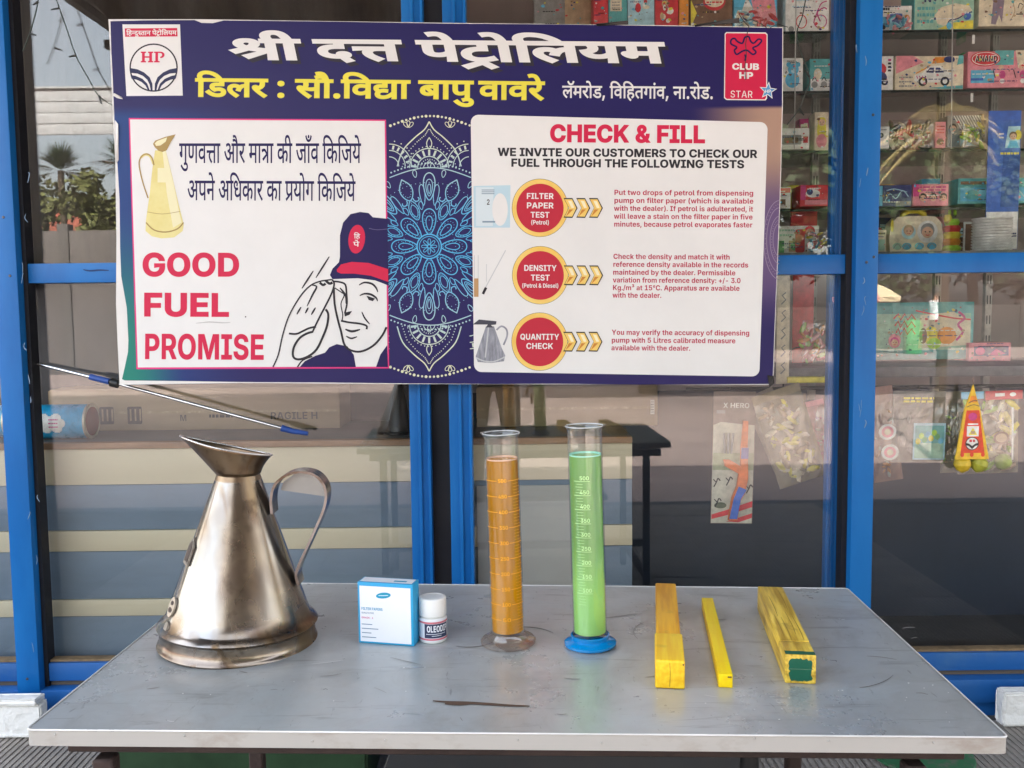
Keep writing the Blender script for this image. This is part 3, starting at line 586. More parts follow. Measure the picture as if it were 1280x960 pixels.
def _winding(x, y, rings):
    w = 0
    for r in rings:
        n = len(r)
        for i in range(n):
            x1, y1 = r[i]
            x2, y2 = r[(i + 1) % n]
            if y1 <= y < y2 or y2 <= y < y1:
                if x < x1 + (x2 - x1) * (y - y1) / (y2 - y1):
                    w += 1 if y2 > y1 else -1
    return w


def fill_rings(rings):
    """triangles of the area inside closed outlines, safe where they cross or touch"""
    vs, es = [], []
    for r in rings:
        k = len(vs)
        vs += [Vector(p) for p in r]
        es += [(k + i, k + (i + 1) % len(r)) for i in range(len(r))]
    res = delaunay_2d_cdt(vs, es, [], 0, 1e-4)
    ov, tris = res[0], res[2]
    keep = []
    for t in tris:
        a, b, c = (ov[i] for i in t)
        if abs((b - a).cross(c - a)) < 1e-7:
            continue
        if _winding((a.x + b.x + c.x) / 3, (a.y + b.y + c.y) / 3, rings) != 0:
            keep.append(tuple(t))
    used = sorted({i for t in keep for i in t})
    m = {i: k for k, i in enumerate(used)}
    return [(ov[i].x, ov[i].y) for i in used], [tuple(m[i] for i in t) for t in keep]


def glyph(table, key, fat):
    """advance, points and triangles of one glyph"""
    k = (id(table), key, fat)
    if k not in _gcache:
        adv, s = table[key]
        cs = [_fat(c, fat) for c in _decode(s)]
        _gcache[k] = (adv,) + (fill_rings(cs) if cs else ([], []))
    return _gcache[k]


class Art:
    """flat print on a surface: shapes are given in sheet units and laid out by the mapping M(u, v, lift)"""

    def __init__(self, M, parent, step=0.0003):
        self.M, self.parent, self.step = M, parent, step
        self.b = {}
        self.micro = 0
        self.run = 0

    def _bucket(self, name, m):
        return self.b.setdefault((name, m.name), ([], [], m))

    def tris(self, name, m, pts, tri, layer):
        vs, fs, _ = self._bucket(name, m)
        self.micro = (self.micro + 1) % 9
        lift = layer * self.step + self.micro * self.step * 0.03
        k = len(vs)
        vs.extend(self.M(x, y, lift) for x, y in pts)
        for t in tri:
            a, b, c = (pts[i] for i in t)
            ar = (b[0] - a[0]) * (c[1] - a[1]) - (c[0] - a[0]) * (b[1] - a[1])
            fs.append((k + t[0], k + t[1], k + t[2]) if ar * self.up > 0 else (k + t[0], k + t[2], k + t[1]))

    def rings(self, name, m, rings, layer=1):
        pts, tri = fill_rings([[tuple(p) for p in r] for r in rings])
        self.tris(name, m, pts, tri, layer)

    def poly(self, name, m, pts, layer=1):
        self.rings(name, m, [pts], layer)

    def rect(self, name, m, x0, y0, x1, y1, layer=1, r=0.0):
        if r <= 0:
            return self.poly(name, m, [(x0, y0), (x1, y0), (x1, y1), (x0, y1)], layer)
        pts = []
        for cx, cy, a0 in ((x1 - r, y0 + r, -90), (x1 - r, y1 - r, 0), (x0 + r, y1 - r, 90), (x0 + r, y0 + r, 180)):
            for k in range(6):
                a = R(a0 + 18 * k)
                pts.append((cx + r * math.cos(a), cy + r * math.sin(a)))
        self.poly(name, m, pts, layer)

    def disc(self, name, m, cx, cy, rx, ry=None, layer=1, n=28, rot=0.0):
        ry = ry or rx
        c, s = math.cos(rot), math.sin(rot)
        self.poly(name, m, [(cx + c * rx * math.cos(2 * math.pi * k / n) - s * ry * math.sin(2 * math.pi * k / n), cy + s * rx * math.cos(2 * math.pi * k / n) + c * ry * math.sin(2 * math.pi * k / n)) for k in range(n)], layer)

    def line(self, name, m, pts, w, layer=1, closed=False, taper=False, smooth=True):
        """stroke of width w along points"""
        pts = [Vector((p[0], p[1])) for p in pts]
        if smooth and len(pts) > 2:
            q = []
            n = len(pts)
            rng = range(n) if closed else range(n - 1)
            for i in rng:
                if closed:
                    p0, p1, p2, p3 = pts[i - 1], pts[i], pts[(i + 1) % n], pts[(i + 2) % n]
                else:
                    p0, p1, p2, p3 = pts[max(0, i - 1)], pts[i], pts[i + 1], pts[min(n - 1, i + 2)]
                for t in (0, 0.25, 0.5, 0.75):
                    q.append(0.5 * ((2 * p1) + (p2 - p0) * t + (2 * p0 - 5 * p1 + 4 * p2 - p3) * t * t + (3 * p1 - p0 - 3 * p2 + p3) * t ** 3))
            if not closed:
                q.append(pts[-1])
            pts = q
        n = len(pts)
        vs, fs, _ = self._bucket(name, m)
        self.micro = (self.micro + 1) % 9
        lift = layer * self.step + self.micro * self.step * 0.03
        k = len(vs)
        for i in range(n):
            a = pts[i - 1] if (i > 0 or closed) else pts[i]
            b = pts[(i + 1) % n] if (i < n - 1 or closed) else pts[i]
            d = b - a
            d = d.normalized() if d.length > 1e-9 else Vector((1, 0))
            nn = Vector((-d.y, d.x)) * (w / 2)
            if taper:
                nn *= 0.35 + 0.65 * math.sin(math.pi * min(1, max(0, (i + 0.5) / n)))
            vs.append(self.M(*(pts[i] + nn), lift))
            vs.append(self.M(*(pts[i] - nn), lift))
        for i in range(n if closed else n - 1):
            a, b = k + 2 * i, k + 2 * ((i + 1) % n)
            fs.append((a, b, b + 1, a + 1))

    def text(self, name, m, table, keys, p0, p1, h, layer=1, fat=0, shear=0.0, cap=None, track=0, squeeze=True):
        """glyph run from p0 to p1 (baseline ends), h = height of capitals / headline"""
        self.run += 1
        cap = cap or (727.0 if table is LATIN else 640.0)
        x = 0.0
        run = []
        for k in keys:
            if table is LATIN and k not in table:
                k = ' '
            adv, gp, gt = glyph(table, k, fat)
            run.append((x, gp, gt))
            x += adv + track
        total = max(1.0, x - track)
        p0, p1 = Vector(p0), Vector(p1)
        ax = p1 - p0
        sx = ax.length / total
        ux = ax.normalized()
        uy = Vector((-ux.y, ux.x)) * self.up
        sy = h / cap
        for gx, gp, gt in run:
            if gt:
                self.tris(name + '#%d' % self.run, m, [tuple(p0 + ux * ((gx + x_) * sx + shear * y_ * sy) + uy * (y_ * sy)) for x_, y_ in gp], gt, layer)

    up = 1.0

    def done(self):
        out = []
        for (name, _), (vs, fs, m) in self.b.items():
            if vs:
                out.append(wrap(name.split('#')[0], vs, fs, m, self.parent))
        self.b = {}
        return out


def front(x0, z0, y, sx=1.0, sz=1.0):
    """sheet mapping onto a face that looks towards -y: u to the right, v up, in metres from (x0, z0)"""
    return lambda u, v, l: Vector((x0 + u * sx, y - l, z0 + v * sz))

def rebase(root, loc):
    """children were built in world space: move the root there and keep them where they stand"""
    loc = Vector(loc)
    T = Matrix.Translation(-loc)

    def go(o):
        for c in o.children:
            if c.type == 'MESH':
                c.data.transform(T)
            go(c)
    go(root)
    root.location = root.location + loc


def struct(o):
    o['kind'] = 'structure'
    return o


# ================================================================== THE SETTING
M_ROAD = mat('sunlit concrete', (0.40, 0.315, 0.285), rough=0.85, var=0.18, scale=0.6, bump=0.25, bscale=40)
M_TILE = mat('ribbed paving tile', (0.30, 0.27, 0.24), rough=0.85, var=0.25, scale=6, bump=0.3, bscale=90)
M_KERBW = mat('lime washed plaster', (0.82, 0.81, 0.78), rough=0.9, scale=9, bump=0.9, bscale=30, col2=(0.50, 0.47, 0.42, 1), thresh=(0.62, 0.76))
M_BLUE = mat('blue painted aluminium', (0.006, 0.125, 0.40), rough=0.38, var=0.10, scale=3.0, bump=0.05, bscale=25, spec=0.35, stretch=(1, 1, .3), col2=(0.010, 0.16, 0.47, 1), thresh=(.42, .60))
M_BLUED = mat('scuffed blue paint', (0.012, 0.11, 0.36), rough=0.5, scale=5.0, col2=(0.05, 0.15, 0.34, 1), thresh=(0.5, 0.75), bump=0.15, bscale=20)
M_GAP = mat('dark seal', (0.006, 0.007, 0.012), rough=0.6)
M_GLASS = glass_mat('window glass', tint=(0.965, 0.975, 0.97), boost=1.35, dirt=0.012)

# ground
s_ = 150.0
struct(wrap('ground', [(-s_, -s_, -0.13), (s_, -s_, -0.13), (s_, s_, -0.13), (-s_, s_, -0.13)], [(0, 1, 2, 3)], M_ROAD))
bm = bmesh.new()
add_box(bm, (-7.0, -2.75, -0.128), (7.0, -0.0125, PV - 0.012), 0.0)
pav = struct(from_bm('pavement', bm, mat('pavement bed', (0.10, 0.095, 0.09), rough=0.9)))
# ribbed tiles, one mesh shared by all: shallow ribs are real geometry
bm = bmesh.new()
TS = 0.30
add_box(bm, (-TS / 2 + .002, -TS / 2 + .002, -0.010), (TS / 2 - .002, TS / 2 - .002, 0.0), 0.0015, 1)
for k in range(17):
    x = -TS / 2 + TS * (k + 0.5) / 17
    add_box(bm, (x - 0.0055, -TS / 2 + .008, -0.001), (x + 0.0055, TS / 2 - .008, 0.003), 0.0)
tile_me = None
for i in range(-6, 6):
    for j in range(9):
        if tile_me is None:
            t0 = from_bm('paving_tile', bm, M_TILE, pav)
            tile_me = t0.data
            o = t0
        else:
            o = bpy.data.objects.new('paving_tile', tile_me)
            COL.objects.link(o)
            o.parent = pav
        o.location = ((i + 0.5) * TS, -0.06 - (j + 0.5) * TS, PV + random.uniform(-0.004, 0.0))
        o.rotation_euler = (random.uniform(-.006, .006), random.uniform(-.006, .006), (0 if j % 2 else 0) + random.uniform(-.006, .006))
bm = bmesh.new()
add_box(bm, (-7.0, -2.88, -0.129), (7.0, -2.753, PV - 0.004), 0.008)
struct(from_bm('kerb', bm, mat('grey kerb stone', (0.12, 0.12, 0.125), rough=0.85, var=0.2, scale=5, bump=0.3)))

# ------------------------------------------------------------------ shop front
GY = 0.045                 # glass plane
def px_x(px, py=390, y=0.0):
    return P(px, py, y).x
def px_z(py, px=640, y=0.0):
    return P(px, py, y).z

XL0, XL1 = px_x(3.0, 400), px_x(31.5, 400)
XR0, XR1 = px_x(1063.5, 400), px_x(1091, 400)
XC = [px_x(509, 390), px_x(535.5, 390), px_x(559, 390), px_x(588, 390)]
RZ0, RZ1 = (P(600, 347.5, 0).z, P(600, 323, 0).z)       # middle rail
BZ0, BZ1 = P(640, 845, 0).z, P(640, 823, 0).z           # bottom rail
TOPZ = 2.72
sf = thing('shop_front', 'blue painted aluminium shop front with tall glass panes, rails and posts behind the banner board', 'shop front')
wall_z = BZ0 - 0.015
box('post', (XL0, -0.03, 0.0), (XL1, 0.045, TOPZ), M_BLUE, sf, 0.003)
box('post', (XR0, -0.03, wall_z - .004), (XR1, 0.045, TOPZ), M_BLUE, sf, 0.003)
box('post_seal', (XR0 - 0.016, 0.0, wall_z), (XR0 - 0.0005, 0.042, TOPZ), M_GAP, sf, 0)
box('post_seal', (XL1 + 0.0005, 0.0, wall_z), (XL1 + 0.012, 0.042, TOPZ), M_GAP, sf, 0)


def stile(x0, x1):
    bm = bmesh.new()
    w = x1 - x0
    add_box(bm, (x0, 0.0, wall_z), (x1, 0.06, TOPZ), 0.002)
    add_box(bm, (x0 + w * .42, -0.008, wall_z + .001), (x0 + w * .56, 0.004, TOPZ - .001), 0.0015)
    add_box(bm, (x1 - w * .12, -0.012, wall_z + .001), (x1 - .0004, 0.004, TOPZ - .001), 0.0015)
    return from_bm('stile', bm, M_BLUE, sf, smooth=True, angle=R(40))


stile(XC[0], XC[1])
stile(XC[2], XC[3])
box('stile_gap', (XC[1] + .0005, 0.03, wall_z), (XC[2] - .0005, 0.062, TOPZ), M_GAP, sf, 0)
# sliding sash stile standing behind the right pane (ribbed)
xs0, xs1 = px_x(1036, 390, .06), px_x(1060, 390, .06)
bm = bmesh.new()
add_box(bm, (xs0, 0.056, wall_z), (xs1, 0.085, TOPZ), 0.001)
for k in range(5):
    xx = xs0 + (xs1 - xs0) * (k + .5) / 5
    add_box(bm, (xx - .0022, 0.051, wall_z + .001), (xx + .0022, 0.058, TOPZ - .001), 0.0008)
from_bm('sash_stile', bm, M_BLUE, sf, smooth=True, angle=R(40))
XE0, XE1 = -3.4, 3.4
spans = [(XE0, XL0), (XL1, XC[0]), (XC[3], XR0), (XR1, XE1)]
for a, b in spans:
    a2, b2 = a + 0.0006, b - 0.0006
    if a == XL1: a2 += 0.012
    if b == XR0: b2 -= 0.016
    box('middle_rail', (a2, 0.004, RZ0), (b2, 0.062, RZ1), M_BLUE, sf, 0.002)
    box('bottom_rail', (a2, 0.002, BZ0), (b2, 0.062, BZ1), M_BLUED, sf, 0.002)
    box('glazing_bead', (a2, 0.012, BZ1 + .0006), (b2, 0.044, BZ1 + .007), mat('old brown putty', (0.22, 0.15, 0.08), rough=0.8, var=0.4, scale=20), sf, 0.001)
    box('glass_pane', (a2, GY, BZ1 + .002), (b2, GY + 0.005, RZ0 - .0006), M_GLASS, sf, 0)
    box('glass_pane', (a2, GY, RZ1 + .0006), (b2, GY + 0.005, TOPZ), M_GLASS, sf, 0)
box('sill', (XE0, -0.028, BZ0 - .085), (XE1, 0.06, BZ0 - .016), M_BLUED, sf, 0.003)
box('sill_gap', (XE0, 0.012, BZ0 - .0155), (XE1, 0.06, BZ0 - .0006), mat('sill dust', (0.12, 0.10, 0.08), rough=0.9), sf, 0)
box('kick_panel', (XE0, -0.012, 0.0), (XE1, 0.05, BZ0 - .0856), M_BLUED, sf, 0.002)
box('top_beam', (XE0, -0.04, TOPZ + .0006), (XE1, 0.08, TOPZ + .25), M_BLUE, sf, 0.003)

M_SCREW = mat('screw steel', (0.10, 0.10, 0.12), rough=.4, metal=.8)
for x, z in [(XL0 + .03, BZ0 + .02), (XL1 - .02, RZ0 + .02), (XR0 + .03, RZ0 + .03), (XR0 + .03, BZ0 + .03), (XR1 - .012, RZ1 - .01), ((XC[0] + XC[1]) / 2 - .02, BZ0 + .015), (XL0 + .035, 1.5), (XR0 + .04, 1.75)]:
    bm = bmesh.new()
    bmesh.ops.create_cone(bm, segments=12, radius1=.0042, radius2=.003, depth=.0022, cap_ends=True, matrix=Matrix.Translation((x, -.031 if not XC[0] < x < XC[1] else -.009, z)) @ Matrix.Rotation(R(90), 4, 'X'))
    from_bm('screw', bm, M_SCREW, sf, smooth=True, angle=R(30))

M_SCUFF = mat('pale scuff', (0.20, 0.30, 0.42), rough=.7)
SF = Art(lambda u, v, l: P(u, v, .0035 - l), sf, .0003)
SF.line('scuff', mat('dark scuff', (0.004, 0.03, 0.12), rough=.7), [(104, 337), (112, 338.5), (124, 337.6), (136, 338)], 2.2, 1, taper=True)
SF.done()
SF = Art(lambda u, v, l: P(u, v, -.0305 - l), sf, .0003)
for k_ in range(22):
    x, y = (random.uniform(14, 40), random.uniform(60, 840)) if k_ % 2 else (random.uniform(1066, 1084), random.uniform(40, 720))
    x = x + (y - 400) * (.045 if k_ % 2 else -.012) * (1 if k_ % 2 else 1)
    if k_ % 2: x = 8 + (y - 0) * .034 + random.uniform(2, 20)
    SF.line('scuff#%d' % k_, M_SCUFF, [(x, y), (x + random.uniform(-2, 2), y + random.uniform(2, 7)), (x + random.uniform(-3, 3), y + random.uniform(8, 14))], random.uniform(.5, 1.2), 1, taper=True)
SF.done()

# room behind the glass
struct(box('floor', (XE0, 0.062, -0.02), (XE1, 2.4, 0.01), mat('shop floor', (0.05, 0.05, 0.055), rough=0.6), None, 0))
M_BACK = mat('taupe shop wall', (0.46, 0.37, 0.35), rough=0.8, var=0.08, scale=3)
struct(box('wall_back', (XE0, 0.95, 0.011), (XE1, 1.05, TOPZ), M_BACK, None, 0))
struct(box('wall_back_darkened', (XE0, 0.93, 0.012), (XE1, 0.948, P(1150, 485, .93).z), mat('darkened lower wall', (0.03, 0.045, 0.08), rough=.6), None, 0))  # lower back wall coloured dark so the mirrored ground keeps its contrast
struct(box('wall_left', (XE0 - .1, 0.0, 0.0), (XE0 - .001, 1.05, TOPZ + .2), mat('plastered pier', (0.35, 0.33, 0.3), rough=0.9), None, 0))
struct(box('wall_right', (XE1 + .001, 0.0, 0.0), (XE1 + .1, 1.05, TOPZ + .2), mat('plastered pier', (0.35, 0.33, 0.3)), None, 0))
struct(box('ceiling', (XE0, 0.082, TOPZ + .02), (XE1, 1.05, TOPZ + .1), mat('shop ceiling', (0.4, 0.38, 0.35), rough=0.9), None, 0))
# plastered building above the shop and its awning (both throw the shade this place lies in)
struct(box('unseen_building_wall', (-2.9, 0.0, TOPZ + .2606), (XE1 + 3, 4.0, 4.5), mat('plastered pier', (0.35, 0.33, 0.3)), None, 0))
struct(box('unseen_building_wall', (-14, 0.0, TOPZ + .2606), (-2.901, 4.0, 12.0), mat('plastered pier', (0.35, 0.33, 0.3)), None, 0))  # taller block out of view, added to shade the forecourt ground at left
bm = bmesh.new()
AY = -2.2
AX0, AX1, AZ = P(135, 45, 2 * GY - AY).x, 5.0, P(300, 26, 2 * GY - AY).z - .03
n = 98
vs, fs = [], []
for i in range(n + 1):
    x = AX0 + (AX1 - AX0) * i / n
    dz = 0.018 * math.cos(i * math.pi)
    for y, z in ((AY, AZ), (0.0, TOPZ + 0.30)):
        vs += [(x, y, z + dz), (x, y, z + dz - 0.004)]
for i in range(n):
    a, b = 4 * i, 4 * (i + 1)
    fs += [(a, b, b + 2, a + 2), (a + 1, a + 3, b + 3, b + 1), (a, a + 1, b + 1, b), (a + 2, b + 2, b + 3, a + 3)]
bm.free()
aw = thing('awning', 'corrugated brown sheet awning sloping out over the shop front', 'awning')
wrap('corrugated_sheet', vs, fs, mat('weathered roof sheet', (0.07, 0.055, 0.045), rough=0.7, var=0.3, scale=2), aw)
for x in (AX0 + .1, 1.2, AX1 - .1):
    box('rafter', (x - .02, AY + .05, AZ - .07), (x + .02, -0.02, AZ - .03), mat('dark steel', (0.03, 0.028, 0.027), rough=0.55, metal=0.3), aw, 0.002)
box('edge_beam', (AX0, AY + .02, AZ - .115), (AX1, AY + .06, AZ - .072), mat('dark steel', (0.03, 0.028, 0.027)), aw, 0.002)

# white plaster blocks at the foot of the shop front
def plaster_block(name, label, x0, x1, ya, yb, z1, cap):
    t = thing(name, label, 'kerb block')
    bm = bmesh.new()
    add_box(bm, (x0, ya, PV + .004), (x1, yb, z1), 0.008, 3)
    bmesh.ops.subdivide_edges(bm, edges=bm.edges[:], cuts=2, use_grid_fill=True)
    for v in bm.verts:
        v.co += Vector((random.uniform(-1, 1), random.uniform(-1, 1), random.uniform(-1, 1) if v.co.z > .02 else 0)) * 0.0022
    from_bm('plaster_body', bm, M_KERBW, t)
    if cap:
        bm = bmesh.new()
        add_box(bm, (x0, ya - .010, z1 + .0006), (x1 - .008, yb, z1 + .017), 0.004, 2)
        bmesh.ops.subdivide_edges(bm, edges=bm.edges[:], cuts=1, use_grid_fill=True)
        for v in bm.verts:
            v.co += Vector((random.uniform(-1, 1), random.uniform(-1, 1), random.uniform(-1, 1) * .8)) * 0.003
        from_bm('cap_stone', bm, M_KERBW, t)
    return t


zt = P(20, 881, -0.12).z
plaster_block('plaster_block', 'white lime washed block with a chipped cap at the foot of the left blue post', -2.2, P(51, 890, -0.12).x, -0.12, -0.082, zt, True)
zt = P(1262, 867, -0.12).z
plaster_block('plaster_block', 'white lime washed block beside the right front corner of the steel table', P(1255, 880, -0.12).x, 2.2, -0.12, -0.075, zt, False)

# ------------------------------------------------------------------ display counter behind the left panes
M_CREAM = mat('cream laminate', (0.62, 0.54, 0.38), rough=0.5, var=0.06, scale=2, stretch=(1, 1, 5))
M_SLATE = mat('blue grey laminate', (0.15, 0.205, 0.27), rough=0.45, var=0.10, scale=3, stretch=(1, 1, 4))
ct = thing('display_counter', 'low display counter of slate blue and cream boards behind the left glass', 'counter')
cx0, cx1 = XE0, P(790, 600, .09).x
CYF = 0.09
zs = [P(300, q, CYF).z for q in (559, 604, 661, 687, 747, 768, 830)]
cols = [M_CREAM, M_SLATE, M_CREAM, M_SLATE, M_CREAM, M_SLATE]
for k, m in enumerate(cols):
    off = 0.004 if m is M_CREAM else 0.0
    box('front_board', (cx0, CYF - off, zs[k + 1] + .0008), (cx1, CYF + .018, zs[k] - .0008), m, ct, 0.0015)
box('edge_strip', (cx0, CYF - .012, zs[0] + .0005), (cx1, CYF + .02, P(300, 551, CYF).z), mat('brown wood edge', (0.30, 0.17, 0.09), rough=0.6, var=0.25, scale=6, stretch=(1, 5, 5)), ct, 0.002)
CTZ = P(300, 551, CYF).z
box('side_panel', (P(596, 600, CYF).x, CYF - .010, 0.3), (P(742, 600, CYF).x, CYF - .0045, P(660, 606, CYF).z), mat('pale grey panel', (0.42, 0.41, 0.38), rough=0.5, var=0.07, scale=2), ct, 0.001)
box('counter_top', (cx0, CYF + .0205, CTZ - .02), (cx1, 0.62, CTZ - .001), mat('dark grey counter top', (0.10, 0.095, 0.09), rough=0.4, var=0.2, scale=3), ct, 0.001)
box('kick_board', (cx0, CYF + .03, 0.012), (cx1, CYF + .05, zs[6] - .001), M_SLATE, ct, 0)

# cloth behind the upper left pane and dark sheet below the rail
def cloth(name, label, x0, x1, z0, z1, y, amp, waves, m, seedv=1):
    rnd = random.Random(seedv)
    nx, nz = 110, 16
    ph = [rnd.uniform(0, 6.28) for _ in range(6)]
    vs, fs = [], []
    for j in range(nz + 1):
        for i in range(nx + 1):
            u, v = i / nx, j / nz
            d = sum(math.sin(u * waves * (k + 1) * 2.1 + ph[k] + 0.8 * math.sin(v * 3 + ph[k])) / (k + 1) for k in range(4))
            vs.append((x0 + (x1 - x0) * u, y + amp * d, z0 + (z1 - z0) * v))
    for j in range(nz):
        for i in range(nx):
            a = j * (nx + 1) + i
            fs.append((a, a + 1, a + nx + 2, a + nx + 1))
    o = wrap(name, vs, fs, m, None, smooth=True)
    md = o.modifiers.new('thickness', 'SOLIDIFY')
    md.thickness = 0.002
    return tag(o, label, 'curtain')


cloth('curtain', 'dark brown folded curtain hanging behind the upper left pane', XE0 + .3, XC[1], RZ1 - .02, TOPZ, 0.30, 0.018, 22, mat('brown sacking', (0.045, 0.035, 0.028), rough=0.9, var=0.5, scale=4, stretch=(3, 3, .6)), 3)
cloth('plastic_sheet', 'dark grey plastic sheet hanging behind the carton in the left window', XE0 + .3, XC[1], CTZ - .01, RZ0 + .03, 0.57, 0.012, 7, mat('grey plastic sheet', (0.045, 0.045, 0.055), rough=0.45, var=0.2, scale=3), 5)

# ================================================================== THE BANNER BOARD
YB = -0.055
BM = lambda u, v, l: P(u, v, YB - l)


def pm(name, col, **k):
    """printed vinyl: one bump shared by all inks so the creases run through the print"""
    d = dict(rough=0.40, var=0.035, scale=4, bump=0.30, bscale=3.6, spec=0.22)
    d.update(k)
    return mat('ink ' + name, col, **d)


INK_W = pm('white', (0.78, 0.78, 0.76))
INK_R = pm('red', (0.62, 0.022, 0.075))
INK_N = pm('navy', (0.018, 0.013, 0.085))
INK_K = pm('black', (0.03, 0.028, 0.035))
INK_Y = pm('yellow', (0.80, 0.72, 0.08))
INK_RT = pm('text red', (0.48, 0.035, 0.08))
INK_DISC = pm('disc red', (0.52, 0.03, 0.055))
INK_GOLD = pm('gold', (0.85, 0.52, 0.10), col2=(0.88, 0.68, 0.22, 1), scale=12)
INK_PINK = pm('pink edge', (0.72, 0.05, 0.22))

board = thing('banner_board', 'large navy and white printed banner board hanging on the blue shop front', 'banner')
outline = [(135.5, 24), (245, 24), (282, 24.5), (560, 28.6), (830, 31.6), (979, 34), (978.6, 130), (975.4, 250), (969.3, 400), (966.8, 470), (963.3, 481), (700, 480.3), (500, 480), (300, 478.6), (149.5, 481), (147, 430), (145, 380), (145.5, 300), (144, 200), (140, 120), (137.5, 60)]
pts = [(P(a, b, YB).x, P(a, b, YB).z) for a, b in outline]
prism('backing', pts, YB, YB + 0.028, mat('white banner back', (0.74, 0.73, 0.70), rough=0.6, var=0.05), board)
bt = [P(150, 478, YB + .04), P(960, 478, YB + .04), P(140, 32, YB + .04), P(972, 36, YB + .04)]
box('frame_bar', (bt[0].x, YB + .0285, bt[0].z), (bt[1].x, YB + .046, bt[0].z + .03), mat('dark steel', (0.03,) * 3), board, .002)
box('frame_bar', (bt[2].x, YB + .0285, bt[3].z - .03), (bt[3].x, YB + .046, bt[3].z), mat('dark steel', (0.03,) * 3), board, .002)
A = Art(BM, board, 0.00035)
A.up = -1.0
# base print with its printed colour fade: navy, blue towards the left, teal lower left, beige upper right
mb = bpy.data.materials.new('ink banner base')
mb.use_nodes = True
t, b = nodes_of(mb)
tc = t.nodes.new('ShaderNodeTexCoord')
sp = t.nodes.new('ShaderNodeSeparateXYZ')
t.links.new(tc.outputs['Object'], sp.inputs[0])
broot = P(560, 482, YB)


def mr_(src, a, b_, nm='x'):
    n = t.nodes.new('ShaderNodeMapRange')
    n.interpolation_type = 'SMOOTHSTEP'
    n.inputs['From Min'].default_value = a
    n.inputs['From Max'].default_value = b_
    t.links.new(src, n.inputs['Value'])
    return n.outputs[0]


def mth(op, a, b_):
    n = t.nodes.new('ShaderNodeMath')
    n.operation = op
    for i, q in enumerate((a, b_)):
        if isinstance(q, (int, float)):
            n.inputs[i].default_value = q
        else:
            t.links.new(q, n.inputs[i])
    return n.outputs[0]


def mixc(f, a, b_):
    n = t.nodes.new('ShaderNodeMix')
    n.data_type = 'RGBA'
    for i, q in ((6, a), (7, b_)):
        if isinstance(q, tuple):
            n.inputs[i].default_value = q
        else:
            t.links.new(q, n.inputs[i])
    t.links.new(f, n.inputs[0])
    return n.outputs[2]


lx = lambda px, py=250: P(px, py, YB).x - broot.x
lz = lambda py, px=560: P(px, py, YB).z - broot.z
X_, Z_ = sp.outputs['X'], sp.outputs['Z']
left = mr_(X_, lx(330), lx(150))
below_head = mr_(Z_, lz(125), lz(145))
c = mixc(mth('MULTIPLY', left, below_head), (0.020, 0.015, 0.100, 1), (0.014, 0.05, 0.20, 1))
teal = mth('MULTIPLY', mr_(X_, lx(225), lx(150)), mr_(Z_, lz(250), lz(440)))
c = mixc(teal, c, (0.015, 0.21, 0.16, 1))
beige = mth('MULTIPLY', mr_(X_, lx(860), lx(965)), mth('MULTIPLY', mr_(Z_, lz(136), lz(142)), mr_(Z_, lz(330), lz(180))))
c = mixc(beige, c, (0.42, 0.27, 0.20, 1))
mid = mth('MULTIPLY', mr_(X_, lx(700), lx(965)), mth('MULTIPLY', mr_(Z_, lz(200), lz(280)), mr_(Z_, lz(420), lz(330))))
c = mixc(mid, c, (0.14, 0.09, 0.20, 1))
t.links.new(c, b.inputs['Base Color'])
b.inputs['Roughness'].default_value = 0.38
b.inputs['Specular IOR Level'].default_value = 0.22
nb = t.nodes.new('ShaderNodeTexNoise')
nb.inputs['Scale'].default_value = 3.6
nb.inputs['Detail'].default_value = 4.0
t.links.new(tc.outputs['Object'], nb.inputs['Vector'])
bp = t.nodes.new('ShaderNodeBump')
bp.inputs['Strength'].default_value = 0.30
bp.inputs['Distance'].default_value = 0.01
t.links.new(nb.outputs[0], bp.inputs['Height'])
t.links.new(bp.outputs[0], b.inputs['Normal'])
A.poly('base_print', mb, [(138, 26.5), (180, 25.5), (243, 25), (252, 28.6), (266, 29), (280, 25.5), (420, 27), (560, 29.5), (700, 30.5), (830, 32.5), (930, 34), (978, 35), (977.5, 130), (974.5, 250), (968.5, 400), (966, 470), (962.5, 480), (900, 480.3), (800, 480.8), (700, 479.7), (620, 480), (500, 479.2), (400, 478), (300, 477.5), (230, 476.3), (156, 475.5), (152.5, 474), (156, 459), (160, 440), (160.5, 425), (158.5, 385), (151.5, 345), (150.2, 310), (149.5, 250), (146.5, 200), (143, 150), (141, 100), (139, 60)], 1)

# --- mandala strip (drawn first, the two white panels lie over its sides)
mm = bpy.data.materials.new('ink mandala')
mm.use_nodes = True
t, b = nodes_of(mm)
tc = t.nodes.new('ShaderNodeTexCoord')
sp = t.nodes.new('ShaderNodeSeparateXYZ')
t.links.new(tc.outputs['Object'], sp.inputs[0])
far = mr_(mth('ABSOLUTE', mth('SUBTRACT', sp.outputs['Z'], lz(308)), 0.0), 0.05, 0.36)
c = mixc(far, (0.10, 0.45, 0.75, 1), (0.72, 0.72, 0.50, 1))
t.links.new(c, b.inputs['Base Color'])
b.inputs['Roughness'].default_value = 0.4
b.inputs['Specular IOR Level'].default_value = 0.2
MX, MY = 536.5, 308.0
W = 1.3


def pol(r, a, cx=MX, cy=MY, sq=1.0):
    return (cx + r * math.sin(a), cy - r * math.cos(a) * sq)


def ring(r, w=W, cx=MX, cy=MY, n=48, half=None):
    if half:
        pts = [pol(r, R(a), cx, cy) for a in half]
        A.line('mandala', mm, pts, w, 2, smooth=True)
    else:
        A.line('mandala', mm, [pol(r, 2 * math.pi * k / n, cx, cy) for k in range(n)], w, 2, closed=True, smooth=False)


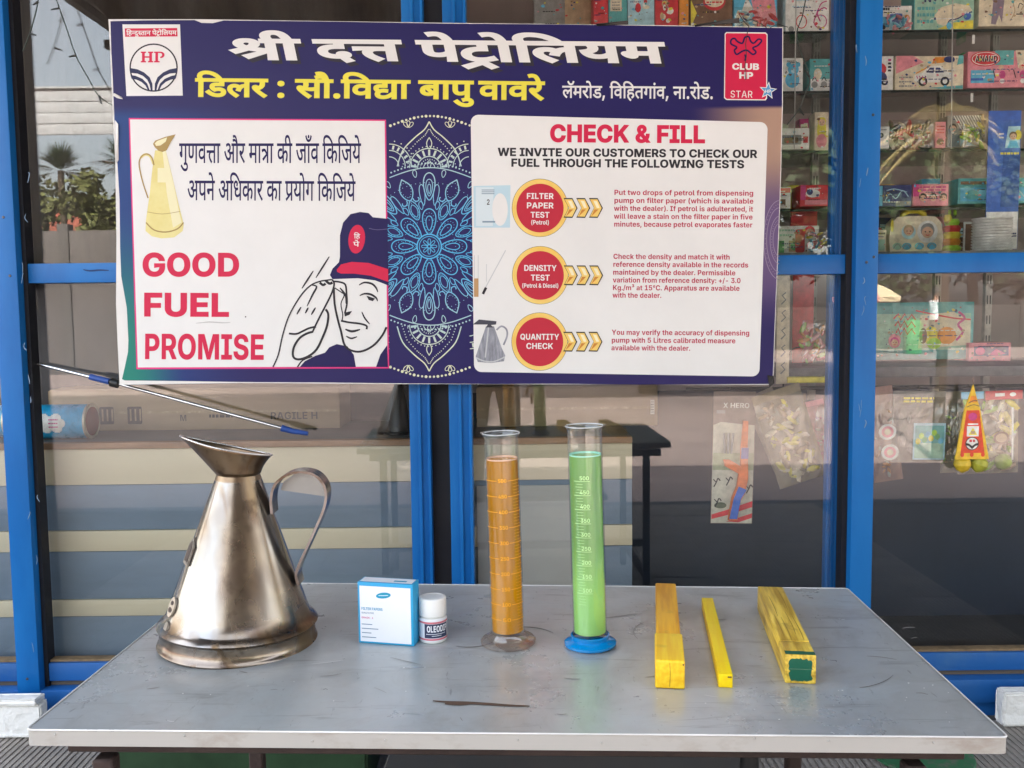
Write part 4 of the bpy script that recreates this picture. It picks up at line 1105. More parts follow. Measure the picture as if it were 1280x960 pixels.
def dots(r, n, s, cx=MX, cy=MY, a0=0, a1=360):
    for k in range(n):
        a = R(a0 + (a1 - a0) * k / n)
        p = pol(r, a, cx, cy)
        if 485 < p[0] < 590 and 140 < p[1] < 474:
            A.disc('mandala', mm, p[0], p[1], s, layer=2, n=7)


def petal(cx, cy, a, r0, r1, w, lw=W, point=0.0, dot=False):
    """drop shaped outline between two radii in direction a"""
    pts = []
    for k in range(17):
        s = k / 16
        ang = math.pi * 2 * s
        rr = r0 + (r1 - r0) * (0.5 - 0.5 * math.cos(ang))
        side = math.sin(ang) * w * (0.55 + 0.45 * (rr - r0) / max(1e-6, r1 - r0)) * (1 - point * ((rr - r0) / (r1 - r0)) ** 3)
        pts.append((cx + rr * math.sin(a) + side * math.cos(a), cy - rr * math.cos(a) + side * math.sin(a)))
    if any(484 < p[0] < 592 for p in pts):
        if dot:
            for p in pts[::1]:
                A.disc('mandala', mm, p[0], p[1], 0.55, layer=2, n=5)
        else:
            A.line('mandala', mm, pts[:-1], lw, 2, closed=True)


ring(15.2, 1.6)
ring(12.4, 0.9)
for k in range(8):
    petal(MX, MY, R(45 * k), 2.2, 9.6, 2.0, 0.8)
ring(2.0, 0.8, n=12)
for k in range(8):
    a = R(45 * k)
    petal(MX, MY, a, 15, 47, 10.4, 1.3)
    petal(MX, MY, a, 17, 42, 7.8, dot=True)
    petal(MX, MY, a, 20, 38, 5.0, 1.1)
for k in range(8):
    a = R(45 * k + 22.5)
    petal(MX, MY, a, 36, 62, 8.5, 1.1, point=0.7)
    petal(MX, MY, a, 40, 56, 5.4, 0.9, point=0.5)
    petal(MX, MY, a, 38, 60, 6.8, dot=True)
for k in range(8):
    a = R(45 * k)
    petal(MX, MY, a, 58, 92, 9.0, 1.3)
    petal(MX, MY, a, 63, 84, 5.2, 1.0)
    petal(MX, MY, a, 66, 78, 2.4, 0.9)
    for s in (-1, 1):
        petal(MX, MY, a + s * R(7.5), 52, 78, 4.2, 1.0)
        sp_ = []
        for q in range(12):
            th = q / 11 * 4.2
            rr = 5.2 * (1 - q / 14)
            c0 = pol(62, a + s * R(14))
            sp_.append((c0[0] + s * rr * math.cos(th) * math.cos(a) - rr * math.sin(th) * math.sin(a), c0[1] + rr * math.sin(th) * math.cos(a) + s * rr * math.cos(th) * math.sin(a)))
        if all(484 < p[0] < 592 for p in sp_):
            A.line('mandala', mm, sp_, 1.3, 2)
for k in range(8):
    a = R(45 * k + 22.5)
    petal(MX, MY, a, 62, 90, 11.5, 1.3, point=0.9)
    petal(MX, MY, a, 66, 85, 8.2, dot=True)
for k in range(16):
    a = R(22.5 * k + 11.25)
    petal(MX, MY, a, 47, 57, 3.2, 0.9)
    petal(MX, MY, a, 88, 97, 3.0, 0.9)
for r_, n_ in ((33, 40), (58, 64), (80, 88)):
    dots(r_, n_, 0.55)
for s in (-1, 1):
    # boundary arcs and dotted border, then the half mandalas above and below
    cy = MY - s * 0
    arc = [(487 + 102 * k / 20, MY - s * (86 + 12.5 * math.sin(math.pi * k / 20))) for k in range(21)]
    A.line('mandala', mm, arc, 1.3, 2)
    for k in range(24):
        x = 489 + 98 * k / 23
        A.disc('mandala', mm, x, MY - s * (91.5 + 12.5 * math.sin(math.pi * (x - 487) / 102)), 1.15, layer=2, n=7)
    for k in range(21):
        x = 488 + 99 * k / 20
        A.disc('mandala', mm, x, MY - s * (150.5 + 12.5 * math.sin(math.pi * (x - 487) / 102)), 1.5 if k % 3 else 1.9, layer=2, n=7)
    by = MY - s * 98                       # centre of the half mandala
    up = 0 if s > 0 else 180
    for r, w in ((7, 1.0), (14.5, 1.2), (24.5, 1.2)):
        ring(r, w, MX, by, half=[up + q for q in range(-90, 91, 10)])
    for k in range(9):
        a = R(up - 84 + 21 * k)
        p0, p1 = pol(15.5, a, MX, by), pol(23, a, MX, by)
        A.line('mandala', mm, [p0, p1], 2.6, 2, smooth=False)
    dots(11, 12, 0.7, MX, by, up - 85, up + 95)
    dots(18 + 9, 18, 0.8, MX, by, up - 88, up + 92)
    petal(MX, by, R(up), 24, 38, 4.6, 1.1, point=0.9)
    petal(MX, by, R(up), 0, 9, 2.8, 0.9)
    for sg in (-1, 1):
        ogee = [(MX + sg * 40, by - s * 2), (MX + sg * 33, by - s * 22), (MX + sg * 18, by - s * 38), (MX + sg * 6, by - s * 48), (MX, by - s * 58)]
        A.line('mandala', mm, ogee, 1.5, 2)
        og2 = [(MX + (x - MX) * 0.84, by + (y - by) * 0.86) for x, y in ogee]
        for q in range(len(og2) - 1):
            for w_ in range(5):
                f_ = w_ / 5
                A.disc('mandala', mm, og2[q][0] * (1 - f_) + og2[q + 1][0] * f_, og2[q][1] * (1 - f_) + og2[q + 1][1] * f_, 0.8, layer=2, n=5)
        cxs = MX + sg * 50
        for r in (12, 20, 28):
            ring(r, 1.1, cxs, by - s * 2, half=[up + q for q in (range(-92, 1, 10) if sg > 0 else range(0, 93, 10))])
        for k in range(5):
            a = R(up + (-1 if sg > 0 else 1) * (12 + 16 * k))
            A.line('mandala', mm, [pol(21.5, a, cxs, by - s * 2), pol(26.5, a, cxs, by - s * 2)], 2.4, 2, smooth=False)
            q = pol(32, a, cxs, by - s * 2)
            A.disc('mandala', mm, q[0], q[1], 0.9, layer=2, n=6)
        for q in (-38, 0, 38):
            petal(MX + sg * 26, by - s * 50, R(up + q), 1, 9, 2.4, 0.8)

# faint mandala on the right edge
mf = pm('faint mandala', (0.30, 0.24, 0.34))
for r in (14, 20, 27, 33):
    A.line('edge_mandala', mf, [(975 - r * math.sin(R(q)) * 0.62, 300 - r * 1.5 * math.cos(R(q))) for q in range(4, 178, 9)], 0.8, 2)
for r in (17, 30):
    for q in range(8, 178, 8):
        A.disc('edge_mandala', mf, 975 - r * math.sin(R(q)) * 0.62, 300 - r * 1.5 * math.cos(R(q)), 0.6, layer=2, n=5)

# --- header lettering
def dev(name, m, key, p0, p1, h, layer, fat=0, shear=0.0):
    A.text(name, m, DEVA, DTEXT[key], p0, p1, h, layer, fat, shear, cap=622.0)


def words(name, m, key, spans, h, layer, fat, shear, dx=0, dy=0, y=None):
    run, k = [], 0
    for g in DTEXT[key] + [3]:
        if g == 3:
            x0, x1 = spans[k]
            yy = lambda x: y[0] + y[1] * (x - 240) + dy
            A.text(name, m, DEVA, run, (x0 + dx, yy(x0)), (x1 + dx, yy(x1)), h, layer, fat, shear, cap=622.0)
            run, k = [], k + 1
        else:
            run.append(g)


HS = [(290, 376), (398, 502), (527, 831)]
words('headline_shadow', pm('headline shadow', (0.035, 0.032, 0.045)), 'head', HS, 24, 2, 36, -0.22, 5, 4.5, (73, .0085))
words('headline', INK_W, 'head', HS, 24, 3, 38, -0.22, 0, 0, (73, .0085))
words('dealer_line', INK_Y, 'dealer', [(245, 333), (344, 358), (370, 511), (524, 590), (599, 679)], 21.5, 2, 32, 0, 0, 0, (120, .0100))
dev('address_line', INK_W, 'addr', (703, 122), (892, 123.5), 14.5, 2, 16, 0)

# --- round emblem on the left of the header
A.poly('emblem_card', INK_W, [(153, 30.5), (225, 30.5), (228.5, 119.5), (158, 120)], 2)
A.poly('emblem_bar', INK_R, [(156, 35.5), (221.5, 35), (222, 45.5), (156.5, 46)], 3)
dev('emblem_bar_text', INK_W, 'hp', (158, 44), (220.5, 43.6), 5.2, 4, 22)
ex, ey, er = 192, 84.5, 29.2
A.disc('emblem_ring', INK_K, ex, ey, er + 1, layer=3, n=48)
A.disc('emblem_field', INK_W, ex, ey, er - 0.8, layer=4, n=48)
DK = pm('emblem dark', (0.03, 0.035, 0.09))
for s in (-1, 1):
    A.poly('emblem_leaf', DK, [(ex + s * x, ey + y) for x, y in ((1.2, 30), (1.6, 20), (5, 12), (12, 6), (20, 2.2), (29, 0.5), (29.6, 6.5), (20, 7.5), (13, 10.5), (8, 15), (5, 21), (3.5, 29))], 5)
    A.poly('emblem_leaf', DK, [(ex + s * x, ey + y) for x, y in ((5, 28), (8, 20), (14, 14), (22, 10.5), (29, 9), (27.5, 14), (21, 15.2), (15, 18), (10, 22.5), (7.5, 27.5))], 5)


def slab(A_, name, m, ch, x, y, w, h, layer, st=0.22):
    """slab serif capitals H and P, (x, y) = lower left, sheet v points down when A_.up < 0"""
    u = A_.up
    s = st * w
    r_ = lambda a, b_, c_, d: A_.rect(name, m, x + a * w, y + u * b_ * h, x + c_ * w, y + u * d * h, layer)
    if ch == 'H':
        for a in (0.0, 0.58):
            r_(a, 0, a + .42, .13); r_(a, .87, a + .42, 1); r_(a + .1, .12, a + .32, .88)
        r_(.3, .43, .7, .57)
    if ch == 'P':
        r_(0, 0, .5, .13); r_(0, .87, .6, 1); r_(.12, .12, .36, .88)
        pts = []
        for q in range(-90, 91, 15):
            pts.append((x + w * (.58 + .36 * math.cos(R(q))), y + u * h * (.70 + .30 * math.sin(R(q)))))
        inn = [(x + w * (.55 + .17 * math.cos(R(q))), y + u * h * (.70 + .17 * math.sin(R(q)))) for q in range(90, -91, -15)]
        A_.poly(name, m, pts + [(x + w * .55, pts[-1][1])] + inn + [(x + w * .55, pts[0][1])], layer)


slab(A, 'emblem_letters', INK_R, 'H', 176, 78, 15.5, 13.5, 5)
slab(A, 'emblem_letters', INK_R, 'P', 192.5, 78, 14, 13.5, 5)

# --- red club badge on the right of the header
A.poly('badge_edge', INK_W, [(906, 42), (908, 40), (957, 40.5), (959.5, 43), (958.8, 123), (957, 125.5), (908, 125), (905, 122.5)], 2)
A.poly('badge', INK_R, [(907, 43), (908.5, 41.5), (956.5, 42), (958.3, 44), (957.6, 122), (956, 124.2), (908.5, 123.7), (906.2, 121.5)], 3)
A.line('badge_figure', INK_N, [(914, 50), (918, 48), (922, 52), (928, 54), (931, 47), (936, 46), (938, 51), (942, 54), (948, 49), (952, 51), (947, 57), (941, 60), (945, 65), (941, 68), (934, 63), (928, 64), (921, 68), (918, 63), (921, 59), (914, 55)], 2.2, 4, closed=True)
A.line('badge_figure', INK_N, [(931, 68), (932, 72), (931, 76)], 2.0, 4)
A.text('badge_text', INK_W, LATIN, 'CLUB', (915, 86.8), (949, 87.2), 7.6, 4, fat=25)
A.text('badge_text', INK_W, LATIN, 'HP', (923.5, 98), (941.5, 98.3), 7.8, 4, fat=25)
A.text('badge_text', INK_W, LATIN, 'STAR', (912.5, 122), (941, 122.4), 9.0, 4, fat=-25)
st = []
for k in range(10):
    rr = 11.5 if k % 2 == 0 else 5.0
    st.append((960 + rr * math.sin(R(36 * k + 6)), 113.5 - rr * math.cos(R(36 * k + 6))))
A.poly('badge_star', INK_W, st, 4)
st2 = [(960 + (x - 960) * .78, 113.5 + (y - 113.5) * .78) for x, y in st]
A.poly('badge_star', pm('star blue', (0.10, 0.33, 0.60)), st2, 5)
A.text('badge_star', INK_W, LATIN, 'HP', (956, 116.2), (964, 116), 4.0, 6, fat=10)

# --- left white panel
PX = [(161, 147.5), (482.5, 149.5), (486.5, 460.5), (170.5, 461.5)]
A.poly('left_panel_edge', INK_PINK, PX, 3)
A.poly('left_panel', INK_W, [(162.5, 149.3), (480.8, 151.3), (484.5, 458.3), (172.3, 459.3)], 4)
dev('hindi_line', INK_N, 'l1', (224, 203.5), (451, 203.5), 24, 5, 8)
dev('hindi_line', INK_N, 'l2', (234, 250), (444, 251), 24, 5, 8)
A.text('promise_text', INK_R, LATIN, 'GOOD', (177, 345), (300, 345.2), 28.5, 5, fat=18)
A.text('promise_text', INK_R, LATIN, 'FUEL', (178, 395), (287, 395.5), 28.5, 5, fat=18)
A.text('promise_text', INK_R, LATIN, 'PROMISE', (179.5, 448.5), (331, 449.5), 31, 5, fat=10)

# printed oil can
T3 = lambda pts: [(150 + x / 3.765, 140 + y / 3.765) for x, y in pts]
T4 = lambda pts: [(150 + x / 3.765, 300 + y / 3.765) for x, y in pts]
CY1 = pm('can yellow', (0.72, 0.62, 0.22), col2=(0.80, 0.74, 0.36, 1), scale=9)
CY2 = pm('can olive', (0.40, 0.28, 0.10))
CY3 = pm('can pale', (0.82, 0.78, 0.50))
A.poly('printed_can', CY1, T3([(165, 180), (215, 180), (245, 300), (275, 430), (300, 530), (295, 560), (255, 590), (195, 595), (150, 585), (120, 560), (122, 510), (140, 380), (152, 270)]), 5)
A.poly('printed_can', CY3, T3([(200, 185), (215, 185), (250, 330), (280, 480), (290, 520), (250, 545), (220, 380)]), 6)
A.poly('printed_can', CY2, T3([(155, 150), (165, 135), (210, 118), (262, 105), (240, 140), (220, 180), (200, 188), (180, 182), (163, 165)]), 6)
A.poly('printed_can', CY3, T3([(163, 148), (175, 136), (222, 119), (215, 140), (190, 158), (170, 160)]), 7)
A.line('printed_can', CY2, T3([(160, 250), (150, 215), (130, 198), (105, 205), (90, 235), (95, 280), (110, 340), (132, 405)]), 1.6, 6)
A.line('printed_can', CY1, T3([(158, 245), (142, 208), (118, 200), (98, 215)]), 3.2, 5)
A.line('printed_can', CY2, T3([(122, 520), (160, 555), (215, 565), (270, 550), (299, 520)]), 1.6, 7)
A.line('printed_can', CY2, T3([(128, 470), (200, 480), (282, 468)]), 0.6, 7)
A.rect('printed_can', CY3, 197, 210, 208, 228, 7)

# saluting man in line drawing
def ln(pts, w, **k):
    A.line('salute_drawing', INK_K, T4(pts), w, 6, **k)


A.poly('cap', INK_N, T4([(1035, 80), (1035, 38), (1035, -22), (1050, -82), (1085, -122), (1130, -132), (1170, -127), (1190, -107), (1259, -100), (1264, 215), (1240, 205), (1200, 190), (1120, 180), (1000, 184), (988, 165), (1000, 135), (1030, 105)]), 5)
A.poly('cap_band', INK_R, T4([(1020, 140), (1040, 115), (1090, 103), (1170, 108), (1262, 137), (1262, 197), (1180, 168), (1100, 158), (1040, 158), (1022, 150)]), 6)
A.disc('cap_badge', INK_R, 150 + 1114 / 3.765, 300 - 4 / 3.765, 10.4, 18.0, layer=6, rot=R(6))
A.text('cap_badge_text', INK_W, DEVA, DTEXT['cap'][:2], (442.5, 298), (450, 298), 5.2, 7, fat=14, cap=622)
A.text('cap_badge_text', INK_W, DEVA, DTEXT['cap'][2:], (441.5, 308), (449, 308), 5.6, 7, fat=14, cap=622)
A.line('salute_drawing', pm('cap line', (0.12, 0.11, 0.22)), T4([(1172, -55), (1210, -48), (1258, -52)]), 0.8, 6)
ln([(1125, 212), (1150, 200), (1185, 206), (1205, 225), (1213, 245)], 2.6, taper=True)
ln([(1128, 262), (1150, 253), (1180, 256), (1205, 272), (1212, 288)], 2.6, taper=True)
A.poly('salute_drawing', INK_K, T4([(1160, 262), (1200, 275), (1190, 288), (1170, 282)]), 6)
A.poly('salute_drawing', INK_K, T4([(1055, 342), (1092, 334), (1080, 352), (1058, 360)]), 6)
ln([(1008, 195), (1035, 198), (1060, 210), (1066, 250), (1068, 300), (1058, 345)], 2.2)
ln([(1035, 225), (1062, 262), (1064, 300)], 2.6, taper=True)
ln([(1138, 338), (1152, 368), (1175, 396)], 2.0, taper=True)
ln([(1040, 380), (1080, 388), (1130, 394), (1160, 404), (1160, 420)], 2.4)
ln([(1060, 420), (1092, 430), (1130, 421)], 3.0, taper=True)
ln([(1064, 452), (1088, 463), (1116, 455)], 2.2, taper=True)
ln([(1006, 225), (1010, 300), (1024, 370), (1040, 430), (1055, 490), (1080, 516), (1120, 526), (1160, 516), (1200, 490), (1235, 448), (1254, 410)], 2.6)
ln([(720, 598), (745, 540), (765, 450), (790, 370), (820, 310), (860, 250), (900, 212), (940, 195), (968, 190), (998, 186)], 1.8)
ln([(998, 186), (1008, 205), (1000, 240), (985, 275), (966, 312), (945, 352), (925, 392), (905, 435)], 2.2)
ln([(968, 190), (985, 205), (1000, 200)], 3.2)
ln([(900, 212), (925, 220), (905, 260), (880, 312)], 2.4, taper=True)
ln([(940, 200), (955, 212), (968, 205)], 3.0)
ln([(795, 440), (830, 442), (862, 428), (890, 415), (922, 408)], 2.4)
ln([(968, 326), (980, 350), (975, 400), (955, 455), (925, 515), (885, 548), (840, 562), (815, 548), (818, 505), (845, 462), (880, 440), (908, 432)], 2.8)
ln([(835, 598), (860, 566), (905, 548)], 1.8)
for a_, b_ in (((852, 315), (832, 350)), ((886, 318), (872, 345)), ((920, 318), (900, 352)), ((985, 78), (922, 178)), ((910, 145), (856, 228))):
    ln([a_, ((a_[0] + b_[0]) / 2, (a_[1] + b_[1]) / 2), b_], 2.2, taper=True)
ln([(1010, 225), (1040, 245), (1055, 260), (1040, 300), (1048, 350), (1045, 380)], 1.4)
A.poly('shirt', INK_N, T4([(846, 598), (870, 570), (920, 545), (965, 530), (985, 505), (1020, 490), (1070, 500), (1100, 540), (1110, 598)]), 5)
A.poly('shirt', INK_N, T4([(1205, 598), (1225, 540), (1257, 495), (1261, 598)]), 5)
A.disc('salute_drawing', INK_K, 307, 396, 0.9, layer=6, n=8)

# --- right white panel
pan = []
for cx_, cy_, a0 in ((950, 162, -90), (940, 461, 0), (602, 455.5, 90), (598, 153, 180)):
    for k in range(7):
        a = R(a0 + 15 * k)
        pan.append((cx_ + 9.5 * math.cos(a), cy_ + 9.5 * math.sin(a)))
pan = [(x + (0), y - (0)) for x, y in pan]
A.poly('right_panel', INK_W, pan, 4)
A.text('check_fill_text', INK_R, LATIN, 'CHECK & FILL', (687, 177), (881.5, 178.5), 21, 5, fat=26)
A.text('invite_text', INK_K, LATIN, 'WE INVITE OUR CUSTOMERS TO CHECK OUR', (622, 194.7), (946.5, 197.3), 9.8, 5, fat=20)
A.text('invite_text', INK_K, LATIN, 'FUEL THROUGH THE FOLLOWING TESTS', (638.5, 208.2), (930.5, 210.2), 9.8, 5, fat=20)
for name, cx_, cy_, rows in (('filter_test', 675, 259.8, (('FILTER', 7.2, 34, 248.5), ('PAPER', 7.2, 34, 260.3), ('TEST', 7.2, 24, 272), ('(Petrol)', 5.4, 23, 280.5))),
                             ('density_test', 675.3, 344, (('DENSITY', 7.2, 41, 338.5), ('TEST', 7.2, 24, 350.5), ('(Petrol & Diesel)', 5.2, 46, 359.5))),
                             ('quantity_check', 674.5, 427, (('QUANTITY', 7.2, 49, 424.5), ('CHECK', 7.2, 34, 436)))):
    A.disc(name + '_ring', INK_K, cx_, cy_, 35.2, 36.4, layer=5, n=48)
    A.disc(name + '_ring', INK_GOLD, cx_, cy_, 34.8, 36.0, layer=6, n=48)
    A.disc(name + '_disc', INK_DISC, cx_, cy_ + .3, 29.5, 30.5, layer=7, n=48)
    for s_t, h_, w_, by_ in rows:
        A.text(name + '_text', INK_W, LATIN, s_t, (cx_ - w_ / 2, by_), (cx_ + w_ / 2, by_ + .2), h_, 8, fat=6)
    for k in range(3):
        x = cx_ + 29.5 + 15.8 * k
        ch = [(x, cy_ - 12.3), (x + 11, cy_ - 12.2), (x + 17.5, cy_ + .3), (x + 11, cy_ + 12.6), (x, cy_ + 12.3), (x + 6.4, cy_)]
        A.poly(name + '_arrow', INK_K, ch, 7)
        c0 = (x + 8.6, cy_ + .1)
        A.poly(name + '_arrow', INK_GOLD, [(c0[0] + (p[0] - c0[0]) * .84, c0[1] + (p[1] - c0[1]) * .88) for p in ch], 8)
        A.poly(name + '_arrow', pm('pale gold', (0.9, 0.82, 0.55)), [(x + 5.5, cy_ - 9), (x + 10, cy_ - 8.5), (x + 13.5, cy_ + .1), (x + 9.8, cy_ + .1)], 9)
        A.poly(name + '_arrow', pm('burnt orange', (0.62, 0.25, 0.05)), [(x + 3, cy_ + 10.6), (x + 7, cy_ + 2), (x + 12, cy_ + 2), (x + 7, cy_ + 7)], 9)
body = [((767.5, 243.6, 942), 'Put two drops of petrol from dispensing'), ((767.5, 253.5, 942), 'pump on filter paper (which is available'), ((767.3, 263.4, 941.5), 'with the dealer). If petrol is adulterated, it'), ((767.2, 273.3, 941), 'will leave a stain on the filter paper in five'), ((767.2, 283.2, 940.6), 'minutes, because petrol evaporates faster'),
        ((766.4, 323.6, 912.5), 'Check the density and match it with'), ((766.2, 333.4, 935.5), 'reference density available in the records'), ((766.0, 343.3, 919.5), 'maintained by the dealer. Permissible'), ((765.9, 353, 926), 'variation from reference density: +/- 3.0'), ((765.7, 362.6, 924.7), 'Kg./m\u00b3 at 15\u00b0C. Apparatus are available'), ((765.5, 372, 827), 'with the dealer.'),
        ((764.5, 418.4, 937), 'You may verify the accuracy of dispensing'), ((764.2, 428.2, 919.5), 'pump with 5 Litres calibrated measure'), ((764, 437.8, 863), 'available with the dealer.')]
for (x0, y0, x1), s_t in body:
    A.text('instructions', INK_RT, LATIN, s_t, (x0, y0), (x1, y0 + (x1 - x0) * .006), 6.3, 5, fat=4)
# small printed pictures
PB = pm('pale blue', (0.50, 0.68, 0.76))
A.poly('filter_picture', PB, [(592, 232.5), (638, 231.5), (637.5, 284.5), (592.5, 284.5)], 5)
A.poly('filter_picture', pm('ice', (0.66, 0.76, 0.80)), [(594.5, 234), (617, 234), (616, 282.5), (595, 282.5)], 6)
A.disc('filter_picture', INK_W, 625, 262, 9.8, 20.5, layer=7)
A.text('filter_picture', INK_K, LATIN, '2', (608.2, 256), (612.4, 256), 6.8, 7)
for k in range(3):
    A.rect('filter_picture', pm('small print', (0.2, 0.3, 0.38)), 602, 237 + 2.3 * k, 618, 238 + 2.3 * k, 7)
A.rect('filter_picture', pm('small print', (0.2, 0.3, 0.38)), 603, 276.3, 619, 278.2, 8)
PG = pm('pale grey', (0.55, 0.57, 0.58))
A.rect('density_picture', PG, 592.5, 319, 593.3, 371, 5)
A.rect('density_picture', PG, 597.3, 319, 598.1, 371, 5)
A.rect('density_picture', pm('hydrometer tan', (0.50, 0.30, 0.14)), 592.6, 348, 598, 371, 6)
A.line('density_picture', PG, [(632, 313), (606, 361)], 1.2, 5, smooth=False)
A.line('density_picture', INK_K, [(607.6, 359.5), (603.6, 367.5)], 3.2, 6, smooth=False)
A.rect('density_picture', PG, 607.8, 330, 608.5, 352, 5)
T5 = lambda pts: [(580 + x / 3.2, 300 + y / 3.2) for x, y in pts]
A.poly('quantity_picture', pm('steel grey', (0.16, 0.17, 0.20), col2=(0.42, 0.43, 0.48, 1), scale=30, stretch=(5, 5, .8)), T5([(88, 345), (120, 345), (150, 430), (165, 462), (160, 485), (110, 492), (55, 488), (47, 465), (62, 420)]), 5)
A.poly('quantity_picture', pm('can dark', (0.07, 0.07, 0.09)), T5([(35, 338), (60, 318), (130, 325), (128, 338), (108, 340), (118, 350), (88, 350), (95, 338)]), 6)
A.line('quantity_picture', PG, T5([(47, 470), (80, 484), (120, 486), (163, 468)]), 1.6, 6)
A.line('quantity_picture', pm('steel grey', (0.16, 0.17, 0.20)), T5([(130, 360), (150, 345), (170, 358), (172, 385), (158, 420)]), 2.2, 6)
A.line('quantity_picture', PG, T5([(98, 350), (92, 410), (85, 470)]), 1.6, 6)
A.line('painted_crease', pm('crease shade', (0.50, 0.50, 0.49)), [(245, 404), (262, 402.5), (278, 403.5), (288, 403)], 1.3, 6, taper=True)  # grey stroke painted in as the shade of a crease
A.done()

# torn corners, tape and wire on the board
wt = mat('white banner back', (0.74, 0.73, 0.70))
def flap(pts, curl, m=wt, name='torn_flap'):
    q = [P(a, b, YB - 0.001 - curl * (i % 2)) for i, (a, b) in enumerate(pts)]
    n = len(q)
    k = [v + Vector((0, .0012, 0)) for v in q]
    fs = [tuple(range(n)), tuple(range(2 * n - 1, n - 1, -1))] + [(i, n + i, n + (i + 1) % n, (i + 1) % n) for i in range(n)]
    return wrap(name, q + k, fs, m, board)


flap([(139, 118), (143, 116.5), (152, 121), (153.5, 124), (146, 122.5)], 0.006)
flap([(143.5, 150), (147.5, 155), (148, 200), (145, 205)], 0.004)
flap([(959, 469), (967, 470), (968, 479), (962, 484)], 0.004, mat('dark steel', (0.03,) * 3))
tp = mat('black tape', (0.012, 0.012, 0.013), rough=0.35)
flap([(745, 29.5), (785, 25.5), (785.5, 30.5), (746, 32.5)], 0.003, tp, 'tape_strip')
flap([(868, 31), (924, 22), (924.5, 28.5), (869, 33)], 0.003, tp, 'tape_strip')
tube('wire', [P(x, y, YB - .006) for x, y in ((924, 18), (930, 27), (936, 33), (934, 42), (932, 55), (933, 70), (931, 84), (932, 100))], 0.0011, tp, board, 6)
tube('wire', [P(x, y, YB - .006) for x, y in ((924, 29), (938, 24), (952, 30), (960, 36), (972, 30), (985, 34))], 0.0009, tp, board, 6)
rebase(board, broot)

# ================================================================== THE STEEL TABLE
def steel_table_mat():
    m = bpy.data.materials.new('scuffed steel sheet')
    m.use_nodes = True
    t, b = nodes_of(m)
    tc = t.nodes.new('ShaderNodeTexCoord')
    mp = t.nodes.new('ShaderNodeMapping')
    mp.inputs['Scale'].default_value = (1, 1, 1)
    t.links.new(tc.outputs['Object'], mp.inputs[0])

    def noise(sc, det=6, st=None, dist=0.0):
        n = t.nodes.new('ShaderNodeTexNoise')
        n.inputs['Scale'].default_value = sc
        n.inputs['Detail'].default_value = det
        n.inputs['Roughness'].default_value = 0.7
        n.inputs['Distortion'].default_value = dist
        if st:
            q = t.nodes.new('ShaderNodeMapping')
            q.inputs['Scale'].default_value = st
            q.inputs['Rotation'].default_value = (0, 0, 0.3)
            t.links.new(tc.outputs['Object'], q.inputs[0])
            t.links.new(q.outputs[0], n.inputs['Vector'])
        else:
            t.links.new(mp.outputs[0], n.inputs['Vector'])
        return n.outputs['Fac']

    def ramp(src, stops):
        r = t.nodes.new('ShaderNodeValToRGB')
        e = r.color_ramp.elements
        e[0].position, e[0].color = stops[0][0], (stops[0][1],) * 3 + (1,)
        e[1].position, e[1].color = stops[-1][0], (stops[-1][1],) * 3 + (1,)
        for p_, v_ in stops[1:-1]:
            k = e.new(p_)
            k.color = (v_,) * 3 + (1,)
        t.links.new(src, r.inputs[0])
        return r.outputs[0]

    def mix(f, a, c, mode='MIX'):
        n = t.nodes.new('ShaderNodeMix')
        n.data_type = 'RGBA'
        n.blend_type = mode
        for i, q in ((0, f), (6, a), (7, c)):
            if isinstance(q, (tuple, float)):
                n.inputs[i].default_value = q
            else:
                t.links.new(q, n.inputs[i])
        return n.outputs[2]
    base = mix(ramp(noise(2.2, 5), [(0.35, 0), (0.65, 1)]), (0.40, 0.415, 0.41, 1), (0.52, 0.535, 0.53, 1))
    blot = ramp(noise(7.0, 8, None, 1.2), [(0.48, 0), (0.68, 1)])
    base = mix(mth2(t, blot, 0.4), base, (0.28, 0.265, 0.235, 1))
    scr = ramp(noise(26, 4, (.25, 2.2, 1), 0.6), [(0.58, 0), (0.68, 1)])
    base = mix(mth2(t, scr, 0.38), base, (0.14, 0.13, 0.12, 1))
    fine = ramp(noise(60, 3, (2.0, .5, 1), 0.8), [(0.65, 0), (0.70, 1)])
    base = mix(mth2(t, fine, 0.4), base, (0.10, 0.09, 0.085, 1))
    pale = ramp(noise(3.2, 6, (1, 1.6, 1), 0.6), [(0.56, 0), (0.72, 1)])
    base = mix(mth2(t, pale, 0.5), base, (0.50, 0.58, 0.60, 1))
    t.links.new(base, b.inputs['Base Color'])
    b.inputs['Metallic'].default_value = 0.35
    rr = t.nodes.new('ShaderNodeMapRange')
    rr.inputs['From Min'].default_value = 0.3
    rr.inputs['From Max'].default_value = 0.7
    rr.inputs['To Min'].default_value = 0.20
    rr.inputs['To Max'].default_value = 0.42
    t.links.new(noise(5, 6), rr.inputs['Value'])
    t.links.new(rr.outputs[0], b.inputs['Roughness'])
    bp = t.nodes.new('ShaderNodeBump')
    bp.inputs['Strength'].default_value = 0.10
    bp.inputs['Distance'].default_value = 0.02
    t.links.new(noise(3.5, 5), bp.inputs['Height'])
    t.links.new(bp.outputs[0], b.inputs['Normal'])
    return m


def mth2(t, src, k):
    n = t.nodes.new('ShaderNodeMath')
    n.operation = 'MULTIPLY'
    n.inputs[1].default_value = k
    t.links.new(src, n.inputs[0])
    return n.outputs[0]


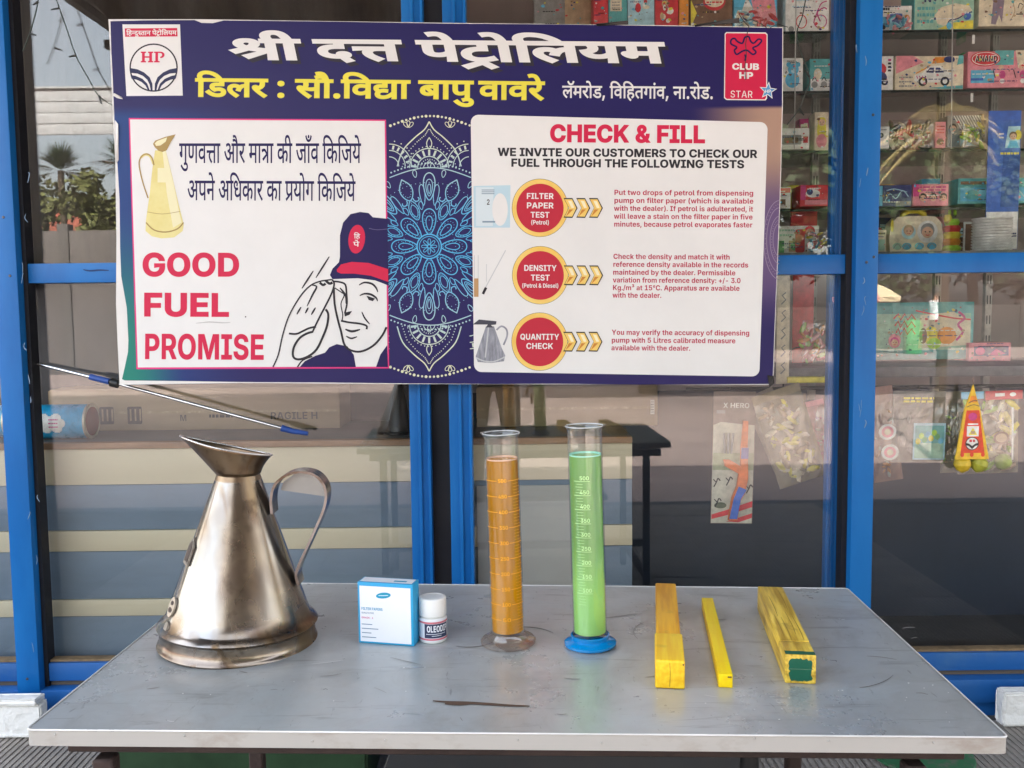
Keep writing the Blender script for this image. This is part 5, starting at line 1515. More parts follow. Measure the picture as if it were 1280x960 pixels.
M_STEEL = steel_table_mat()
M_EDGE = mat('worn aluminium edge band', (0.43, 0.415, 0.38), rough=0.5, metal=0.1, col2=(0.25, 0.19, 0.14, 1), thresh=(0.52, 0.74), scale=11, stretch=(.5, 1, 1), bump=0.06, bscale=25)
M_LEG = mat('rusty brown angle iron', (0.045, 0.030, 0.026), rough=0.65, metal=0.3, var=0.4, scale=12, bump=0.2)
c = [Z(32, 912, T_Z), Z(1261, 921.5, T_Z), Z(1059, 735.5, T_Z), Z(260, 728, T_Z)]   # front left, front right, back right, back left
table = thing('steel_table', 'low grey steel topped table standing in front of the shop window', 'table')
TH = 0.0215


def table_slab():
    bm = bmesh.new()
    ctr = sum(c, Vector()) / 4
    loop = []
    for i, p in enumerate(c):
        a = (c[i - 1] - p).normalized()
        b_ = (c[(i + 1) % 4] - p).normalized()
        r = 0.009
        for k in range(5):
            s = k / 4
            q = p + a * r * (1 - s) ** 2 + b_ * r * s ** 2
            loop.append(Vector((q.x, q.y, 0)))
    return loop


loop = table_slab()
n = len(loop)
top = [v + Vector((0, 0, T_Z)) for v in loop]
cen = sum(loop, Vector()) / n
ins = [cen + (v - cen) * 0.9965 for v in loop]
vs = [v + Vector((0, 0, T_Z)) for v in ins] + [v + Vector((0, 0, T_Z - .0012)) for v in ins]
wrap('table_top', vs, [tuple(range(n))] + [(i, n + i, n + (i + 1) % n, (i + 1) % n) for i in range(n)], M_STEEL, table)
vs = [v + Vector((0, 0, T_Z + .0006)) for v in ins] + [v + Vector((0, 0, T_Z + .0002)) for v in loop] + [v + Vector((0, 0, T_Z - TH)) for v in loop] + [v + Vector((0, 0, T_Z - TH)) for v in ins]
fs = [(i + n * k, i + n * (k + 1), (i + 1) % n + n * (k + 1), (i + 1) % n + n * k) for k in range(3) for i in range(n)]
wrap('edge_band', vs, fs, M_EDGE, table)
highlight_m = mat('painted lip highlight', (0.72, 0.71, 0.68), rough=.35, metal=.2)
tube('lip_highlight', [v + Vector((0, 0, T_Z - .0002)) for v in loop] + [loop[0] + Vector((0, 0, T_Z - .0002))], .0013, highlight_m, table, 6)  # pale bead along the edge, painted as its bright highlight line
for k in range(9):
    s = (k + .5) / 9 + random.uniform(-.03, .03)
    p = c[0].lerp(c[1], s) + Vector((0, -0.0006, -random.uniform(.004, .012)))
    bm = bmesh.new()
    bmesh.ops.create_icosphere(bm, subdivisions=1, radius=0.0016, matrix=Matrix.Translation(p))
    from_bm('rivet', bm, M_EDGE, table, smooth=True)
# underside board
vs = [v + Vector((0, 0, T_Z - .0014)) for v in ins] + [v + Vector((0, 0, T_Z - TH + .001)) for v in ins]
wrap('core_board', vs, [tuple(range(n)), tuple(range(2 * n - 1, n - 1, -1))] + [(i, n + i, n + (i + 1) % n, (i + 1) % n) for i in range(n)], mat('dark board', (0.06, 0.045, 0.035), rough=0.8), table)
ax = (c[1] - c[0]).normalized()
ay = (c[3] - c[0])
ay = (ay - ax * ay.dot(ax)).normalized()
zf = T_Z - TH - .0008


def bar(name, a, b_, w, h, m, par, rot=0.0):
    """square bar between two points, w wide and h high"""
    a, b_ = Vector(a), Vector(b_)
    d = (b_ - a)
    L = d.length
    bm = bmesh.new()
    add_box(bm, (0, -w / 2, -h / 2), (L, w / 2, h / 2), min(w, h) * .12, 1)
    q = d.to_track_quat('X', 'Z')
    bmesh.ops.transform(bm, matrix=Matrix.Translation(a) @ q.to_matrix().to_4x4(), verts=bm.verts)
    return from_bm(name, bm, m, par, smooth=True, angle=R(40))


def tp_(u, v, z):
    """point on the table: u along the front edge from the left, v towards the wall, in metres"""
    p = c[0] + ax * u + ay * v
    return Vector((p.x, p.y, z))


W_T, D_T = (c[1] - c[0]).length, (c[3] - c[0]).dot(ay)
zr = zf - 0.016
corners = [(0.062, 0.035), (W_T - .10, 0.035), (W_T - .10, D_T - .05), (0.062, D_T - .05)]
bar('apron', tp_(0.045, 0.030, zf - .008), tp_(W_T - .045, 0.030, zf - .008), .03, .014, M_LEG, table)
bar('apron', tp_(0.045, D_T - .04, zr), tp_(W_T - .045, D_T - .04, zr), .03, .028, M_LEG, table)
bar('apron', tp_(0.062, 0.05, zr), tp_(0.062, D_T - .06, zr), .03, .026, M_LEG, table)
bar('apron', tp_(W_T - .10, 0.05, zr), tp_(W_T - .10, D_T - .06, zr), .03, .026, M_LEG, table)
lx0 = Z(127, 945, .6)
for u, v in ((0.088, .030), (W_T - .102, .030), (W_T - .102, D_T - .04), (0.098, D_T - .04)):
    bar('leg', tp_(u, v, PV), tp_(u, v, zf - .026), .027, .027, M_LEG, table)
bar('stretcher', tp_(.098, D_T - .04, .30), tp_(W_T - .102, D_T - .04, .30), .02, .03, M_LEG, table)
bar('stretcher', tp_(.098, .03, .16), tp_(.098, D_T - .04, .16), .02, .03, M_LEG, table)
bar('stretcher', tp_(W_T - .102, .03, .16), tp_(W_T - .102, D_T - .04, .16), .02, .03, M_LEG, table)
# long scratch near the front edge
SC = Art(lambda u, v, l: Z(u, v, T_Z + .0005 + l), table, 0.0002)
SC.line('scratch', mat('dark rust scratch', (0.10, 0.06, 0.04), rough=0.8), [(541, 876), (560, 877.5), (585, 878.5), (610, 880), (640, 882), (662, 882.5)], 3.4, 1, taper=True)
SC.line('scratch#1', mat('dark rust scratch', (0.10, 0.06, 0.04)), [(556, 879.5), (574, 880), (592, 879)], 3.0, 2, taper=True)
for rk, (cx_, cy_, r_, a0, a1) in enumerate( ((655, 803, 46, 250, 330), (832, 790, 40, 150, 245), (1060, 835, 60, 20, 80), (585, 792, 40, 40, 120))):
    SC.line('ring_mark#%d' % rk, mat('ring mark', (0.20, 0.19, 0.175), rough=0.6, metal=0.3), [(cx_ + r_ * math.cos(R(q)), cy_ + r_ * .42 * math.sin(R(q))) for q in range(a0, a1, 8)], 1.0, 1, taper=True)
for k in range(34):
    x, y = random.uniform(150, 1150), random.uniform(770, 900)
    a_, l_ = random.gauss(0.1, .5), random.uniform(8, 46)
    SC.line('scratch#%d' % (k + 2), mat('fine dark scratch', (0.27, 0.255, 0.235), rough=.6) if k % 3 else mat('bright scratch', (0.66, 0.67, 0.66), rough=.3, metal=.5), [(x, y), (x + l_ * .5 * math.cos(a_), y + l_ * .16 * math.sin(a_) + random.uniform(-1, 1)), (x + l_ * math.cos(a_), y + l_ * .4 * math.sin(a_))], random.uniform(.5, 1.1), 1, taper=True)
for k in range(26):
    x, y = (random.uniform(960, 1200), random.uniform(850, 905)) if k < 16 else (random.uniform(90, 900), random.uniform(850, 905))
    SC.disc('paint_fleck', mat('white fleck', (0.75, 0.75, 0.72)), x, y, random.uniform(.6, 1.5), random.uniform(.4, .8), layer=1, n=6)
SC.done()

# things standing under the table
bench = thing('steel_bench', 'dark steel bench pushed under the table, its top hidden in shade', 'bench')
b0, b1 = 0.36, 0.985
for u in (0.428, 0.905, 0.962):
    bar('leg', tp_(u, 0.12, PV), tp_(u, 0.12, .44), .024, .024, mat('dark steel', (0.03,) * 3), bench)
    bar('leg', tp_(u, 0.42, PV), tp_(u, 0.42, .44), .024, .024, mat('dark steel', (0.03,) * 3), bench)
bar('seat', tp_(.39, .27, .452), tp_(1.0, .27, .452), .36, .022, mat('grey bench top', (0.12, 0.12, 0.12), rough=.5), bench)
st_ = thing('stand', 'black screw stand with a round collar between the legs of the bench', 'stand')
pp = tp_(0.935, .07, 0)
prof = [(0.0, PV), (0.05, PV), (0.05, PV + .008), (0.011, PV + .014), (0.009, .52), (0.0135, .53), (0.017, .545), (0.017, .555), (0.010, .565), (0.009, .60), (0.013, .615), (0.012, zf - .03), (0, zf - .03)]
o = lathe('stem', prof, mat('black enamel', (0.012,) * 3, rough=.35), st_, 20)
st_.location = (pp.x, pp.y, 0)
tr_ = thing('storage_chest', 'dark green painted steel chest standing behind the left half of the table', 'chest')
bm = bmesh.new()
v_ = [Vector(q) for q in ((-.95, -.50, PV), (-.36, -.46, PV), (-.36, -.19, PV), (-.95, -.21, PV))]
lo = [bm.verts.new(p) for p in v_]
hi = [bm.verts.new(p + Vector((0, 0, .26))) for p in v_]
bm.faces.new(lo); bm.faces.new(hi)
for i in range(4):
    bm.faces.new((lo[i], lo[(i + 1) % 4], hi[(i + 1) % 4], hi[i]))
bmesh.ops.recalc_face_normals(bm, faces=bm.faces[:])
bmesh.ops.bevel(bm, geom=bm.edges[:], offset=.006, segments=2, affect='EDGES')
from_bm('chest_body', bm, mat('dark green enamel', (0.02, 0.05, 0.022), rough=.4, var=.3), tr_, smooth=True, angle=R(40))
bar('lid_rim', v_[0] + Vector((-.004, -.004, .245)), v_[1] + Vector((.004, -.004, .245)), .008, .02, mat('dark green enamel', (0.02, 0.05, 0.022)), tr_)
fn = thing('black_crate', 'black ribbed plastic crate standing behind the middle of the table', 'crate')
for a2, b2 in (((.565, .10), (.74, .40)),):
    p0, p1 = Vector((-.20, -.50, PV)), Vector((.215, -.20, .36))
    box('crate_body', p0, p1, mat('black plastic', (0.008,) * 3, rough=.5), fn, .004)
    for k in range(9):
        zz = .07 + k * .03
        box('rib', (p0.x + .004, p0.y - .004, zz), (p1.x - .004, p0.y - .0004, zz + .012), mat('black plastic', (0.008,) * 3), fn, .001)
gc = thing('drain_cover', 'round green painted drain cover on the paving below the right end of the table', 'drain cover')
gp = Z(1150, 966, 0)
lathe('cover_disc', [(0, PV + .012), (.118, PV + .012), (.13, PV + .008), (.132, PV + .0035), (0, PV + .0035)], mat('chipped green paint', (0.03, 0.14, 0.06), rough=.7, col2=(0.12, 0.13, 0.10, 1), thresh=(.5, .65), scale=30), gc, 40)
gc.location = gp
# ================================================================== OIL MEASURE CAN
def can_mat():
    m = bpy.data.materials.new('stained tin plate')
    m.use_nodes = True
    t, b = nodes_of(m)
    tc = t.nodes.new('ShaderNodeTexCoord')
    sp = t.nodes.new('ShaderNodeSeparateXYZ')
    t.links.new(tc.outputs['Object'], sp.inputs[0])

    def noise(sc, st=(1, 1, 1), det=6, dist=0.0):
        q = t.nodes.new('ShaderNodeMapping')
        q.inputs['Scale'].default_value = st
        t.links.new(tc.outputs['Object'], q.inputs[0])
        n = t.nodes.new('ShaderNodeTexNoise')
        n.inputs['Scale'].default_value = sc
        n.inputs['Detail'].default_value = det
        n.inputs['Distortion'].default_value = dist
        t.links.new(q.outputs[0], n.inputs['Vector'])
        return n.outputs['Fac']

    def rng(src, a, b_, c0=0.0, c1=1.0):
        n = t.nodes.new('ShaderNodeMapRange')
        n.interpolation_type = 'SMOOTHSTEP'
        for k, v in (('From Min', a), ('From Max', b_), ('To Min', c0), ('To Max', c1)):
            n.inputs[k].default_value = v
        t.links.new(src, n.inputs['Value'])
        return n.outputs[0]

    def mm_(op, a, c_):
        n = t.nodes.new('ShaderNodeMath')
        n.operation = op
        for i, q in enumerate((a, c_)):
            if isinstance(q, float):
                n.inputs[i].default_value = q
            else:
                t.links.new(q, n.inputs[i])
        return n.outputs[0]

    def mix(f, a, c_):
        n = t.nodes.new('ShaderNodeMix')
        n.data_type = 'RGBA'
        for i, q in ((0, f), (6, a), (7, c_)):
            if isinstance(q, (tuple, float)):
                n.inputs[i].default_value = q
            else:
                t.links.new(q, n.inputs[i])
        return n.outputs[2]
    z = sp.outputs['Z']
    streak = noise(9, (1, 1, .12), 5)
    grime = noise(14, (1, 1, .5), 8, 1.0)
    c_ = mix(rng(streak, .4, .65), (0.34, 0.33, 0.315, 1), (0.21, 0.185, 0.155, 1))
    # rust: at the neck, on the funnel, round the foot, and a few long runs
    neck = mm_('MULTIPLY', rng(z, .135, .25), rng(noise(10, (1, 1, .25), 6, .8), .36, .56))
    funnel = mm_('MULTIPLY', rng(z, .262, .267), 0.85)
    foot = mm_('MULTIPLY', rng(z, .085, .035), rng(grime, .36, .62))
    low = mm_('MULTIPLY', rng(z, .03, .025), 0.55)
    runs = mm_('MULTIPLY', rng(noise(7, (1, 1, .1), 3), .50, .64), 0.55)
    r1 = mm_('MAXIMUM', mm_('MAXIMUM', neck, funnel), mm_('MAXIMUM', foot, mm_('MAXIMUM', low, runs)))
    brown = mix(rng(noise(22, (1, 1, 1), 5), .4, .6), (0.14, 0.070, 0.025, 1), (0.26, 0.17, 0.085, 1))
    c_ = mix(mm_('MULTIPLY', r1, 0.95), c_, brown)
    dark = mm_('MULTIPLY', rng(noise(30, (1, 1, .8), 8), .56, .66), rng(r1, .2, .7))
    c_ = mix(mm_('MULTIPLY', dark, 0.6), c_, (0.05, 0.03, 0.02, 1))
    t.links.new(c_, b.inputs['Base Color'])
    b.inputs['Metallic'].default_value = 0.92
    ro = mm_('ADD', rng(grime, .3, .7, .12, .21), mm_('MULTIPLY', r1, 0.18))
    t.links.new(ro, b.inputs['Roughness'])
    bp = t.nodes.new('ShaderNodeBump')
    bp.inputs['Strength'].default_value = 0.12
    bp.inputs['Distance'].default_value = 0.003
    t.links.new(noise(12, (1, 1, .3), 4), bp.inputs['Height'])
    t.links.new(bp.outputs[0], b.inputs['Normal'])
    return m


M_CAN = can_mat()
CP = Z(298.5, 800, T_Z)
Yc = CP.y
hz = lambda py: P(300, py, Yc).z - T_Z
TILT = R(1.9)
_it = Matrix.Rotation(TILT, 4, 'Y').inverted()
LP = lambda px, py: _it @ (P(px, py, Yc) - CP)
can = thing('oil_measure_can', 'tall conical stained metal oil measure with a funnel lip and looped strap handle', 'measuring can')
RB = 0.1235
HN = hz(592)
Rn = 0.0335
R0 = 0.1245
prof = [(0, 0.002), (RB - .004, 0.002), (RB, 0.0), (RB + .0022, 0.003), (RB + .0005, 0.0065), (RB - .0015, 0.008), (RB - .003, 0.028), (RB - .0005, 0.030), (RB + .0022, 0.0335), (RB - .0005, 0.037), (R0 - .005, 0.040), (R0 - .010, 0.043)]
for k in range(1, 15):
    s = k / 14
    prof.append((R0 - .010 + (Rn - R0 + .010) * s ** 0.985, 0.043 + (HN - 0.043) * s))
prof += [(Rn + .001, HN + .001), (Rn + .0018, HN + .003)]
lathe('body', prof, M_CAN, can, 96, angle=R(60))
# side seam
# funnel: from the round neck to a slanted oval lip drawn out to the left
vs, fs = [], []
NR, NS = 9, 64
tipL, tipR = LP(226, 545), LP(339, 569)
for j in range(NR + 1):
    s = j / NR
    for k in range(NS):
        a = 2 * math.pi * k / NS
        x0, y0, z0 = (Rn + .002) * math.cos(a), (Rn + .002) * math.sin(a), HN + .002
        mx_, hw = (tipL.x + tipR.x) / 2, (tipR.x - tipL.x) / 2
        x1 = mx_ + hw * math.cos(a)
        y1 = 0.050 * math.sin(a) * (1 - 0.28 * max(0, -math.cos(a)) ** 1.5)
        f_ = (math.cos(a) + 1) / 2
        z1 = tipL.z * (1 - f_) + tipR.z * f_ - 0.003 * math.sin(a) ** 2 - 0.0065 * math.sin(a)
        # the left side runs out straight, the right side flares late
        e = s ** (1.0 if math.cos(a) < 0 else 1.0 + .5 * math.cos(a))
        vs.append((x0 + (x1 - x0) * e, y0 + (y1 - y0) * e, z0 + (z1 - z0) * s))
for j in range(NR):
    for k in range(NS):
        a, b_ = j * NS + k, j * NS + (k + 1) % NS
        fs.append((a, b_, b_ + NS, a + NS))
fo = wrap('funnel', vs, fs, M_CAN, can, smooth=True)
md = fo.modifiers.new('thickness', 'SOLIDIFY')
md.thickness = 0.0012
rim = [Vector(v) for v in vs[-NS:]]
bm = bmesh.new()
add_tube(bm, rim + [rim[0], rim[1]], 0.0016, 8, caps=False)
from_bm('rolled_rim', bm, mat('worn bright tin', (0.62, 0.60, 0.57), rough=.28, metal=.9, var=.1), can, smooth=True)
# strap handle: a flat loop with a curved palm plate
def strap(name, pts, w, th, m, par):
    n = len(pts)
    vs, fs = [], []
    for i, p in enumerate(pts):
        a, b_ = Vector(pts[max(0, i - 1)]), Vector(pts[min(n - 1, i + 1)])
        d = (b_ - a).normalized()
        nn = Vector((-d.z, 0, d.x)) * th / 2
        p = Vector(p)
        for sy in (-1, 1):
            for sn in (-1, 1):
                vs.append(p + nn * sn + Vector((0, sy * w / 2, 0)))
    for i in range(n - 1):
        k, q = 4 * i, 4 * i + 4
        for e, f_ in ((0, 1), (1, 3), (3, 2), (2, 0)):
            fs.append((k + e, k + f_, q + f_, q + e))
    fs += [(0, 2, 3, 1), (4 * n - 4, 4 * n - 3, 4 * n - 1, 4 * n - 2)]
    o = wrap(name, vs, fs, m, par, smooth=True, angle=R(50))
    return o


def spline(pts, k=6):
    pts = [Vector(p) for p in pts]
    out = []
    n = len(pts)
    for i in range(n - 1):
        p0, p1, p2, p3 = pts[max(0, i - 1)], pts[i], pts[i + 1], pts[min(n - 1, i + 2)]
        for j in range(k):
            s = j / k
            out.append(0.5 * ((2 * p1) + (p2 - p0) * s + (2 * p0 - 5 * p1 + 4 * p2 - p3) * s * s + (3 * p1 - p0 - 3 * p2 + p3) * s ** 3))
    out.append(pts[-1])
    return out


M_STRAP = mat('dull strap metal', (0.30, 0.285, 0.27), rough=.22, metal=.9, var=.25, scale=9, col2=(0.12, 0.085, 0.06, 1), thresh=(.45, .62))
hp_ = []
for q in ((343, 640), (342, 622), (345, 607), (353, 597), (366, 590), (381, 588), (396, 592), (406, 602), (410, 616), (407, 634), (397, 658), (386, 682), (376, 704), (373, 716), (376, 728)):
    p = LP(q[0], q[1])
    hp_.append((p.x, 0, p.z))
strap('handle', spline(hp_), 0.034, 0.0042, M_STRAP, can)
hw_ = []
for q in ((349, 614), (353, 603), (366, 594), (381, 592), (396, 597), (404, 608), (405, 622)):
    p = LP(q[0], q[1])
    hw_.append((p.x, p.z))
prism('handle_web', hw_, 0.0095, 0.0108, mat('dull tin web', (0.30, 0.31, 0.30), rough=.4, metal=.85), can)
# embossed badges on the left flank
def badge(name, shape, z, ang, sc, m, thick=.0022):
    """flat badge laid against the cone at height z, turned ang round the can"""
    s = (z - 0.043) / (HN - 0.043)
    r = R0 - .010 + (Rn - R0 + .010) * s
    slope = math.atan2(R0 - .010 - Rn, HN - .043)
    o = prism(name, [(x * sc, y * sc) for x, y in shape], -thick, 0.001, m, can)
    M_ = Matrix.Rotation(ang, 4, 'Z') @ Matrix.Translation((0, -r - .0006, z)) @ Matrix.Rotation(-slope, 4, 'X')
    o.data.transform(M_)
    return o


M_BADGE = mat('dull tin badge', (0.33, 0.29, 0.24), rough=.4, metal=.85, var=.3, scale=40, bump=.5, bscale=300)
badge('tax_badge', [(-.5, -.8), (.5, -.8), (.5, .45), (0, 1.0), (-.5, .45)], hz(683), R(-57), .024, M_BADGE)
badge('tax_badge_face', [(-.34, -.6), (.34, -.6), (.34, .38), (0, .76), (-.34, .38)], hz(683), R(-57), .024, mat('badge recess', (0.16, 0.13, 0.11), rough=.5, metal=.8, bump=.8, bscale=400), .003)
badge('seal_badge', [(math.cos(R(a)) * .8, math.sin(R(a))) for a in range(0, 360, 20)], hz(745), R(-54), .0155, mat('pale solder', (0.50, 0.44, 0.35), rough=.5, metal=.6))
badge('seal_badge', [(math.cos(R(a)) * .45, math.sin(R(a)) * .25 + (.45 if s_ else -.3)) for s_ in (0, 1) for a in range(0, 360, 30)][:12], hz(745), R(-54), .0155, mat('badge recess', (0.16, 0.13, 0.11)), .003)
badge('seal_badge', [(math.cos(R(a)) * .35, math.sin(R(a)) * .22 + .4) for a in range(0, 360, 30)], hz(745), R(-54), .0155, mat('badge recess', (0.16, 0.13, 0.11)), .003)
badge('seal_badge', [(math.cos(R(a)) * .6, math.sin(R(a))) for a in range(0, 360, 24)], hz(768), R(-52), .011, M_BADGE)
can.location = CP
can.rotation_euler = (0, TILT, 0)
print('HN', HN)

# ================================================================== FILTER PAPER BOX
fl, fr_ = Z(448.5, 803.5, T_Z), Z(517.5, 808.5, T_Z)
wv = fr_ - fl
bw = wv.length
ang = math.atan2(wv.y, wv.x)
bh = P(520, 731, fr_.y).z - T_Z
bd = 0.030
M_CARD = mat('white card', (0.80, 0.82, 0.86), rough=.45, var=.02)
M_CYAN = mat('cyan card', (0.02, 0.34, 0.62), rough=.4, var=.04)
fb = thing('filter_paper_box', 'small white and cyan box of filter papers standing on the table', 'box', fl, (0, 0, ang))
box('carton', (0, 0, 0.0003), (bw, bd, bh), M_CYAN, fb, 0.0012)
A = Art(front(0, 0, -0.0001), fb, 0.0002)
A.rect('front_label', M_CARD, .0035, .0035, bw - .004, bh - .006, 1)
A.disc('logo', mat('teal print', (0.01, 0.30, 0.48)), bw * .47, bh * .80, .0125, .0048, layer=2, rot=R(8))
A.line('logo', M_CARD, [(bw * .47 - .008, bh * .795), (bw * .47, bh * .80), (bw * .47 + .008, bh * .807)], .0009, 3)
GP_ = mat('grey print', (0.16, 0.25, 0.36))
A.text('label_text', mat('teal print', (0.01, 0.30, 0.48)), LATIN, 'FILTER PAPERS', (.006, bh * .55), (.042, bh * .55), .0042, 2)
A.text('label_text', GP_, LATIN, 'QUALITATIVE', (.006, bh * .49), (.027, bh * .49), .0026, 2)
A.text('label_text', mat('pink print', (0.6, 0.10, 0.25)), LATIN, 'GRADE : 1', (.006, bh * .41), (.026, bh * .41), .0028, 2)
for k, w_ in enumerate((.018, .028, .016, .024)):
    A.rect('label_text', GP_, .006, bh * (.31 - .07 * k), .006 + w_, bh * (.31 - .07 * k) + .0013, 2)
A.done()
A = Art(lambda u, v, l: Vector((u, v, bh + .0002 + l)), fb, 0.0002)
A.rect('top_label', M_CARD, .003, .003, bw - .003, bd - .004, 1)
A.rect('top_label', mat('teal print', (0.01, 0.30, 0.48)), bw * .62, bd * .3, bw * .85, bd * .5, 2)
A.done()

# ================================================================== SMALL WHITE BOTTLE
bp_ = Z(541.5, 799.5, T_Z)
bz = lambda py: P(541, py, bp_.y).z - T_Z
rb = 0.0225
bo = thing('pill_bottle', 'small white plastic bottle with pink and navy label beside the filter box', 'bottle', bp_)
M_PL = mat('white plastic', (0.80, 0.80, 0.77), rough=.32, var=.02)
hb = bz(768)
lathe('bottle_body', [(0, .0008), (rb - .003, .0), (rb - .0008, .0015), (rb, .004), (rb, hb - .006), (rb - .001, hb - .002), (rb - .004, hb), (rb - .004, hb + .004), (0, hb + .004)], M_PL, bo, 48)
hc = bz(745)
prof = [(0, hb + .0012), (rb - .0012, hb + .0012), (rb - .0004, hb + .002), (rb - .0004, hc - .003), (rb - .0012, hc - .001), (rb - .003, hc), (rb - .006, hc), (rb - .007, hc - .0007), (0, hc - .0007)]
cap_ = lathe('cap', prof, M_PL, bo, 72)
for v in cap_.data.vertices:
    if hb + .003 < v.co.z + .0015 and v.co.z < hc - .0015 and math.hypot(v.co.x, v.co.y) > rb - .001:
        pass
CYL = lambda u, v, l: Vector(((rb + .0001 + l) * math.sin(u / rb), -(rb + .0001 + l) * math.cos(u / rb), v))


def strip(A_, name, m, u0, u1, v0, v1, layer, k=16):
    for i in range(k):
        a, b_ = u0 + (u1 - u0) * i / k, u0 + (u1 - u0) * (i + 1) / k
        vs, fs, _ = A_._bucket(name, m)
        n0 = len(vs)
        for u, v in ((a, v0), (b_, v0), (b_, v1), (a, v1)):
            vs.append(A_.M(u, v, layer * A_.step))
        fs.append((n0, n0 + 1, n0 + 2, n0 + 3))


A = Art(CYL, bo, 0.00015)
M_PK = mat('pink print band', (0.62, 0.16, 0.20))
strip(A, 'label', M_CARD, -.062, .062, hb * .12, hb * .97, 1, 40)
strip(A, 'label_band', M_PK, -.062, .062, hb * .80, hb * .87, 2, 40)
strip(A, 'label_band', M_PK, -.062, .062, hb * .15, hb * .22, 2, 40)
o_ = .006
strip(A, 'label_panel', mat('navy print', (0.03, 0.04, 0.09)), -.018 + o_, .024 + o_, hb * .24, hb * .79, 2, 20)
A.text('label_text', M_CARD, LATIN, 'OLEODIP', (-.014 + o_, hb * .48), (.022 + o_, hb * .48), hb * .24, 3, fat=12)
for k, (u0, u1) in enumerate(((-.015, .018), (-.006, .010))):
    strip(A, 'label_text', M_CARD, u0 + o_, u1 + o_, hb * (.39 - .07 * k), hb * (.41 - .07 * k), 3, 8)
A.done()

# ================================================================== MEASURING CYLINDERS
def liquid_mat(name, col, rough, scatter=0.0, scol=None, cloud=None):
    m = bpy.data.materials.new(name)
    m.use_nodes = True
    t, b = nodes_of(m)
    b.inputs['Base Color'].default_value = col + (1,)
    b.inputs['Roughness'].default_value = rough
    b.inputs['Transmission Weight'].default_value = 1.0
    b.inputs['IOR'].default_value = 1.34
    out = t.nodes['Material Output']
    mx = t.nodes.new('ShaderNodeMixShader')
    tl = t.nodes.new('ShaderNodeBsdfTranslucent')
    tl.inputs[0].default_value = (scol or col) + (1,)
    df = t.nodes.new('ShaderNodeBsdfDiffuse')
    df.inputs[0].default_value = (scol or col) + (1,)
    ad = t.nodes.new('ShaderNodeMixShader')
    ad.inputs[0].default_value = 0.9
    t.links.new(tl.outputs[0], ad.inputs[1])
    t.links.new(df.outputs[0], ad.inputs[2])
    tr = t.nodes.new('ShaderNodeBsdfTransparent')
    tr.inputs[0].default_value = col + (1,)
    m2 = t.nodes.new('ShaderNodeMixShader')
    m2.inputs[0].default_value = 0.0
    t.links.new(b.outputs[0], m2.inputs[1])
    t.links.new(tr.outputs[0], m2.inputs[2])
    if cloud:
        tc = t.nodes.new('ShaderNodeTexCoord')
        sp = t.nodes.new('ShaderNodeSeparateXYZ')
        t.links.new(tc.outputs['Object'], sp.inputs[0])
        mr = t.nodes.new('ShaderNodeMapRange')
        mr.interpolation_type = 'SMOOTHSTEP'
        mr.inputs['From Min'].default_value = cloud[0]
        mr.inputs['From Max'].default_value = cloud[1]
        mr.inputs['To Min'].default_value = cloud[2]
        mr.inputs['To Max'].default_value = scatter
        t.links.new(sp.outputs['Z'], mr.inputs['Value'])
        t.links.new(mr.outputs[0], mx.inputs[0])
    else:
        mx.inputs[0].default_value = scatter
    t.links.new(m2.outputs[0], mx.inputs[1])
    t.links.new(ad.outputs[0], mx.inputs[2])
    t.links.new(mx.outputs[0], out.inputs[0])
    return m


M_CG = glass_mat('cylinder glass', tint=(0.96, 0.975, 0.97), boost=1.3, dirt=0.004)
DIG = {'500': 0}


M_MEN = {}


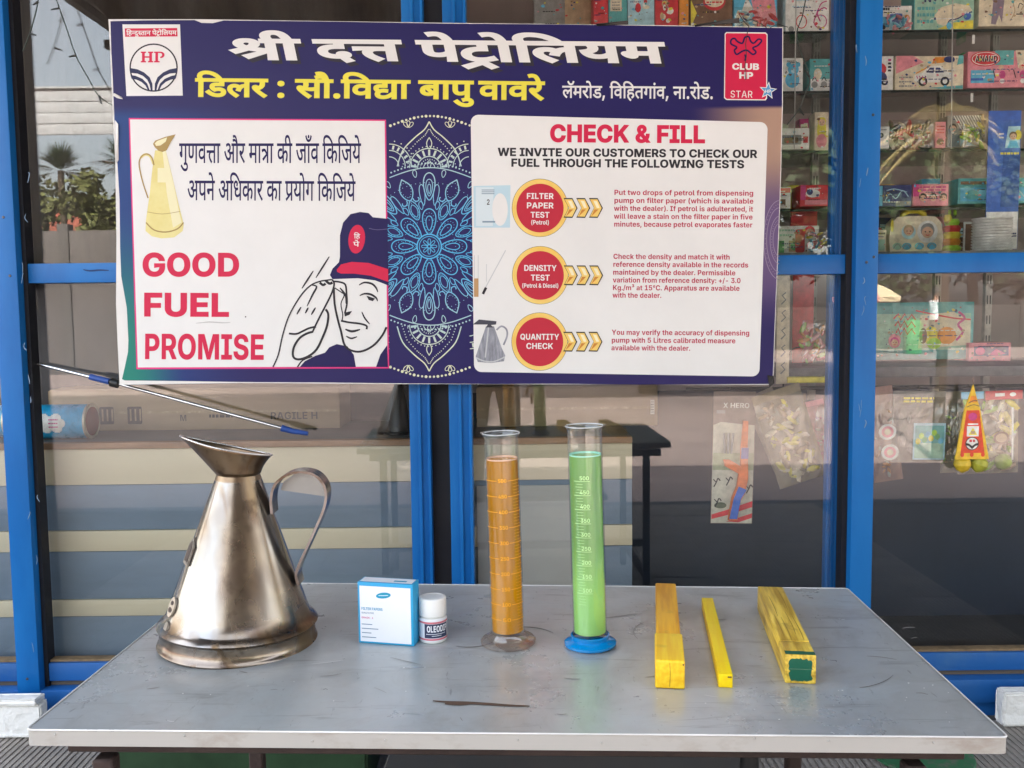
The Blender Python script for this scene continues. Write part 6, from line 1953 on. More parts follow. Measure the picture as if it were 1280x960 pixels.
def cylinder(name, label, base_px, top_py, liq_py, r, rbse, hbse, base_m, liq_m, mark_m, first_py, last_py, nmarks, green):
    p = Z(base_px[0], base_px[1], T_Z)
    H = P(base_px[0], top_py, p.y).z - T_Z
    HL = P(base_px[0], liq_py, p.y).z - T_Z
    t = thing(name, label, 'measuring cylinder', p, (0, R(-1.3), 0), 'glass measuring cylinders on the table')
    lathe('foot', [(0, .0006), (rbse - .004, .0), (rbse, .003), (rbse, .0065), (rbse - .004, .0095), (rbse * .72, .0125), (r + .004, hbse), (r + .0012, hbse + .001), (r + .0012, hbse - .003), (0, hbse - .003)] if green else
          [(0, .001), (rbse - .003, .0), (rbse, .002), (rbse + .0005, .006), (rbse - .002, .0085), (rbse * .75, .0098), (r + .006, .0125), (r + .001, hbse + .002), (r * .8, hbse - .002), (0, hbse - .003)], base_m, t, 64)
    g = lathe('glass_tube', [(r, hbse + .001), (r, H - .008), (r + .0006, H - .004), (r + .0028, H - .0015), (r + .0034, H), (r + .0026, H + .0008), (r + .0010, H + .0004), (r - .0012, H - .004), (r - .0016, H - .01), (r - .0016, hbse + .0042), (0, hbse + .0042), (0, hbse + .001)], M_CG, t, 64)
    # pouring lip on the right
    for v in g.data.vertices:
        if v.co.z > H - .009:
            a = math.atan2(v.co.y, v.co.x)
            k = math.exp(-((a - (0.2 if green else 2.8)) / .32) ** 2) * (v.co.z - (H - .009)) / .009
            v.co.x *= 1 + .16 * k
            v.co.y *= 1 + .16 * k
    bm = bmesh.new()
    add_tube(bm, [((r + .0022) * math.cos(2 * math.pi * k / 40), (r + .0022) * math.sin(2 * math.pi * k / 40), H) for k in range(42)], .0011, 6, caps=False)
    from_bm('rim_bead', bm, mat('rim glass', (0.75, 0.78, 0.78), rough=.05, spec=.8, alpha=.55), t, smooth=True)
    rl = r - .0018
    lathe('liquid', [(0, hbse + .0045), (rl - .001, hbse + .0045), (rl, hbse + .0055), (rl, HL - .0015), (rl - .0004, HL), (rl - .002, HL - .0012), (0, HL - .0014)], liq_m, t, 64)
    lathe('meniscus', [(rl - .0022, HL - .0012), (rl - .0004, HL + .0004), (rl + .0001, HL + .0014), (rl + .0001, HL - .0006), (rl - .002, HL - .0028)], mat('mint meniscus', (.45, .95, .70), rough=.1) if green else mat('peach meniscus', (1.0, .55, .36), rough=.1), t, 48)
    # graduation marks and figures printed round the tube
    A_ = Art(lambda u, v, l: Vector(((r + .0003 + l) * math.sin(u / r), -(r + .0003 + l) * math.cos(u / r), v)), t, 0.0001)
    z0, z1 = P(base_px[0], last_py, p.y).z - T_Z, P(base_px[0], first_py, p.y).z - T_Z
    for k in range(nmarks):
        z = z1 + (z0 - z1) * k / (nmarks - 1)
        if green:
            strip(A_, 'graduation', mark_m, -.0215, .004, z, z + .0007, 1, 10)
            A_.text('graduation_figures', mark_m, LATIN, str(500 - 50 * k), (-.012, z + .0022), (.003, z + .0022), .0062, 1, fat=-10)
            for q in range(1, 5):
                strip(A_, 'graduation', mark_m, -.019 + (q % 2) * .002, -.007, z - (z1 - z0) / (nmarks - 1) * q / 5, z - (z1 - z0) / (nmarks - 1) * q / 5 + .0004, 1, 4)
        else:
            strip(A_, 'graduation', mark_m, -r * 1.25, -r * .35, z, z + .0011, 1, 8)
            strip(A_, 'graduation', mark_m, r * .30, r * 1.25, z, z + .0011, 1, 8)
            A_.text('graduation_figures', mark_m, LATIN, str(500 - 50 * k), (-.0075, z - .002), (.0065, z - .002), .0058, 1, fat=10)
            for q in range(1, 5):
                strip(A_, 'graduation', mark_m, r * .62, r * (1.05 if q % 2 else 1.2), z - (z1 - z0) / (nmarks - 1) * q / 5, z - (z1 - z0) / (nmarks - 1) * q / 5 + .0005, 1, 4)
    # the scale shows again on the far side, seen through the liquid
    A_.done()
    return t, p, H


M_ORL = liquid_mat('orange fuel', (1.0, 0.58, 0.07), 0.0, 0.46, (1.0, 0.40, 0.0), cloud=(0.05, 0.20, 0.66))
M_GRL = liquid_mat('green fuel', (0.68, 1.0, 0.62), 0.02, 0.40, (0.50, 0.98, 0.26), cloud=(0.07, 0.19, 0.72))
M_CLEARB = glass_mat('thick clear glass', tint=(0.88, 0.80, 0.74), boost=2.5, dirt=0.25)
M_BLUEB = mat('blue glossy plastic', (0.0, 0.22, 0.55), rough=.12, var=.05, coat=.6)
oc, ocp, oh = cylinder('measuring_cylinder', 'measuring cylinder filled with orange fuel on a clear glass foot', (635.5, 803.5), 541, 573, .0265, .0435, .017, M_CLEARB, M_ORL, mat('amber scale print', (0.95, 0.42, 0.02), rough=.4), 598, 769, 10, False)
gc2, gcp, gh = cylinder('measuring_cylinder', 'measuring cylinder filled with green fuel on a blue foot', (738, 806.5), 532, 568, .0268, .0410, .018, M_BLUEB, M_GRL, mat('pale green scale print', (0.62, 0.95, 0.40), rough=.4), 598, 736, 9, True)
lathe('settled_layer', [(0, .0226), (.0246, .0226), (.0247, .0300), (0, .0300)], liquid_mat('dark green sediment', (0.03, 0.22, 0.12), .1, .5, (0.01, 0.12, 0.06)), gc2, 48)

# ================================================================== YELLOW WOODEN CASES
def wood_yellow(name, c1, c2, rot=0.0, grain=1.0):
    m = bpy.data.materials.new(name)
    m.use_nodes = True
    t, b = nodes_of(m)
    tc = t.nodes.new('ShaderNodeTexCoord')
    q = t.nodes.new('ShaderNodeMapping')
    q.inputs['Scale'].default_value = (14, .9, 14)
    t.links.new(tc.outputs['Object'], q.inputs[0])
    n = t.nodes.new('ShaderNodeTexNoise')
    n.inputs['Scale'].default_value = 9
    n.inputs['Detail'].default_value = 7
    t.links.new(q.outputs[0], n.inputs['Vector'])
    r = t.nodes.new('ShaderNodeValToRGB')
    r.color_ramp.elements[0].position = .36
    r.color_ramp.elements[1].position = .62
    r.color_ramp.elements[0].color = lin(c1)
    r.color_ramp.elements[1].color = lin(c2)
    t.links.new(n.outputs['Fac'], r.inputs[0])
    n2 = t.nodes.new('ShaderNodeTexNoise')
    n2.inputs['Scale'].default_value = 30
    n2.inputs['Detail'].default_value = 6
    t.links.new(tc.outputs['Object'], n2.inputs['Vector'])
    mr = t.nodes.new('ShaderNodeMapRange')
    mr.inputs['From Min'].default_value = .60
    mr.inputs['From Max'].default_value = .74
    mr.inputs['To Max'].default_value = .6 * grain
    t.links.new(n2.outputs['Fac'], mr.inputs['Value'])
    mx = t.nodes.new('ShaderNodeMix')
    mx.data_type = 'RGBA'
    t.links.new(mr.outputs[0], mx.inputs[0])
    t.links.new(r.outputs[0], mx.inputs[6])
    mx.inputs[7].default_value = (0.22, 0.12, 0.02, 1)
    t.links.new(mx.outputs[2], b.inputs['Base Color'])
    b.inputs['Roughness'].default_value = .42
    bp = t.nodes.new('ShaderNodeBump')
    bp.inputs['Strength'].default_value = .35 * grain
    bp.inputs['Distance'].default_value = .002
    t.links.new(n.outputs['Fac'], bp.inputs['Height'])
    t.links.new(bp.outputs[0], b.inputs['Normal'])
    return m


M_Y1 = wood_yellow('amber lacquered wood', '#d8930c', '#f0b21c', grain=.5)
M_Y2 = wood_yellow('bright yellow lacquer', '#eeb612', '#f8cf2c', grain=.6)
M_Y3 = wood_yellow('plain yellow paint', '#f6cc00', '#fbdb04', grain=.15)
M_Y4 = wood_yellow('brushed yellow paint', '#b08a28', '#eecb50', grain=1.3)
M_GRN = mat('dark green enamel end', (0.006, 0.10, 0.055), rough=.4, var=.1)


def stick(name, label, near, far, near_px_w, size, split, mats, green=False, wob=0):
    """square case lying on the table: near/far = pixel of the top edge centre at each end"""
    a, b_ = Z(near[0], near[1], T_Z + size), Z(far[0], far[1], T_Z + size)
    d = b_ - a
    L = d.length
    t = thing(name, label, 'wooden case', (a.x, a.y, T_Z + .0004), (0, 0, math.atan2(-d.x, d.y)))
    return t, L


t1, L1 = stick('hydrometer_case', 'thick amber yellow square wooden case with pale end cap', (837.5, 826), (832, 727), 33, .041, .3, None)
s1 = .041
bm = bmesh.new(); add_box(bm, (-s1 * .44, s1 * 2.7, 0), (s1 * .44, L1, s1 * .93), .0035, 3)
from_bm('case_body', bm, M_Y1, t1, smooth=True, angle=R(50))
bm = bmesh.new(); add_box(bm, (-s1 / 2, 0, 0), (s1 / 2, s1 * 2.69, s1), .0035, 3)
from_bm('end_cap', bm, M_Y2, t1, smooth=True, angle=R(50))
A = Art(front(0, 0, -.0002), t1, .0002)
A.line('grain_line', mat('amber seam', (0.42, 0.24, 0.02)), [(-.0005, .003), (.0004, .02), (-.0003, .038)], .0008, 1)
A.poly('chip', mat('chip brown', (0.12, 0.05, 0.02)), [(.0165, .036), (.0195, .0375), (.019, .0335)], 1)
A.done()
t2, L2 = stick('dip_stick', 'thin bright yellow painted square stick lying between the two thick cases', (907, 844), (884, 748), 18, .0185, 0, None)
s2 = .0195
bm = bmesh.new(); add_box(bm, (-s2 / 2, 0, 0), (s2 / 2, L2, s2), .0012, 2)
from_bm('stick_body', bm, M_Y3, t2, smooth=True, angle=R(50))
bm = bmesh.new(); add_box(bm, (s2 * .15, -.0006, s2 * .75), (s2 * .42, .0002, s2 * .85), 0)
from_bm('chip', bm, mat('chip brown', (0.12, 0.05, 0.02)), t2)
t3, L3 = stick('thermometer_case', 'thick brush painted yellow case with green end lying on the right of the table', (1001, 818), (962.5, 733), 34, .043, 0, None)
s3 = .0425
bm = bmesh.new(); add_box(bm, (-s3 / 2, .0555, 0), (s3 / 2, L3, s3), .0022, 2)
from_bm('case_body', bm, M_Y4, t3, smooth=True, angle=R(50))
bm = bmesh.new(); add_box(bm, (-s3 / 2, 0, 0), (s3 / 2, .0545, s3 * .985), .0022, 2)
from_bm('end_cap', bm, M_Y4, t3, smooth=True, angle=R(50))
A = Art(front(0, 0, -.0002), t3, .0002)
gpts = []
random.seed(3)
for k in range(40):
    a = 2 * math.pi * k / 40
    rr = .0175 / max(abs(math.cos(a)), abs(math.sin(a))) * random.uniform(.80, .98)
    rr = min(rr, .021)
    gpts.append((rr * math.cos(a), s3 * .48 + rr * math.sin(a)))
A.poly('green_end', M_GRN, gpts, 1)
A.line('green_end', mat('end line', (0.10, 0.20, 0.12)), [(-.017, s3 * .5), (.017, s3 * .51)], .0008, 2, smooth=False)
A.done()
A = Art(lambda u, v, l: Vector((u, v, s3 * .985 + .0002 + l)), t3, .0002)
A.poly('green_band', M_GRN, [(-.0205, .0012), (.0205, .0012), (.0205, .0135), (.01, .0125), (0, .014), (-.01, .0128), (-.0205, .0138)], 1)
A.done()
A = Art(lambda u, v, l: Vector((u, v, s3 + .0002 + l)), t3, .0002)
for (a_, b_) in ((-.013, L3 * .2), (-.004, L3 * .16), (.006, L3 * .25), (.014, L3 * .18), (-.009, L3 * .5), (.011, L3 * .6)):
    A.line('brush_mark', mat('brush streak', (0.25, 0.16, 0.03)), [(a_, b_), (a_ + .0008, b_ + L3 * .14), (a_ - .0006, b_ + L3 * .33)], .0009, 1, taper=True)
A.done()

# ================================================================== ROD AND FAIRY LIGHTS ON THE SHOP FRONT
rod = thing('steel_rod', 'thin steel rod with blue sleeves crossing the left window under the banner', 'rod')
YR = -0.012
q0, q1, q2, q3, q4 = P(-12, 438, .03), P(112, 471, YR + .01), P(143, 478.5, YR), P(352, 535, YR), P(385, 542, YR)
M_ROD = mat('bright steel', (0.60, 0.60, 0.60), rough=.22, metal=.95)
M_SLV = mat('blue sleeve', (0.02, 0.07, 0.30), rough=.5, var=.2, scale=30)
tube('rod_tube', [P(-60, 424, .034), P(36, 452, .034), q1, q2, q3], .0047, M_ROD, rod, 14)
tube('sleeve', [P(113, 471, YR + .0085), P(137, 477, YR + .002)], .0088, M_SLV, rod, 16)
tube('sleeve', [q3, P(366, 539, YR), q4], .0098, M_SLV, rod, 16, rfun=lambda s: .0098 - .004 * s)
tube('joint', [P(139, 477.6, YR + .001), P(148, 480, YR)], .0125, mat('black enamel', (0.012,) * 3), rod, 14)
rebase(rod, q2)


def fairy(name, label, pts, bulbs):
    t = thing(name, label, 'fairy lights', (0, 0, 0), group='fairy light strings on the shop front')
    w = spline([P(x, y, -.02) for x, y in pts], 5)
    tube('wire', w, .0016, mat('dark green wire', (0.03, 0.045, 0.035), rough=.5), t, 6)
    for (x, y, dx, dy) in bulbs:
        a, b_ = P(x, y, -.022), P(x + dx, y + dy, -.026)
        tube('bulb', [a, a.lerp(b_, .5), b_], .0032, mat('bulb holder', (0.02, 0.022, 0.02), rough=.4), t, 8, rfun=lambda s: .0034 - .0016 * s)
    rebase(t, w[0])
    return t


fairy('fairy_light_string', 'short dark fairy light wire hanging beside the left blue post', [(49, -6), (44, 18), (37, 42), (31, 58), (28, 64)], [(37, 42, 8, 2), (48, 2, -7, 4)])
fairy('fairy_light_string', 'fairy light wire running down to the left edge of the banner', [(68, -8), (74, 10), (84, 38), (95, 70), (110, 97), (122, 118), (133, 127), (140, 131)], [(74, 10, -10, 2), (95, 69, -9, 2), (124, 120, 3, 10)])
fairy('fairy_light_string', 'thin wire looping over the narrow pane right of the banner', [(1008, -6), (1003, 20), (996, 48), (1012, 96), (1006, 118), (999, 136), (984, 156)], [(999, 136, 6, 8), (1012, 96, -5, -8)])

# ================================================================== GOODS BEHIND THE GLASS
def gm(name, col, **k):
    d = dict(rough=.4, var=.26, scale=38)
    d.update(k)
    return mat('pack ' + name, col, **d)


G = {k: gm(k, tuple(min(.82, c * 1.18) for c in v)) for k, v in dict(white=(.70, .69, .64), cream=(.66, .58, .42), red=(.55, .04, .05), pink=(.66, .24, .28), magenta=(.50, .05, .20), teal=(.10, .36, .36), cyan=(.10, .40, .58), blue=(.04, .12, .45), navy=(.03, .04, .14), green=(.08, .34, .12), lime=(.35, .60, .06), yellow=(.78, .58, .06), orange=(.75, .26, .04), brown=(.18, .10, .06), tan=(.42, .30, .18), grey=(.25, .25, .24), black=(.02, .02, .022), sky=(.35, .55, .62), mint=(.30, .50, .38), skin=(.62, .38, .26)).items()}


class Pack:
    """a box of goods: its printed front is laid out in photo pixels, (0, 0) = lower left of the front"""

    def __init__(self, name, label, cat, px0, py0, px1, py1, y, d, col, group=None, tilt=0.0, bevel=.0015, body='carton'):
        a, b = P(px0, py1, y), P(px1, py0, y)
        self.s = (b.x - a.x) / (px1 - px0)
        self.W, self.H = px1 - px0, py1 - py0
        w, h = b.x - a.x, b.z - a.z
        self.t = thing(name, label, cat, ((a.x + b.x) / 2, y, a.z), (0, tilt, 0), group)
        box(body, (-w / 2, 0, 0), (w / 2, d, h), G[col] if isinstance(col, str) else col, self.t, bevel)
        s = self.s
        self.A = Art(lambda u, v, l: Vector((-w / 2 + u * s, -.0002 - l, v * s)), self.t, .0003)

    def end(self):
        rnd = random.Random(int(self.W * 37 + self.H * 11))
        if self.t['category'] in ('toy box', 'packet'):       # fine busy print: small patches and rows of tiny lettering
            for _ in range(int(self.W * self.H / 110)):
                x, y, w = rnd.uniform(.04, .9) * self.W, rnd.uniform(.06, .92) * self.H, rnd.uniform(.7, 2.6)
                c = G[rnd.choice(['white', 'navy', 'red', 'cyan', 'tan', 'yellow', 'grey', 'brown', 'pink', 'teal'])]
                q = [(x + w * rnd.uniform(.5, 1.3) * math.cos(a), y + w * rnd.uniform(.4, 1.0) * math.sin(a)) for a in (0, 1.1, 2.2, 3.3, 4.4, 5.4)]
                self.A.poly('small_print', c, q, 7)
            for _ in range(3):
                x, y = rnd.uniform(.05, .5) * self.W, rnd.uniform(.1, .9) * self.H
                scrib(self.A, 'small_print', G[rnd.choice(['black', 'white', 'navy'])], x, y, min(self.W * .95, x + self.W * .4), y + 2.6, 1, 1.1, 7, rnd)
        self.A.done()
        return self.t


def car(A, n, m, x, y, s, dark, trim, L=2):
    """side view drawing of a toy car, s = length"""
    A.poly(n, m, [(x, y + s * .10), (x + s * .02, y + s * .24), (x + s * .22, y + s * .30), (x + s * .36, y + s * .46), (x + s * .66, y + s * .47), (x + s * .82, y + s * .32), (x + s * .98, y + s * .28), (x + s, y + s * .12), (x + s * .9, y + s * .06), (x + s * .1, y + s * .05)], L)
    A.poly(n, dark, [(x + s * .30, y + s * .30), (x + s * .39, y + s * .42), (x + s * .50, y + s * .42), (x + s * .49, y + s * .29)], L + 1)
    A.poly(n, dark, [(x + s * .53, y + s * .29), (x + s * .54, y + s * .42), (x + s * .64, y + s * .42), (x + s * .76, y + s * .30)], L + 1)
    for q in (.22, .78):
        A.disc(n, G['black'], x + s * q, y + s * .08, s * .115, layer=L + 1, n=16)
        A.disc(n, trim, x + s * q, y + s * .08, s * .062, layer=L + 2, n=12)
    for k in range(4):
        A.line(n, G['magenta'], [(x + s * (.06 + .07 * k), y + s * .22), (x + s * (.09 + .07 * k), y + s * .15)], s * .02, L + 2, smooth=False)


def face(A, n, x, y, r, hair, L=2):
    A.disc(n, hair, x, y + r * .25, r * 1.12, layer=L, n=14)
    A.disc(n, G['skin'], x, y - r * .1, r * .9, layer=L + 1, n=14)
    for s in (-1, 1):
        A.disc(n, G['black'], x + s * r * .35, y, r * .13, layer=L + 2, n=6)
    A.line(n, G['red'], [(x - r * .3, y - r * .45), (x, y - r * .58), (x + r * .3, y - r * .45)], r * .14, L + 2)


def scrib(A, n, m, x0, y0, x1, y1, k, w, L=2, rnd=random):
    """lines of small unreadable print, drawn as short strokes"""
    for i in range(k):
        y = y0 + (y1 - y0) * (i + .5) / k
        x = x0
        while x < x1:
            l_ = rnd.uniform(.08, .22) * (x1 - x0)
            A.rect(n, m, x, y - w / 2, min(x1, x + l_), y + w / 2, L)
            x += l_ + (x1 - x0) * .04


random.seed(11)
YS = 0.36          # front of the goods on the shelves
M_SHELF = glass_mat('shelf glass', tint=(0.80, 0.86, 0.84), boost=1.6, dirt=.06)
M_SEDGE = mat('shelf edge', (0.02, 0.028, 0.026), rough=.3)
shelves = thing('glass_shelf_rack', 'row of glass shelves on slotted uprights holding toys behind the right panes', 'shelves')
SX0, SX1 = P(585, 100, YS).x, XE1 - .1
for py in (41, 115, 189, 261):
    z = P(1150, py - (0), YS).z
    box('shelf', (SX0, YS - .03, z - .007), (SX1, YS + .27, z - .0005), M_SHELF, shelves, 0)
    box('shelf_edge', (SX0, YS - .0325, z - .0075), (SX1, YS - .0303, z - .0002), M_SEDGE, shelves, 0)
z_low = P(1150, 318, YS).z
box('shelf', (SX0, .17, z_low - .02), (SX1, YS + .30, z_low - .0005), gm('grey shelf', (.22, .21, .20)), shelves, .001)
for px in (1022, 1180, 1245, 800):
    p = P(px, 200, .62)
    box('upright', (p.x - .012, .64, .9), (p.x + .012, .66, TOPZ), gm('upright white', (.5, .48, .44)), shelves, .001)
    for k in range(26):
        zz = 1.02 + k * .07
        for s in (-1, 1):
            box('slot', (p.x + s * .005 - .0018, .6394, zz), (p.x + s * .005 + .0018, .6399, zz + .03), G['black'], shelves, 0)
for px in (1191, 995):
    tube('hanger_rod', [P(px, -5, YS - .04), P(px - 2, 186, YS - .04)], .0018, gm('pale rod', (.5, .5, .46)), shelves, 6)
for px in (1216, 1214):
    q = P(px, 46 if px == 1216 else 119, YS - .03)
    box('clip', (q.x - .004, YS - .036, q.z - .022), (q.x + .004, YS - .033, q.z + .005), G['white'], shelves, .001)

# --- row A
k = Pack('toy_box', 'small white toy box with a blue lorry picture, top shelf beside the right post', 'toy box', 1090, 7, 1140, 39.5, YS, .09, 'white')
A = k.A
A.rect('picture', G['cyan'], 10, 5, 40, 18, 1, 3); A.rect('picture', G['blue'], 22, 8, 38, 22, 2, 2)
for q in (14, 34): A.disc('picture', G['black'], q, 5, 3, layer=3, n=12)
A.disc('picture', G['orange'], 44, 16, 3.5, 4.5, layer=1); scrib(A, 'print', G['black'], 8, 25, 22, 30, 1, 3)
k.end()
k = Pack('toy_box', 'green and teal toy box with a beige racing car, top shelf right window', 'toy box', 1142, -24, 1218.5, 38, YS, .10, 'teal')
A = k.A
A.rect('picture', G['mint'], 1, 1, 76, 40, 1); A.poly('picture', G['yellow'], [(30, 1), (76, 1), (76, 12), (50, 9)], 2)
A.poly('picture', G['cream'], [(30, 8), (26, 18), (34, 28), (52, 33), (70, 30), (74, 24), (62, 16), (50, 10), (38, 5)], 3)
A.line('picture', G['navy'], [(42, 5), (46, 12), (56, 14), (66, 20), (74, 22)], 1.6, 4)
A.disc('picture', G['cyan'], 45, 5, 3.5, 4.5, layer=5, n=12); A.disc('picture', G['blue'], 68, 17, 5, 5, layer=4, n=12)
for q in range(3): scrib(A, 'print', G['teal'], 4, 8 + 8 * q, 26, 14 + 8 * q, 1, 4)
A.text('print', G['navy'], LATIN, 'N', (12, 35), (22, 35), 12, 3, fat=20); A.line('print', G['navy'], [(26, 36), (31, 46), (36, 36), (41, 46)], 3, 3, smooth=False)
k.end()
k = Pack('toy_box', 'pale beige toy box with a grey figure, top shelf at the right edge', 'toy box', 1223, -24, 1300, 33, YS, .10, 'cream')
A = k.A
A.poly('picture', gm('mauve', (.28, .22, .28)), [(16, 3), (18, 30), (14, 40), (18, 56), (34, 56), (32, 30), (30, 4), (26, 14), (22, 2)], 1)
A.line('picture', G['tan'], [(40, 6), (46, 18), (44, 30), (52, 34), (58, 28), (54, 20)], 1.2, 1); A.line('picture', G['black'], [(50, 22), (52, 28), (56, 26)], 1, 2)
A.rect('picture', G['black'], 48, 14, 57, 15.4, 1)
k.end()
k = Pack('toy_box', 'tall white box with a pink bicycle picture above the banner right end', 'toy box', 982, -30, 1037, 42.5, YS, .10, 'white')
A = k.A
for q in (44, 20):
    A.line('picture', G['magenta'] if q == 44 else G['red'], [(q + 8 * math.cos(R(a)) * (1 if q == 44 else .8), 15 + 8 * math.sin(R(a))) for a in range(0, 360, 24)], 1.2, 1, closed=True)
A.line('picture', G['magenta'], [(44, 15), (40, 26), (48, 32), (52, 30)], 1.6, 2); A.line('picture', G['magenta'], [(36, 16), (44, 36), (52, 40)], 1.4, 2)
A.disc('print', G['grey'], 7, 6, 3.6, layer=1); scrib(A, 'print', G['sky'], 8, 30, 30, 60, 4, 1.5)
k.end()
# --- row B
k = Pack('toy_box', 'narrow white toy box with a red and blue motorbike, second shelf beside the post', 'toy box', 1088, 70, 1117, 113.5, YS, .07, 'white')
A = k.A
A.disc('picture', G['red'], 11, 27, 9, 8, layer=1); A.disc('picture', G['navy'], 12, 16, 9, 8, layer=2); A.disc('picture', G['black'], 18, 11, 4.4, layer=3); A.disc('picture', G['white'], 18, 11, 2, layer=4)
for q in range(4): A.rect('print', G['magenta'] if q == 3 else G['black'], 22, 24 + 4.4 * q, 26, 26.6 + 4.4 * q, 1)
k.end()
k = Pack('toy_box', 'wide white toy box with a pink corner and a police style jeep drawing', 'toy box', 1118.5, 69.5, 1205, 112.5, YS, .10, 'cream')
A = k.A
A.poly('picture', G['pink'], [(1, 42), (1, 20), (36, 34), (22, 42)], 1)
A.poly('picture', G['teal'], [(78, 30), (86, 32), (86, 42), (80, 42)], 1); A.poly('picture', G['teal'], [(60, 0.5), (86, 0.5), (86, 5), (40, 2)], 1)
A.poly('picture', G['orange'], [(46, 32), (60, 33), (72, 40), (50, 40)], 1)
car(A, 'picture', G['white'], 24, 6, 50, G['navy'], G['white'], 2)
A.line('picture', G['orange'], [(26, 20), (36, 25), (44, 30)], 1.4, 5); A.disc('picture', G['navy'], 68, 37, 7, 4, layer=2)
scrib(A, 'print', G['grey'], 5, 2, 22, 18, 3, 2)
k.end()
k = Pack('toy_box', 'pink and cyan toy box lettered ANAND with small pink scooters', 'toy box', 1209, 63.5, 1300, 110, YS, .10, 'pink')
A = k.A
A.rect('picture', G['teal'], 34, 28, 58, 46, 1); A.rect('picture', G['cyan'], 4, 6, 34, 22, 1); A.rect('picture', G['blue'], 4, 9, 20, 12, 2)
A.disc('logo_oval', G['red'], 22, 36, 19, 9.5, layer=2); A.disc('logo_oval', G['white'], 22, 36, 17.4, 8.2, layer=3); A.disc('logo_oval', G['red'], 22, 36, 16.4, 7.4, layer=4)
A.text('logo_text', G['white'], LATIN, 'ANAND', (8.4, 32.6), (36.4, 32.6), 7.4, 5, fat=24)
A.text('logo_text', G['black'], LATIN, 'ANAND', (9, 32.2), (37, 32.2), 7.0, 6, fat=2)
for q in (44, 70):
    A.poly('picture', G['pink'], [(q - 10, 5), (q - 6, 18), (q, 26), (q + 6, 18), (q + 8, 5)], 2); A.disc('picture', G['white'], q, 8, 3, layer=3); A.disc('picture', G['magenta'], q, 16, 4, 5, layer=3); A.disc('picture', G['skin'], q - 2, 25, 3.2, layer=3); A.line('picture', G['black'], [(q - 12, 22), (q - 9, 12)], 1.2, 3)
A.poly('picture', G['cream'], [(60, 46), (64, 24), (90, 30), (90, 46)], 1)
k.end()
k = Pack('toy_box', 'small white box with a pale blue teddy beside the banner edge', 'toy box', 977.5, 72.5, 1004, 115, YS, .08, 'white')
A = k.A
A.disc('picture', G['cyan'], 13, 15, 9, 10, layer=1); A.disc('picture', G['cyan'], 14, 28, 7, layer=2)
for q in (8, 20): A.disc('picture', G['cyan'], q, 34, 3, layer=3)
A.disc('picture', G['sky'], 14, 26, 3, layer=4)
k.end()
k = Pack('toy_box', 'mint and white toy box standing behind the sash stile, second shelf', 'toy box', 1012, 73, 1056, 115, YS, .09, 'teal')
A = k.A
A.rect('picture', G['white'], 1, 1, 43, 16, 1); A.disc('picture', G['cream'], 10, 22, 5, 7, layer=2)
for q in (6, 18, 28): A.disc('picture', G['grey'], q, 9, 4, layer=2); A.line('picture', G['black'], [(q - 3, 14), (q, 18), (q + 3, 13)], 1.1, 3)
k.end()
# --- row C
k = Pack('toy_box', 'small pale card box with a round black knob at the left of the third shelf', 'toy box', 1094, 158, 1112, 186, YS, .06, 'white')
k.A.disc('picture', G['black'], 7, 17, 3.5, layer=1); k.A.disc('picture', G['grey'], 7, 17, 1.6, layer=2); k.end()


def bag(name, label, px0, py0, px1, py1, y, cols, seed, d=.05, group=None):
    """crumpled see-through bag: many small lumps under film"""
    rnd = random.Random(seed)
    a, b = P(px0, py1, y), P(px1, py0, y)
    w, h = b.x - a.x, b.z - a.z
    t = thing(name, label, 'bag', ((a.x + b.x) / 2, y, a.z), group=group)
    for ci, cn in enumerate(cols):
        bm = bmesh.new()
        for _ in range(9):
            q = Vector((rnd.uniform(-.42, .42) * w, d * rnd.uniform(.3, .6), h * rnd.uniform(.1, .85)))
            r = min(w, h) * rnd.uniform(.08, .18)
            bmesh.ops.create_icosphere(bm, subdivisions=2, radius=r, matrix=Matrix.Translation(q) @ Matrix.Rotation(rnd.uniform(0, 3), 4, 'Y') @ Matrix.Diagonal((1.5, .5, .55, 1)))
        tag(from_bm('contents', bm, G[cn], t, smooth=True), kind='stuff')
    nx, nz = 16, 16
    vs, fs = [], []
    for j in range(nz + 1):
        for i in range(nx + 1):
            u, v = i / nx, j / nz
            e = math.sin(math.pi * u) ** .5 * math.sin(math.pi * min(1, v * 1.02)) ** .4
            vs.append(((u - .5) * w * (1 + .03 * math.sin(9 * v)), -.002 - e * .006 + d * .1 + rnd.uniform(-.0025, .0025) * e, v * h))
    for j in range(nz):
        for i in range(nx):
            q = j * (nx + 1) + i
            fs.append((q, q + 1, q + nx + 2, q + nx + 1))
    wrap('film', vs, fs, glass_mat('crinkled film', tint=(.90, .89, .84), rough=.12, boost=3.0, dirt=.35), t)
    return t


bag('toy_bag', 'clear bag of brown and red toy cars on the third shelf', 1112, 149, 1168, 187, YS, ['red', 'brown', 'cream', 'black'], 4)
k = Pack('toy_box', 'upright pink card box beside the bag of toy cars', 'toy box', 1168.5, 152, 1182.5, 185, YS, .05, 'pink'); scrib(k.A, 'print', G['red'], 2, 18, 12, 30, 3, 1.5); k.A.disc('picture', G['brown'], 7, 8, 5, 4, layer=1); k.end()
k = Pack('toy_box', 'dark box with a black haired doll and fine white slanting stripes', 'toy box', 1183.5, 144, 1227, 184.5, YS, .08, 'grey')
A = k.A
for q in range(11): A.line('stripes', G['white'], [(8 + 3.4 * q, 40), (min(42.5, 22 + 3.4 * q), 40 - (min(42.5, 22 + 3.4 * q) - 8 - 3.4 * q) * 1.7)], 1.1, 1, smooth=False)
A.rect('picture', gm('slate', (.09, .14, .18)), 1, 1, 16, 24, 2); face(A, 'picture', 7, 24, 4.5, G['black'], 3); A.rect('picture', G['sky'], 17, 2, 42, 14, 2)
k.end()
